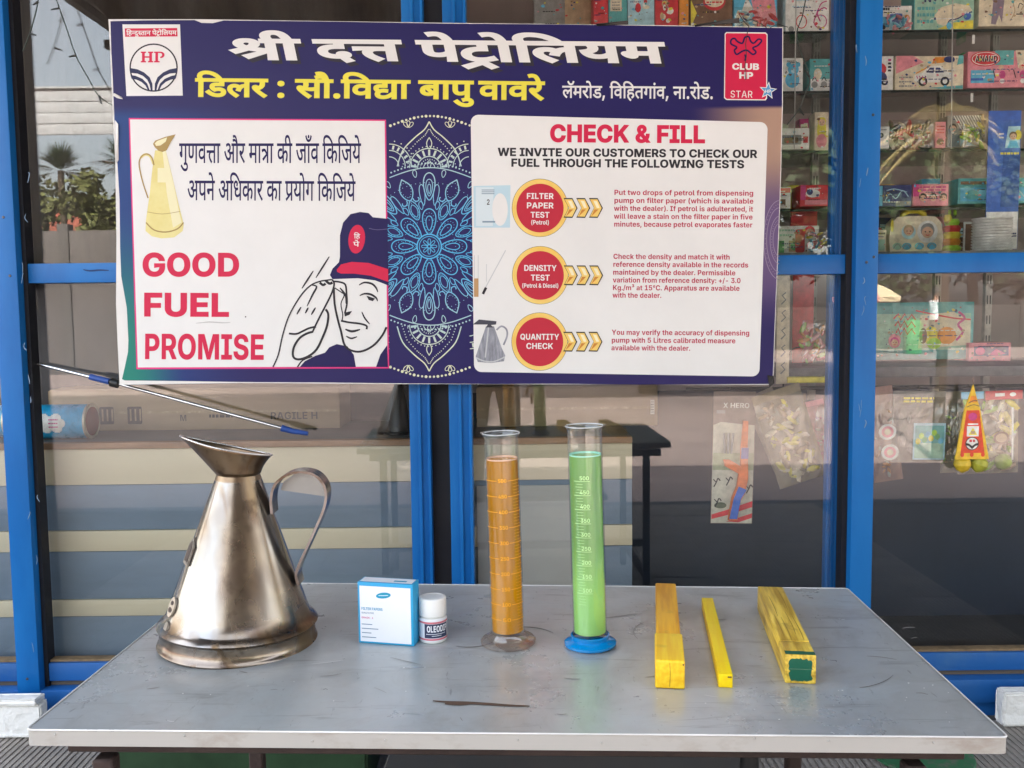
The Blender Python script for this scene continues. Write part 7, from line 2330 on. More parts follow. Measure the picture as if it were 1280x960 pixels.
k = Pack('toy_box', 'white frame shaped toy box with a red picture beside the banner, third shelf', 'toy box', 974, 160, 1012, 187, YS, .07, 'white')
k.A.rect('picture', G['grey'], 3, 6, 28, 18, 1, 2); k.A.rect('picture', G['brown'], 6, 8, 24, 15, 2, 2); k.A.rect('picture', G['red'], 30, 8, 36, 16, 1); k.end()
k = Pack('toy_box', 'tall yellow and white doll box beside the sash stile, third shelf', 'toy box', 1018, 140, 1036, 188, YS, .06, 'cream')
k.A.disc('picture', G['yellow'], 9, 26, 6, 14, layer=1); face(k.A, 'picture', 9, 36, 5, G['yellow'], 2); k.A.disc('picture', G['pink'], 9, 12, 7, 9, layer=2); k.end()
# --- blue poster
k = Pack('poster', 'blue poster with white lower part hanging at the right edge of the window', 'poster', 1231, 138, 1277, 312, .31, .002, 'blue', body='sheet', bevel=0)
A = k.A
A.rect('printed_field', G['white'], .5, .5, 45.5, 53, 1); A.poly('printed_field', gm('royal', (.03, .10, .36)), [(20, 60), (22, 136), (45.5, 136), (45.5, 60)], 1)
A.poly('portrait', G['sky'], [(24, 142), (28, 172), (45, 172), (45, 142)], 1); face(A, 'portrait', 35, 158, 5, G['brown'], 2); A.poly('portrait', G['cyan'], [(27, 142), (30, 152), (40, 152), (44, 142)], 3); A.disc('portrait', G['yellow'], 42, 160, 5, 7, layer=2)
scrib(A, 'print', G['white'], 15, 154, 22, 164, 2, 2); scrib(A, 'print', G['yellow'], 18, 132, 44, 137, 1, 3); scrib(A, 'print', G['navy'], 33, 17, 44, 24, 2, 2.4)
k.end()
# --- row D
k = Pack('toy_box', 'dark box with white outlines at the left of the fourth shelf', 'toy box', 1094, 231, 1140, 258.5, YS, .08, 'navy')
A = k.A
A.rect('picture', G['cyan'], 0.5, 1, 9, 26, 1); A.line('picture', G['sky'], [(12, 6), (18, 16), (26, 10), (34, 20), (42, 12)], 1.2, 2); A.line('picture', G['sky'], [(14, 20), (24, 22), (40, 18)], 1, 2); A.rect('picture', G['grey'], 26, 1, 45, 7, 1)
k.end()
k = Pack('toy_box', 'pink box with three small dark haired faces on the fourth shelf', 'toy box', 1140.5, 230, 1186, 257.5, YS, .08, 'pink')
for q in (13, 26, 39): face(k.A, 'picture', q, 10, 4.4, G['black'], 1)
scrib(k.A, 'print', G['magenta'], 3, 18, 42, 25, 2, 2.4); k.A.rect('picture', G['magenta'], .5, 12, 8, 27, 1); k.end()
k = Pack('toy_box', 'long teal box standing half behind the blue poster', 'toy box', 1197, 222, 1290, 255, YS, .12, 'teal')
k.A.rect('picture', G['cyan'], 3, 3, 90, 20, 1); k.A.disc('picture', G['teal'], 18, 11, 9, 6, layer=2); k.A.rect('picture', G['brown'], 3, 24, 40, 28, 1); k.A.line('picture', G['sky'], [(40, 8), (52, 18), (62, 6), (74, 17), (84, 8)], 1.6, 2); k.end()
k = Pack('toy_box', 'small white box with a red top beside the banner, fourth shelf', 'toy box', 972, 234, 988.5, 261, YS, .06, 'white')
k.A.rect('picture', G['red'], .5, 20, 16, 26, 1); k.A.rect('picture', G['brown'], 3, 4, 10, 12, 1); k.end()
k = Pack('toy_box', 'bright pink and red box between the banner and the sash stile', 'toy box', 1000, 231, 1036, 258, YS, .09, 'red')
k.A.disc('picture', G['white'], 16, 16, 9, 5, layer=1); k.A.disc('picture', G['navy'], 12, 18, 4, layer=2); k.A.rect('picture', G['pink'], 6, 2, 34, 8, 1); k.A.rect('picture', G['magenta'], .5, 8, 7, 26, 1); k.end()
k = Pack('toy_box', 'white and green game box with a red haired face, lowest shelf left of the post', 'toy box', 972, 282, 1024, 317, YS, .08, 'white')
A = k.A
A.rect('picture', G['green'], 1, 1, 8, 16, 1); A.rect('picture', G['tan'], 14, 2, 34, 16, 1); A.disc('picture', G['green'], 24, 9, 8, 6, layer=2); A.rect('picture', G['red'], 22, 1, 34, 30, 3, 3); face(A, 'picture', 43, 8, 6, G['red'], 2); face(A, 'picture', 40, 26, 6, G['red'], 4); scrib(A, 'print', G['mint'], 2, 20, 20, 32, 2, 2.4)
k.end()
box_ = Pack('red_board', 'plain dark red board standing behind the game box', 'board', 988, 262, 1022, 318, YS + .12, .01, 'red').end()
# --- row E
k = Pack('toy_box', 'small cream box beside the round suitcase toy on the lowest shelf', 'toy box', 1088, 287, 1108, 317, YS, .06, 'cream'); scrib(k.A, 'print', G['black'], 8, 24, 18, 27, 1, 2); k.A.rect('picture', G['mint'], 9, 4, 18, 18, 1); k.end()
a, b = P(1111, 316, YS), P(1180, 268, YS)
sc_ = (b.x - a.x) / 69
sk = thing('toy_suitcase', 'cream rounded toy suitcase with a yellow handle on the lowest shelf', 'toy', ((a.x + b.x) / 2, YS, a.z))
out_ = [(-33, 0), (-34.5, 20), (-31, 38), (-24, 45), (-8, 46), (8, 46), (24, 45), (31, 38), (34.5, 20), (33, 0)]
prism('case_body', [(x * sc_, z * sc_) for x, z in out_], 0, .05, G['cream'], sk)
tube('handle', [(x * sc_, .025, z * sc_) for x, z in ((-15, 44), (-14, 49), (-6, 53), (6, 53), (14, 49), (15, 44))], 3.2 * sc_, G['yellow'], sk, 10)
A = Art(lambda u, v, l: Vector((u * sc_, -.0002 - l, v * sc_)), sk, .0003)
A.disc('picture', G['sky'], -10, 26, 9, 9, layer=1); face(A, 'picture', -10, 27, 6, G['tan'], 2); A.disc('picture', G['white'], 14, 26, 13, 14, layer=1); face(A, 'picture', 14, 26, 8, G['grey'], 2)
for q in (-24, -12, 4, 20): A.disc('picture', G['cyan'] if q % 8 else G['mint'], q, 8, 6, 4.4, layer=1); A.line('picture', G['grey'], [(q - 5, 5), (q, 11), (q + 5, 6)], 1, 2)
A.disc('picture', G['yellow'], -31, 34, 2, 8, layer=1)
A.done()
p = P(1189, 316, YS + .03)
wm = thing('stacking_toy', 'stacking toy of green, orange, yellow and red rings with a green head', 'toy', p)
s_m = .0026
for i, (cn, r, z) in enumerate((('lime', 11.5, 5), ('orange', 11, 13.5), ('yellow', 11, 21.5), ('red', 10.5, 29.5), ('lime', 9, 37.5))):
    lathe('ring', [(0, (z - 4.6) * s_m), (r * .8 * s_m, (z - 4.4) * s_m), (r * s_m, z * s_m), (r * .8 * s_m, (z + 3.6) * s_m), (0, (z + 3.8) * s_m)], G[cn], wm, 20)
for s in (-1, 1):
    lathe('ear', [(0, 45 * s_m), (2.2 * s_m, 47 * s_m), (1.6 * s_m, 52 * s_m), (0, 54 * s_m)], G['lime'], wm, 8).location = (s * .009, 0, 0)
o = lathe('face_ball', [(0, 36 * s_m), (4 * s_m, 38 * s_m), (5 * s_m, 42 * s_m), (3.5 * s_m, 46 * s_m), (0, 47 * s_m)], G['yellow'], wm, 12)
o.location = (-.02, -.012, 0)
p = P(1239, 317, .24)
p.z = z_low
pl = thing('plate_stack', 'stack of white paper plates standing before the poster foot', 'plates', p)
for i in range(12):
    z = i * .0085
    lathe('plate', [(0, z), (.052, z), (.0575, z + .0045), (.0575, z + .0065), (.050, z + .003), (0, z + .003)], G['white'], pl, 32)
k = Pack('picture_frame', 'white edged dark frame leaning beside the plate stack', 'frame', 1204, 277, 1232, 316, YS + .06, .006, 'white')
k.A.rect('inset', G['brown'], 2, 1, 27.5, 37, 1); k.end()

# --- smaller packets pushed in behind the front rows
fill = [(1141, 12, 1150, 38, 'orange'), (1205, 74, 1210, 112, 'green'), (1120, 86, 1135, 113, 'magenta'), (1228, 150, 1233, 185, 'tan'), (1184, 236, 1197, 258, 'tan'), (1092, 96, 1100, 113, 'lime'), (1206, 6, 1226, 38, 'brown'), (1180, 90, 1200, 112, 'sky'), (1140, 160, 1162, 186, 'magenta'), (1198, 160, 1216, 186, 'lime'), (1100, 238, 1118, 259, 'orange'), (1152, 228, 1176, 259, 'cyan'), (1004, 90, 1014, 115, 'tan'), (990, 80, 1002, 115, 'green'), (1000, 150, 1012, 188, 'magenta'), (988, 238, 999, 261, 'yellow'), (976, 10, 990, 42, 'teal'), (1096, 272, 1112, 317, 'navy'), (1196, 284, 1214, 317, 'brown'), (1160, 274, 1180, 317, 'pink')]
rowname = lambda y: 'top' if y < 50 else 'second' if y < 120 else 'third' if y < 190 else 'fourth' if y < 262 else 'lowest'
nb_ = lambda x: 'left of the post' if x < 1066 else 'just right of the post' if x < 1130 else 'mid window' if x < 1180 else 'towards the poster'
for i, (x0, y0, x1, y1, cn) in enumerate(fill):
    k = Pack('packet', 'narrow %s packet behind the front row on the %s shelf, %s' % (cn, rowname(y1), nb_(x0)), 'packet', x0, y0 - random.uniform(0, 9), x1, y1, YS + .14, .05, cn, tilt=R(random.uniform(-4, 4)))
    w_, h_ = k.W, k.H
    k.A.rect('picture', G[random.choice(['white', 'cream', 'yellow', 'sky'])], w_ * .12, h_ * .55, w_ * .88, h_ * .85, 1)
    for _ in range(4): k.A.disc('picture', G[random.choice(['red', 'navy', 'lime', 'orange', 'black', 'pink'])], random.uniform(.2, .8) * w_, random.uniform(.1, .8) * h_, w_ * random.uniform(.06, .16), w_ * random.uniform(.1, .2), layer=2, n=8)
    scrib(k.A, 'print', G['black'], w_ * .2, h_ * .6, w_ * .8, h_ * .8, 2, 1.2, 3)
    k.end()
bag('toy_bag', 'crinkled clear bag of green and yellow pieces on the third shelf', 1204, 150, 1232, 186, YS - .02, ['lime', 'yellow', 'cream'], 31, d=.03)
bag('toy_bag', 'crinkled clear bag of pink and blue pieces on the top shelf', 1110, 12, 1140, 39, YS - .03, ['cyan', 'pink'], 32, d=.02)
bag('toy_bag', 'clear bag of pink, blue and yellow toys in front of the red board', 1010, 286, 1034, 317, YS - .03, ['pink', 'cyan', 'yellow'], 33, d=.02)

# --- goods above the banner
for (x0, x1, cn, lab, arts) in ((668, 706, 'grey', 'dull olive carton above the headline lettering', 0), (706, 742, 'tan', 'greenish brown carton left of the red comic box', 0), (742, 760, 'red', 'plain red box showing above the middle of the banner', 1), (761, 784, 'teal', 'teal box with a small cream label above the banner', 2), (785, 818, 'sky', 'pale blue comic printed box above the banner', 3), (819, 848, 'red', 'red and white printed box above the banner', 3), (849, 861, 'orange', 'narrow orange box above the banner', 1), (863, 916, 'brown', 'dark brown box with a round cream and red badge above the banner', 4), (917, 972, 'cyan', 'blue and pink box behind the clear bag above the banner corner', 5)):
    k = Pack('toy_box', lab, 'toy box', x0, -30, x1, 41, YS + (.1 if x0 < 742 else 0), .09, cn)
    A = k.A
    if arts == 2: A.rect('picture', G['cream'], 2, 26, 16, 44, 1); scrib(A, 'print', G['grey'], 4, 28, 14, 42, 4, 1.5)
    if arts == 3:
        for _ in range(10): A.disc('picture', G[random.choice(['cream', 'navy', 'red', 'white', 'tan'])], random.uniform(6, x1 - x0 - 6), random.uniform(10, 60), random.uniform(2, 5), random.uniform(2, 6), layer=1, n=9)
    if arts == 4: A.poly('picture', G['yellow'], [(0.5, 6), (8, 24), (0.5, 40)], 1); A.disc('picture', G['red'], 30, 38, 14, 11, layer=1); A.disc('picture', G['cream'], 30, 39, 12, 8, layer=2); scrib(A, 'print', G['red'], 20, 35, 40, 43, 2, 2)
    if arts == 5: A.poly('picture', G['pink'], [(30, 4), (22, 40), (48, 60), (54, 20)], 1); A.poly('picture', G['white'], [(8, 20), (16, 44), (24, 30), (14, 12)], 1); A.disc('picture', G['navy'], 16, 20, 5, layer=2)
    k.end()
bag('toy_bag', 'crumpled clear bag of cream and red pieces above the banner right corner', 918, 8, 972, 40, .10, ['cream', 'red', 'sky'], 9, d=.03)

# --- left window: tins, cartons, cone
def tin(name, label, px0, px1, pyc, r, y, cols):
    a, b = P(px0, pyc, y), P(px1, pyc, y)
    L = b.x - a.x
    t = thing(name, label, 'tin', ((a.x + b.x) / 2, y, CTZ + r))
    bm = bmesh.new()
    add_tube(bm, [(-L / 2, 0, 0), (L / 2, 0, 0)], r, 40)
    from_bm('tin_body', bm, gm('tin blue', (.01, .36, .66), rough=.3), t, smooth=True, angle=R(40))
    for e in (-1, 1):
        bm = bmesh.new()
        add_tube(bm, [(e * (L / 2 - .003), 0, 0), (e * (L / 2 + .004), 0, 0)], r + .002, 40)
        from_bm('tin_rim', bm, gm('pale tin rim', (.55, .50, .38), rough=.35, metal=.5), t, smooth=True, angle=R(40))
    bm = bmesh.new()
    add_tube(bm, [(L / 2 + .0035, 0, 0), (L / 2 + .0050, 0, 0)], r - .008, 32)
    from_bm('tin_end', bm, gm('tin end', (.22, .045, .03), rough=.4, metal=.3), t)
    A = Art(lambda u, v, l: Vector((u, -(r + l) * math.cos(v / r), (r + l) * math.sin(v / r))), t, .0003)
    random.seed(5)
    for cxx, cyy, rr in ((0.01, .0, .022), (.028, .012, .018), (-.008, .014, .016), (.03, -.012, .018), (.0, -.016, .016), (.045, .0, .013)):
        for q in range(10):
            v = -rr + 2 * rr * (q + .5) / 10
            hw = (rr * rr - v * v) ** .5
            A.rect('cloud_print', G['white'], cxx - hw, cyy + v - rr * .1, cxx + hw, cyy + v + rr * .1, 1)
    for q in range(3): scrib(A, 'print', G['magenta'], .008, .008 - .011 * q, .036, .014 - .011 * q, 1, .004, 2)
    A.line('print', gm('tin purple', (.12, .05, .25)), [(-L / 2 + .012, -.03), (-L / 2 + .022, .0), (-L / 2 + .014, .02)], .006, 2)
    A.done()
    return t


RT = .052
tin('tin', 'blue tin with a white cloud print lying on its side behind the left pane', 22, 114, 531, RT, .19, 0)
tin('tin', 'blue and white tin lying at the far left edge behind the blue post', -60, 14, 533, RT * .95, .24, 0)


def carton(px0, px1, y, label, texts, h, d=.22):
    a, b = P(px0, 530, y), P(px1, 530, y)
    w = b.x - a.x
    t = thing('cardboard_carton', label, 'carton', ((a.x + b.x) / 2, y, CTZ))
    m = mat('brown cardboard', (0.36, 0.27, 0.17), rough=.85, var=.12, scale=5, stretch=(1, 1, 6))
    box('carton_body', (-w / 2, 0, 0), (w / 2, d, h), m, t, .002)
    s = w / (px1 - px0)
    A = Art(lambda u, v, l: Vector((-w / 2 + u * s, -.0002 - l, v * s)), t, .0003)
    for f in texts: f(A)
    A.rect('tape', gm('parcel tape', (.40, .31, .19), rough=.25), 0, 21, px1 - px0, 24, 1)
    A.done()
    box('flap', (-w / 2 + .004, .004, h + .0005), (w / 2 - .004, d * .48, h + .003), m, t, 0)
    return t


ink = gm('carton ink', (.05, .045, .04))
carton(62, 425, .36, 'long brown carton with black handling marks lying in the left window', [
    lambda A: [A.rect('marks', ink, x, 8, x + 18, 30, 2, 2) for x in (63, 98)],
    lambda A: [A.rect('marks', m_, x + 3 + q * 3, 12, x + 5 + q * 3, 27, 3) for m_ in (gm('carton pale', (.36, .27, .17)),) for x in (63, 98) for q in (0, 2, 4)],
    lambda A: A.line('marks', ink, [(4, 10), (4, 30), (26, 30), (26, 10)], 2, 2, closed=True, smooth=False),
    lambda A: A.text('marks', ink, LATIN, 'RAGILE H', (276, 12), (336, 12), 9, 2),
    lambda A: A.text('marks', ink, LATIN, 'M', (163, 11), (172, 11), 8, 2, fat=-15),
    lambda A: scrib(A, 'marks', ink, 200, 14, 230, 20, 1, 4, 2)], P(300, 486, .36).z - CTZ)
carton(596, 822, .34, 'yellowish brown carton lying behind the centre pane under the banner', [lambda A: A.rect('label', G['white'], 217, 14, 222, 32, 2), lambda A: scrib(A, 'marks', ink, 217.5, 15, 221.5, 31, 5, 1, 3)], P(700, 484, .34).z - CTZ)
p = P(500, 541, .22)
cn_ = thing('traffic_cone', 'dull black rubber cone standing beside the centre stiles', 'cone', (p.x, .22, CTZ))
lathe('cone_body', [(0, .0), (.05, .0), (.05, .006), (.040, .008), (.012, .15), (.010, .154), (0, .154)], gm('dark rubber', (.02, .018, .018)), cn_, 28)

# --- below the middle rail, right of the banner
YH = .11
rail = thing('hanging_rail', 'thin black rail with hooks carrying the hanging packs', 'rail')
zr_ = P(1150, 484, YH + .02).z
tube('rail_bar', [(P(860, 484, YH).x, YH + .03, zr_), (XE1 - .05, YH + .03, zr_)], .006, mat('black enamel', (0.012,) * 3), rail, 10)
for px in (915, 985, 1060, 1150, 1216, 1245):
    x = P(px, 484, YH).x
    tube('hook', [(x, YH + .03, zr_ + .005), (x, YH + .012, zr_ + .004), (x, YH + .004, zr_ - .004), (x, YH + .004, zr_ - .016), (x, YH + .010, zr_ - .018)], .0018, mat('black enamel', (0.012,) * 3), rail, 6)
ledge = thing('display_ledge', 'grey ledge carrying the large boxed toys below the middle rail', 'shelf')
zl = P(1150, 455, .30).z
box('ledge_board', (P(960, 455, .3).x, .16, zl - .03), (XE1 - .05, .62, zl), gm('grey ledge', (.16, .145, .14)), ledge, .002)
zb = P(1150, 440, .34).z
k = Pack('toy_box', 'large teal boxed play set with red lettering and a coloured picture', 'toy box', 1092, 377, 1218, 450, .36, .10, 'teal')
A = k.A
A.rect('picture', G['mint'], 2, 12, 122, 58, 1); A.poly('picture', G['cream'], [(56, 14), (58, 56), (100, 60), (122, 48), (122, 18)], 2)
for q in range(3):
    A.line('print', G['red'], [(24 + 2 * q, 52 - 9 * q), (30, 58 - 9 * q), (33, 50 - 9 * q), (38, 58 - 9 * q), (42, 50 - 9 * q), (47, 57 - 9 * q), (52, 50 - 9 * q)], 2.2, 3, smooth=False)
A.line('print', G['magenta'], [(104, 24), (112, 34), (106, 44), (114, 52), (106, 60)], 3, 4); A.line('picture', G['red'], [(52, 62), (70, 58), (100, 52), (122, 50)], 2, 3)
A.disc('picture', G['orange'], 92, 30, 12, 11, layer=3); A.disc('picture', G['yellow'], 72, 30, 9, 12, layer=3); A.disc('picture', G['lime'], 76, 20, 9, 7, layer=4); A.disc('picture', G['brown'], 62, 30, 5, 10, layer=3); A.disc('picture', G['pink'], 26, 24, 8, 9, layer=3); face(A, 'picture', 26, 22, 5, G['magenta'], 4)
k.end()
k = Pack('toy_box', 'low pink edged toy box at the right of the ledge', 'toy box', 1211, 428, 1264, 452, .34, .10, 'pink')
k.A.rect('picture', G['navy'], 6, 7, 50, 19, 1); k.A.disc('picture', G['magenta'], 14, 13, 6, 5, layer=2); k.A.poly('picture', G['magenta'], [(24, 8), (34, 16), (46, 10), (36, 7)], 2); k.end()
Pack('red_banner_card', 'tall red card panel standing in the narrow pane right of the banner', 'card', 990, 340, 1018, 458, .42, .004, 'red').end()
k = Pack('measuring_card', 'tall cream card strip with dark printing at the banner edge', 'card', 970, 343, 988, 480, .14, .003, 'cream')
for q in range(5): k.A.line('print', G['grey'], [(6, 14 + 24 * q), (12, 20 + 24 * q), (7, 26 + 24 * q), (12, 30 + 24 * q)], 1.8, 1, smooth=False)
k.end()
bag('toy_bag', 'clear bag of red and green toys standing in the narrow pane', 1003, 400, 1036, 458, .25, ['red', 'lime', 'orange', 'pink'], 12)
ch = thing('toy_chair', 'small toy chair with a yellow seat and thin dark frame in the narrow pane', 'toy')
q = [P(x, y, .16) for x, y in ((978, 500), (980, 470), (984, 450), (990, 437), (1000, 434))]
tube('chair_frame', spline(q), .0022, mat('black enamel', (0.012,) * 3), ch, 6)
tube('chair_frame', [P(1034, 500, .16), P(1033, 400, .16)], .0022, mat('black enamel', (0.012,) * 3), ch, 6)
a, b = P(981, 478, .16), P(1034, 470, .16)
box('chair_seat', (a.x, .13, a.z), (b.x, .20, b.z), G['yellow'], ch, .003)
rebase(ch, (a.x, .16, a.z))

# hanging packs
k = Pack('hanging_toy_pack', 'brown carded toy pack lettered X HERO with an orange and blue toy gun', 'toy pack', 888, 489, 942, 655, YH, .004, gm('pack brown', (.20, .15, .13)), tilt=R(1.2), body='card')
A = k.A
A.text('pack_text', G['white'], LATIN, 'X HERO', (12, 150), (46, 150), 6.5, 1, fat=-6); A.rect('pack_text', G['grey'], 4, 143, 15, 147, 1)
A.poly('picture', gm('pack cream', (.52, .50, .40)), [(0.5, 1), (0.5, 128), (10, 132), (53, 128), (53, 1)], 1)
A.poly('picture', gm('pack moss', (.32, .36, .22)), [(1, 70), (1, 92), (53, 92), (53, 70)], 2)
A.poly('picture', G['red'], [(1, 12), (20, 18), (53, 30), (53, 22), (20, 11), (1, 6)], 2); A.poly('picture', G['red'], [(20, 3), (53, 14), (53, 8), (36, 2)], 2)
for x, y in ((6, 54), (22, 56), (48, 46), (8, 28)):
    A.line('picture', G['black'], [(x - 3, y - 6), (x, y), (x + 2, y + 5), (x + 5, y + 2)], 1.6, 3); A.line('picture', G['black'], [(x, y), (x - 4, y + 4)], 1.3, 3)
A.disc('picture', gm('pack olive', (.12, .14, .09)), 12, 24, 8, 4, layer=3)
k.end()
gp_ = [(38, 134), (44, 134), (44, 100), (46, 60), (42, 40), (36, 30), (34, 6), (22, 6), (26, 34), (32, 50), (34, 66), (16, 76), (14, 84), (22, 84), (36, 76), (36, 100)]
w_ = P(942, 600, YH).x - P(888, 600, YH).x
prism('toy_gun', [(-w_ / 2 + x * k.s, y * k.s) for x, y in gp_], -.016, -.004, gm('gun orange', (.70, .16, .03)), k.t)
prism('toy_gun_grip', [(-w_ / 2 + x * k.s, y * k.s) for x, y in [(23, 8), (33, 8), (37, 34), (44, 46), (34, 50), (28, 34)]], -.019, -.0165, G['blue'], k.t)
prism('toy_gun_grip', [(-w_ / 2 + x * k.s, y * k.s) for x, y in [(36, 86), (45, 86), (45, 100), (36, 100)]], -.019, -.0165, gm('gun mauve', (.18, .16, .36)), k.t)
for q in (14, 20, 26):
    tube('dart', [(-w_ / 2 + q * k.s, -.008, 118 * k.s), (-w_ / 2 + (q + (20 - q) * .3) * k.s, -.008, 92 * k.s)], .0035, G['grey'], k.t, 8)


def hang(name, label, cat, cx_, top, w, h, rot, base, y, seed, cols, fill=18, see=.45):
    """tilted blister pack on a hook: card, lumps and clear film"""
    rnd = random.Random(seed)
    pt = P(cx_, top, y)
    s = (P(cx_ + 10, top, y).x - pt.x) / 10
    t = thing(name, label, cat, pt, (0, rot, 0))
    W_, H_ = w * s, h * s
    o = box('card', (-W_ / 2, 0, -H_), (W_ / 2, .0025, -.004), base, t, .0008)
    for cn in cols:
        bm = bmesh.new()
        for _ in range(fill):
            q = Vector((rnd.uniform(-.40, .40) * W_, -.006, -H_ * rnd.uniform(.16, .92)))
            bmesh.ops.create_icosphere(bm, subdivisions=1, radius=W_ * rnd.uniform(.05, .11), matrix=Matrix.Translation(q) @ Matrix.Rotation(rnd.uniform(0, 3), 4, 'Y') @ Matrix.Diagonal((1.6, .45, .6, 1)))
        tag(from_bm('contents', bm, G[cn], t, smooth=True), kind='stuff')
    n_ = 12
    vs, fs = [], []
    for j in range(n_ + 1):
        for i in range(n_ + 1):
            u, v = i / n_, j / n_
            e = (math.sin(math.pi * u) * math.sin(math.pi * v)) ** .35 if 0 < i < n_ and 0 < j < n_ else 0
            vs.append(((u - .5) * W_, -.001 - .018 * e + rnd.uniform(-.003, .003) * e, -H_ * (.10 + .90 * (1 - v))))
    for j in range(n_):
        for i in range(n_):
            q = j * (n_ + 1) + i
            fs.append((q, q + 1, q + n_ + 2, q + n_ + 1))
    wrap('blister', vs, fs, glass_mat('crinkled film', tint=(.90, .89, .84)), t)
    return t, s, W_, H_


t_, s_, W_, H_ = hang('hanging_toy_pack', 'olive yellow blister pack hanging tilted beside the X HERO card', 'toy pack', 968, 486, 62, 124, R(-18), gm('pack mustard', (.26, .21, .12)), YH - .01, 21, ['tan', 'cream', 'yellow'], 22)
t_, s_, W_, H_ = hang('hanging_toy_pack', 'pale pink edged blister pack hanging behind the olive pack', 'toy pack', 946, 490, 40, 120, R(-24), gm('pack pale', (.30, .26, .22)), YH + .012, 22, ['cream', 'pink'], 12)
t_, s_, W_, H_ = hang('hanging_toy_pack', 'pink and white card hanging half behind the sash stile', 'toy pack', 1012, 500, 34, 80, R(-12), G['pink'], YH + .02, 23, ['white', 'magenta'], 8)
t_, s_, W_, H_ = hang('hanging_toy_pack', 'long coral pack with pale rings hanging just right of the post', 'toy pack', 1097, 482, 36, 122, R(-8), gm('pack coral', (.34, .17, .13)), YH + .01, 24, ['orange', 'white'], 9)
A = Art(lambda u, v, l: Vector((u * s_, -.021 - l, v * s_)), t_, .0003)
for q in (-58, -84):
    A.disc('picture', G['white'], 2, q, 11, 10, layer=1); A.disc('picture', G['pink'], 2, q, 7.5, 7, layer=2); A.disc('picture', G['cream'], 2, q, 4, layer=3)
A.done()
t_, s_, W_, H_ = hang('hanging_toy_pack', 'clear bag with a small green and blue picture card inside', 'toy pack', 1150, 487, 66, 92, R(1), gm('pack film grey', (.20, .19, .17)), YH, 25, ['grey'], 4)
A = Art(lambda u, v, l: Vector((u * s_, -.0215 - l, v * s_)), t_, .0003)
A.rect('picture', G['sky'], -10, -87, 30, -41, 1); A.rect('picture', G['mint'], -8, -85, 28, -66, 2); A.rect('picture', G['teal'], -8, -66, 28, -44, 2)
for q in range(8): A.disc('picture', G[('yellow', 'lime', 'green', 'cyan')[q % 4]], -4 + 4 * q, -64 + (q * 7) % 12, 3.4, 4, layer=3, n=8)
scrib(A, 'print', G['yellow'], -24, -16, 14, -8, 2, 2.4)
A.done()
hang('hanging_toy_pack', 'dark card pack of brown and cream beads behind the olive pack', 'toy pack', 990, 492, 34, 96, R(-6), gm('pack umber', (.14, .10, .07)), YH + .025, 28, ['brown', 'cream', 'orange'], 16)
hang('hanging_toy_pack', 'small clear bag of pink beads hanging below the ledge near the post', 'toy pack', 1030, 492, 22, 90, R(4), gm('pack rose', (.40, .22, .22)), YH + .03, 29, ['pink', 'cream'], 10)
t_, s_, W_, H_ = hang('hanging_toy_pack', 'crinkled clear bag with brown pieces between the picture card bag and the charm', 'toy pack', 1188, 488, 30, 104, R(-3), gm('pack dull', (.24, .21, .16)), YH + .02, 27, ['tan', 'cream', 'lime'], 10)
t_, s_, W_, H_ = hang('hanging_toy_pack', 'wide clear pack of yellow green pieces with a red header at the right edge', 'toy pack', 1235, 487, 76, 106, R(-1.5), gm('pack dull', (.24, .21, .16)), YH + .012, 26, ['yellow', 'lime', 'cream', 'tan'], 14)
A = Art(lambda u, v, l: Vector((u * s_, -.022 - l, v * s_)), t_, .0003)
A.rect('header', G['red'], -8, -12, 38, -1, 1); A.rect('header', G['white'], 4, -8, 16, -4, 2); A.disc('header', G['white'], 26, -6, 4, 2.5, layer=2); A.rect('header', G['cyan'], -38, -10, -10, -1, 1)
A.disc('picture', G['brown'], 12, -60, 10, 8, layer=1); A.disc('picture', G['tan'], 12, -60, 7, 5.5, layer=2)
for s in (-1, 1): A.line('picture', G['white'], [(s * 22 + 4, -22 - 6 * q) for q in range(12)], 2.2, 1)
A.done()
# pointed red and yellow cloth pennant with emblem, three green-yellow balls under it
p = P(1217, 481, -.004)
s = (P(1227, 481, -.004).x - p.x) / 10
pn = thing('temple_pennant', 'pointed yellow and red charm with fuel emblem and three lemons hanging on the glass', 'charm', p)
prism('cloth', [(0, 0), (-6 * s, -20 * s), (-10 * s, -30 * s), (-20 * s, -94 * s), (22 * s, -94 * s), (9 * s, -30 * s), (5 * s, -18 * s)][::-1], 0, .006, gm('pennant yellow', (.80, .50, .04)), pn)
A = Art(lambda u, v, l: Vector((u * s, -.0002 - l, v * s)), pn, .0004)
A.poly('red_field', gm('pennant red', (.72, .07, .03)), [(-8, -32), (8, -32), (16, -86), (-14, -86)], 1)
A.poly('red_field', gm('pennant orange', (.80, .26, .03)), [(-3, -14), (3, -14), (5, -22), (-5, -22)], 1)
A.line('cord', G['brown'], [(-6, -23), (0, -20), (6, -20)], 1.2, 2); A.line('cord', G['brown'], [(-8, -28), (0, -25), (8, -27)], 1.0, 2)
A.disc('red_field', G['magenta'], 0, -40, 5.5, 5, layer=2)
A.rect('emblem', G['white'], -7, -65, 8, -52, 2); A.rect('emblem', G['white'], -6, -50.5, 7, -48.5, 2); A.poly('emblem', G['yellow'], [(-5, -63), (.5, -54), (6, -63)], 3); A.rect('emblem', G['tan'], -2, -62, 3, -58, 4)
A.disc('emblem', G['black'], 0, -74, 8.4, layer=2); A.disc('emblem', G['white'], 0, -74, 7.4, layer=3)
for q in (-1, 1): A.poly('emblem', G['black'], [(0, -81), (0, -77), (q * 4, -74), (q * 8, -73), (q * 7.6, -76), (q * 4, -77)], 4)
A.rect('emblem', G['red'], -3.6, -72, -.4, -69, 4); A.rect('emblem', G['red'], .8, -72, 3.4, -69, 4)
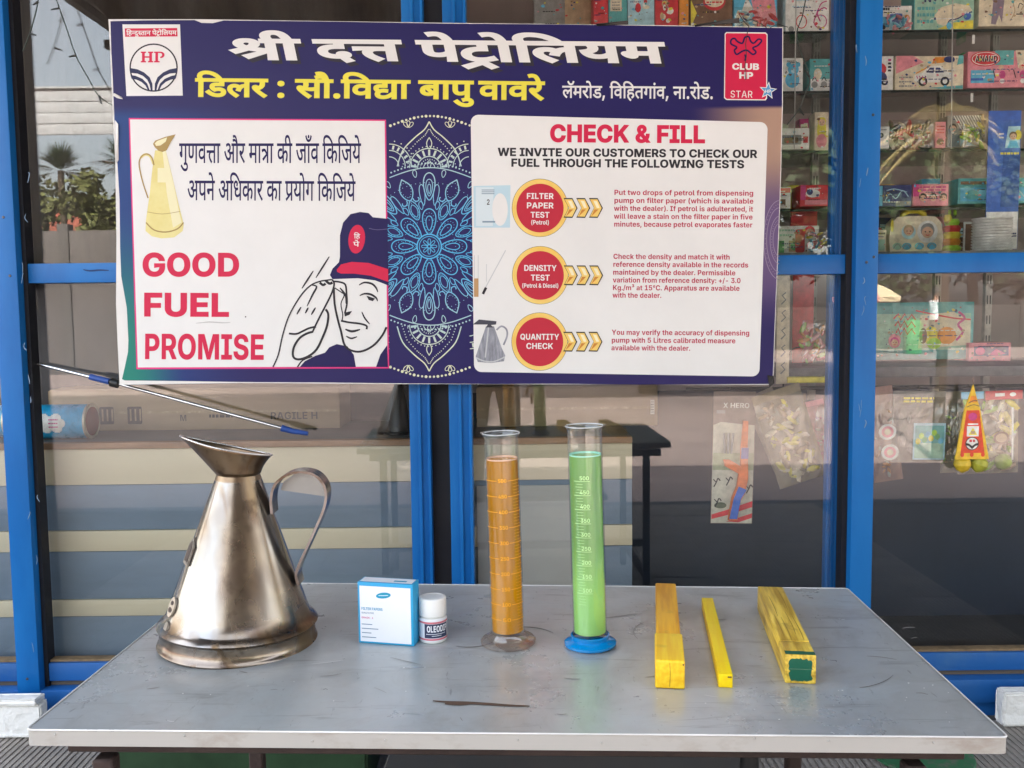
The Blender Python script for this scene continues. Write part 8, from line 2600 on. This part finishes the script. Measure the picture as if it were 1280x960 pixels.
for q in (-12, 0, 14): A.disc('red_field', gm('pennant red', (.72, .07, .03)), q, -88, 2.4, 3, layer=2)
A.done()
tube('hanging_cord', [(0, 0, 0), (-.002, .001, .012), (0, .002, .02)], .0012, G['brown'], pn, 6)
rebase(pn, (0, 0, 0))
for i, (x, y, lab) in enumerate(((1203, 580, 'yellow lemon hanging at the lower left of the pointed charm'), (1224, 580, 'greenish lemon hanging in the middle below the pointed charm'), (1254, 577, 'green lime on the pack right of the pointed charm'))):
    p2 = P(x, y, .012 if i < 2 else .07)
    t = thing('lemon', lab, 'fruit', p2, (0, R(20 * i), 0), 'lemons hanging with the charm')
    r = .0235
    lathe('fruit_body', [(0, -r * 1.1), (r * .18, -r * 1.04), (r * .7, -r * .72), (r, -r * .1), (r * .9, r * .5), (r * .45, r * .92), (r * .16, r * 1.05), (0, r * 1.08)], gm(('lemon yellow', 'lemon green', 'lime green')[i], ((.66, .46, .03), (.42, .42, .05), (.36, .46, .08))[i], rough=.35, bump=.3, bscale=300), t, 24)

# ================================================================== THE FORECOURT BEHIND THE CAMERA (seen mirrored in the glass)
M_LEAF1 = mat('dark leaves', (0.035, 0.062, 0.018), rough=.6, var=.5, scale=2.0)
M_LEAF2 = mat('yellow green leaves', (0.17, 0.18, 0.055), rough=.6, var=.45, scale=2.0)
M_PALM = mat('palm leaves', (0.045, 0.075, 0.022), rough=.5, var=.3, scale=3)
M_BARK = mat('bark', (0.10, 0.075, 0.05), rough=.9, var=.3, scale=6, bump=.6)


def tree(name, label, x, y, h, cr, m, seed, n=2600):
    rnd = random.Random(seed)
    t = thing(name, label, 'tree', (x, y, -.13), group=None)
    bm = bmesh.new()
    hc = h * .62
    add_tube(bm, [(0, 0, 0), (.08, .05, h * .2), (-.05, .1, h * .4), (.05, 0, hc)], .2, 10, rfun=lambda s: h * .028 * (1 - .55 * s))
    for k in range(7):
        a = rnd.uniform(0, 6.28)
        r_ = cr * rnd.uniform(.4, .75)
        z0 = h * rnd.uniform(.3, .5)
        add_tube(bm, [(0, 0, z0), (r_ * .5 * math.cos(a), r_ * .5 * math.sin(a), z0 + h * .14), (r_ * math.cos(a), r_ * math.sin(a), z0 + h * .25)], .06, 6, rfun=lambda s: h * .012 * (1.1 - s))
    from_bm('trunk', bm, M_BARK, t, smooth=True)
    cl = [(Vector((rnd.gauss(0, .48) * cr, rnd.gauss(0, .48) * cr, hc + rnd.uniform(-.30, .36) * h)), cr * rnd.uniform(.22, .42)) for _ in range(20)]
    vs, fs = [], []
    for _ in range(n):
        c0, r0 = rnd.choice(cl)
        d = Vector((rnd.gauss(0, 1), rnd.gauss(0, 1), rnd.gauss(0, 1))).normalized()
        p = c0 + d * r0 * rnd.uniform(.55, 1.05)
        u = Vector((rnd.gauss(0, 1), rnd.gauss(0, 1), rnd.gauss(0, .6))).normalized()
        w = u.cross(d + Vector((0, 0, .4))).normalized()
        s = rnd.uniform(.07, .15) * (h / 6) ** (.5 if h < 6 else 1.3)
        k = len(vs)
        vs += [p - u * s, p + w * s * .6, p + u * s, p - w * s * .6]
        fs.append((k, k + 1, k + 2, k + 3))
    wrap('crown', vs, fs, m, t)
    return t


def palm(name, label, x, y, h, r, seed, n=26, m=None, fan=True):
    """fan palm: stiff blades in fans; feather palm: drooping fronds with narrow leaflets"""
    rnd = random.Random(seed)
    t = thing(name, label, 'palm', (x, y, -.13))
    tube('trunk', [(0, 0, 0), (.03, 0, h * .4), (0, .02, h)], .1, M_BARK, t, 10, rfun=lambda s: (.10 - .03 * s) * (1 if fan else .5))
    for k in range(n):
        a = 6.283 * k / n + rnd.uniform(-.15, .15)
        el = rnd.uniform(-.35, 1.45)
        d = Vector((math.cos(a) * math.cos(el), math.sin(a) * math.cos(el), math.sin(el)))
        sd = d.cross(Vector((0, 0, 1)))
        sd = sd.normalized() if sd.length > .01 else Vector((1, 0, 0))
        up = sd.cross(d)
        L = r * rnd.uniform(.85, 1.1)
        vs, fs = [], []
        if fan:
            c0 = Vector((0, 0, h)) + d * L * .12
            for i in range(9):
                b_ = -.42 + .84 * i / 8
                e = (d * math.cos(b_) + sd * math.sin(b_)).normalized()
                ll = L * (.88 - .25 * abs(b_)) * rnd.uniform(.85, 1.05)
                tip = c0 + e * ll - Vector((0, 0, ll * .14))
                q = e.cross(up).normalized() * L * .016
                kk = len(vs)
                vs += [c0, c0 + e * ll * .5 + q, tip, c0 + e * ll * .5 - q]
                fs.append((kk, kk + 1, kk + 2, kk + 3))
        else:
            for i in range(22):
                s = (i + 1) / 22
                p = d * L * s + Vector((0, 0, h - L * .7 * s * s))
                for sg in (-1, 1):
                    ll = L * .34 * math.sin(math.pi * (0.12 + .8 * s))
                    q = p + sd * sg * ll * .8 + d * ll * .4 - Vector((0, 0, ll * .75))
                    kk = len(vs)
                    vs += [p - d * .006, p + d * .008, q]
                    fs.append((kk, kk + 1, kk + 2))
        wrap('frond', vs, fs, m or M_PALM, t)
    return t


palm('palm_tree', 'fan palm standing beyond the forecourt wall, mirrored in the upper left pane', -10.6, -19.4, 4.75, .85, 1, 34)
palm('palm_tree', 'taller fan palm half hidden behind the banner in the mirror image', -9.2, -19.6, 4.9, 1.0, 2, 30)
palm('palm_tree', 'slender feather palm with dry yellow fronds mirrored in the right window', 3.72, -5.3, 2.86, .62, 3, 22, mat('dry fronds', (0.36, 0.29, 0.12), rough=.6, var=.3), False)
specs = [(-11.5, -20.2, 4.5, 1.3, 2), (-9.9, -19.9, 4.3, 1.2, 2), (-8.6, -20.3, 5.3, 1.5, 2), (-13.6, -21, 3.6, 1.7, 1), (-5, -28, 7.5, 3.4, 1), (-1, -29, 8, 3.6, 1), (3.5, -29, 9, 3.8, 1), (8, -29, 10, 4.2, 1), (12.5, -30, 10.5, 4.4, 1), (17.5, -29, 10.5, 4.4, 1), (15, -27.5, 7.6, 3.6, 1)]  # large dark trees behind and right are added to darken the mirrored panes
names = ['small yellow green tree left of the red roofed house', 'bushy yellow green tree in front of the palms', 'rounded yellow green tree at the banner side of the palms', 'dark shrubby tree at the far left behind the wall', 'added dark tree behind the middle of the forecourt', 'added broad dark tree straight behind the camera', 'added tall dark tree right of the broad one', 'added tall dark tree mirrored beside the right post', 'added tallest dark tree mirrored in the right window', 'added dark tree at the far right behind the palm', 'added nearer dark tree mirrored at the right edge']
for i, (x, y, h, cr, k) in enumerate(specs):
    tree('tree', names[i], x, y, h, cr, M_LEAF2 if k == 2 else M_LEAF1, 40 + i, 2600 if k == 2 else 9000)
ho = thing('red_roofed_house', 'low house with a red tiled roof beyond the wall on the left', 'house', (-11.2, -23.5, -.13))
box('wall', (-2.2, -2, 0), (2.2, 1.0, 3.1), mat('house plaster', (.32, .24, .18), rough=.9), ho, .01)
vs = [(-2.5, 1.4, 3.05), (2.5, 1.4, 3.05), (2.5, -2.4, 3.05), (-2.5, -2.4, 3.05), (-1.6, -.5, 4.5), (1.6, -.5, 4.5)]
wrap('roof', vs, [(0, 1, 5, 4), (1, 2, 5), (2, 3, 4, 5), (3, 0, 4), (3, 2, 1, 0)], mat('red roof tiles', (.36, .10, .06), rough=.8, var=.3, scale=6), ho)
cw = thing('compound_wall', 'grey plastered compound wall closing the far side of the forecourt', 'wall')
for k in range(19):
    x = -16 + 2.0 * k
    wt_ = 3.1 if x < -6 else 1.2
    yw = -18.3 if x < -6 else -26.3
    box('wall_panel', (x + .004, yw, -.13), (x + 1.996, yw + .2, wt_), mat('grey plaster wall', (.15, .135, .125), rough=.9, var=.15, scale=1.5) if x < -6 else mat('darkened wall', (.07, .065, .06), rough=.9), cw, .006)  # right-hand panels coloured darker so their mirror image stays dark
    box('pier', (x - .12, yw - .04, -.13), (x + .12, yw + .24, wt_ + .15), mat('pier plaster', (.13, .12, .11), rough=.9) if x < -6 else mat('darkened wall', (.07, .065, .06)), cw, .006)
# far canopy with a pale ribbed fascia, left
cp = thing('station_canopy', 'far pale ribbed canopy high above the trees on the left', 'canopy')
M_FAS = mat('pale canopy fascia', (.46, .465, .46), rough=.5)
for k in range(4):
    box('fascia_board', (-22, -27.0, 6.9 + .34 * k), (-5, -26.9 + .02 * (k % 2), 7.22 + .34 * k), M_FAS, cp, .01)
box('roof_sheet', (-22, -34, 8.3), (-5, -26.8, 8.36), M_FAS, cp, .01)
for x in (-20, -7):
    box('column', (x - .16, -29, -.13), (x + .16, -28.7, 8.29), mat('pale canopy steel', (.5, .5, .5), rough=.5), cp, .01)
# wide dark canopy on the right, added to darken the reflection in the panes
dc = thing('added_dark_canopy', 'wide added canopy right of the camera, its dark underside darkening the mirrored panes', 'canopy')
for k in range(19):
    x = -1.6 + 1.0 * k
    box('roof_sheet', (x + .004, -14.0, 5.05), (x + .995, -5.9, 5.10), mat('dark canopy sheet', (.035, .03, .027), rough=.7), dc, .004)
for y in (-7, -9.5, -12, -13.6):
    box('purlin', (-1.6, y - .05, 4.9), (17.4, y + .05, 5.045), mat('dark steel', (0.03,) * 3), dc, .004)
box('fascia', (-1.6, -14.2, 4.5), (17.4, -14.02, 5.1), mat('dark canopy sheet', (.035, .03, .027)), dc, .01)
for x in (2.2, 13.5):
    box('column', (x - .15, -12.2, -.13), (x + .15, -11.9, 4.89), mat('dark column', (.06, .055, .05)), dc, .01)
# beach parasol and a stall
pr = thing('parasol', 'large cream parasol with pink panels on one side open over a stall', 'parasol', (10.0, -23.3, -.13))
tube('pole', [(0, 0, 0), (0, 0, 1.98)], .022, mat('pale canopy steel', (.5,) * 3), pr, 8)
for k in range(8):
    a0, a1 = 2 * math.pi * k / 8, 2 * math.pi * (k + 1) / 8
    vs = [(0, 0, 2.0)]
    for j in range(1, 5):
        s = j / 4
        r_ = .95 * s
        z = 2.0 - .42 * s ** 1.7
        vs += [(r_ * math.cos(a0), r_ * math.sin(a0), z), (r_ * math.cos((a0 + a1) / 2) * .96, r_ * math.sin((a0 + a1) / 2) * .96, z + .01), (r_ * math.cos(a1), r_ * math.sin(a1), z)]
    vs += [(r_ * math.cos(a0), r_ * math.sin(a0), z - .12), (r_ * math.cos(a1), r_ * math.sin(a1), z - .12)]
    fs = [(0, 1, 2), (0, 2, 3)]
    for j in range(3):
        q = 1 + 3 * j
        fs += [(q, q + 3, q + 4, q + 1), (q + 1, q + 4, q + 5, q + 2)]
    fs += [(10, 13, 14, 12, 11)]
    wrap('panel', vs, fs, mat('parasol pink' if k in (2, 3, 4) else 'parasol cream', (.66, .30, .26) if k in (2, 3, 4) else (.78, .66, .42), rough=.8), pr)
sl = thing('road_stall', 'plain wooden roadside stall table under the parasol', 'stall', (10.3, -23.2, -.13))
box('stall_top', (-.7, -.35, .78), (.7, .35, .82), M_BARK, sl, .004)
for sx in (-1, 1):
    for sy in (-1, 1):
        box('leg', (sx * .64 - .025, sy * .3 - .025, .0), (sx * .64 + .025, sy * .3 + .025, .779), M_BARK, sl, .003)


def person(name, label, loc, rz, shirt, trousers, pose='stand', sc=1.0):
    t = thing(name, label, 'person', loc, (0, 0, rz))
    bm = bmesh.new()
    lay = bm.verts.layers.skin.verify()
    J = {}

    def jt(k, co, r, par=None):
        v = bm.verts.new(Vector(co) * sc)
        v[lay].radius = (r[0] * sc, r[1] * sc) if isinstance(r, tuple) else (r * sc, r * sc)
        J[k] = v
        if par:
            bm.edges.new((J[par], v))
        return v
    jt('pelvis', (0, 0, .95), (.155, .115)).__getitem__(lay).use_root = True
    jt('waist', (0, .01, 1.10), (.135, .10), 'pelvis')
    jt('chest', (0, .01, 1.30), (.165, .115), 'waist')
    jt('neck0', (0, 0, 1.45), (.09, .08), 'chest')
    jt('neck', (0, -.01, 1.53), (.052, .055), 'neck0')
    jt('chin', (0, -.02, 1.60), (.062, .075), 'neck')
    jt('head', (0, -.01, 1.68), (.078, .095), 'chin')
    jt('crown', (0, 0, 1.75), (.05, .06), 'head')
    hands = []
    for s in (-1, 1):
        a = 'l' if s < 0 else 'r'
        jt('sh' + a, (s * .18, 0, 1.42), .062, 'neck0')
        if pose == 'reach':
            e, w = (s * .26, -.12 if s < 0 else .02, 1.16), ((s * .22, -.38, 1.18) if s < 0 else (s * .27, -.10, .93))
        else:
            e, w = (s * .25, .02, 1.14), (s * .26, -.05, .89)
        jt('el' + a, e, .043, 'sh' + a)
        jt('wr' + a, w, .030, 'el' + a)
        jt('pa' + a, tuple(w[i] + (w[i] - e[i]) * .28 for i in range(3)), (.038, .018), 'wr' + a)
        hands.append((w, e, s))
        jt('hp' + a, (s * .09, 0, .90), .092, 'pelvis')
        jt('kn' + a, (s * .11, -.02 if s > 0 else .02, .50), .062, 'hp' + a)
        jt('an' + a, (s * .12, .03, .10), .040, 'kn' + a)
        jt('ft' + a, (s * .13, -.10, .045), (.042, .032), 'an' + a)
    me = bpy.data.meshes.new('body')
    bm.to_mesh(me)
    bm.free()
    o = bpy.data.objects.new('body', me)
    COL.objects.link(o)
    o.parent = t
    o.modifiers.new('skin', 'SKIN').use_smooth_shade = True
    sb = o.modifiers.new('sub', 'SUBSURF')
    sb.levels = sb.render_levels = 2
    # colours by height: skin, shirt, trousers, shoes are clothes with clean hems
    m = bpy.data.materials.new('clothed figure ' + label[:12])
    m.use_nodes = True
    tt, b = nodes_of(m)
    tc = tt.nodes.new('ShaderNodeTexCoord')
    sp = tt.nodes.new('ShaderNodeSeparateXYZ')
    tt.links.new(tc.outputs['Object'], sp.inputs[0])
    r = tt.nodes.new('ShaderNodeValToRGB')
    r.color_ramp.interpolation = 'CONSTANT'
    e = r.color_ramp.elements
    e[0].position, e[0].color = 0, (.03, .025, .02, 1)
    e[1].position, e[1].color = .075 / 2, trousers + (1,)
    for p_, c_ in ((.93 / 2, shirt + (1,)), (1.475 / 2, (.30, .16, .10, 1)), (1.705 / 2, (.01, .009, .008, 1))):
        k = e.new(p_)
        k.color = c_
    mr = tt.nodes.new('ShaderNodeMath')
    mr.operation = 'MULTIPLY'
    mr.inputs[1].default_value = .5 / sc
    tt.links.new(sp.outputs['Z'], mr.inputs[0])
    tt.links.new(mr.outputs[0], r.inputs[0])
    tt.links.new(r.outputs[0], b.inputs['Base Color'])
    b.inputs['Roughness'].default_value = .8
    me.materials.append(m)
    SK = mat('skin', (.30, .16, .10), rough=.55)
    HR = mat('black hair', (.01, .009, .008), rough=.6)
    # face and hair
    bm = bmesh.new()
    bmesh.ops.create_uvsphere(bm, u_segments=20, v_segments=12, radius=.1 * sc, matrix=Matrix.Translation(Vector((0, .012, 1.70)) * sc) @ Matrix.Diagonal((.88, 1.04, .92, 1)))
    bmesh.ops.delete(bm, geom=[v for v in bm.verts if v.co.z < 1.69 * sc and v.co.y < .03 * sc], context='VERTS')
    from_bm('hair', bm, HR, t, smooth=True)
    bm = bmesh.new()
    for s in (-1, 1):
        bmesh.ops.create_uvsphere(bm, u_segments=8, v_segments=6, radius=.011 * sc, matrix=Matrix.Translation(Vector((s * .03, -.098, 1.672)) * sc))
    from_bm('eyes', bm, mat('eye white', (.6, .6, .58)), t, smooth=True)
    bm = bmesh.new()
    bmesh.ops.create_cone(bm, segments=8, radius1=.016 * sc, radius2=.006 * sc, depth=.045 * sc, cap_ends=True, matrix=Matrix.Translation(Vector((0, -.105, 1.645)) * sc) @ Matrix.Rotation(R(20), 4, 'X'))
    for s in (-1, 1):
        bmesh.ops.create_uvsphere(bm, u_segments=8, v_segments=6, radius=.024 * sc, matrix=Matrix.Translation(Vector((s * .083, 0, 1.655)) * sc) @ Matrix.Diagonal((.4, .7, 1.2, 1)))
    from_bm('nose_and_ears', bm, SK, t, smooth=True)
    bm = bmesh.new()
    add_tube(bm, [Vector((x, -.094, 1.612 - abs(x) * -.1)) * sc for x in (-.022, 0, .022)], .005 * sc, 6)
    from_bm('mouth', bm, mat('lips', (.25, .09, .07)), t, smooth=True)
    for (w, e_, s) in hands:
        W0, E0 = Vector(w), Vector(e_)
        d = (W0 - E0).normalized()
        side = d.cross(Vector((0, 1, 0))).normalized() if abs(d.y) < .8 else Vector((1, 0, 0))
        nn = side.cross(d)
        base = W0 + d * .085
        bm = bmesh.new()
        for k, (off, L) in enumerate(((-.027, .062), (-.009, .074), (.009, .070), (.026, .055))):
            p0 = base + side * off
            add_tube(bm, [q * sc for q in (p0, p0 + d * L * .5 + nn * .004, p0 + d * L * .8 + nn * .016, p0 + d * L + nn * .028)], .008 * sc, 6, rfun=lambda u: (.0095 - .003 * u) * sc)
        p0 = W0 + d * .03 - side * .03 * s
        add_tube(bm, [q * sc for q in (p0, p0 + d * .03 - side * .022 * s, p0 + d * .055 - side * .026 * s + nn * .01)], .009 * sc, 6)
        from_bm('fingers', bm, SK, t, smooth=True)
    return t


person('person', 'person in white shirt and dark trousers reaching out beside the stall', (11.9, -23.2, -.13), R(70), (.75, .75, .76), (.02, .02, .03), 'reach')
person('person', 'photographer in grey shirt and trousers standing behind the camera', (-0.12, -3.22, -.13), R(180), (.30, .30, .31), (.14, .14, .15), 'stand', 1.02)
# green gas bottle stand beside the stall
gb = thing('water_drum', 'green plastic drum standing by the stall', 'drum', (11.2, -23.0, -.13))
lathe('drum_body', [(0, 0), (.24, 0), (.25, .03), (.25, .38), (.258, .40), (.25, .42), (.25, .86), (.22, .92), (.08, .94), (.08, .98), (0, .98)], mat('green drum plastic', (.05, .25, .05), rough=.4), gb, 24)
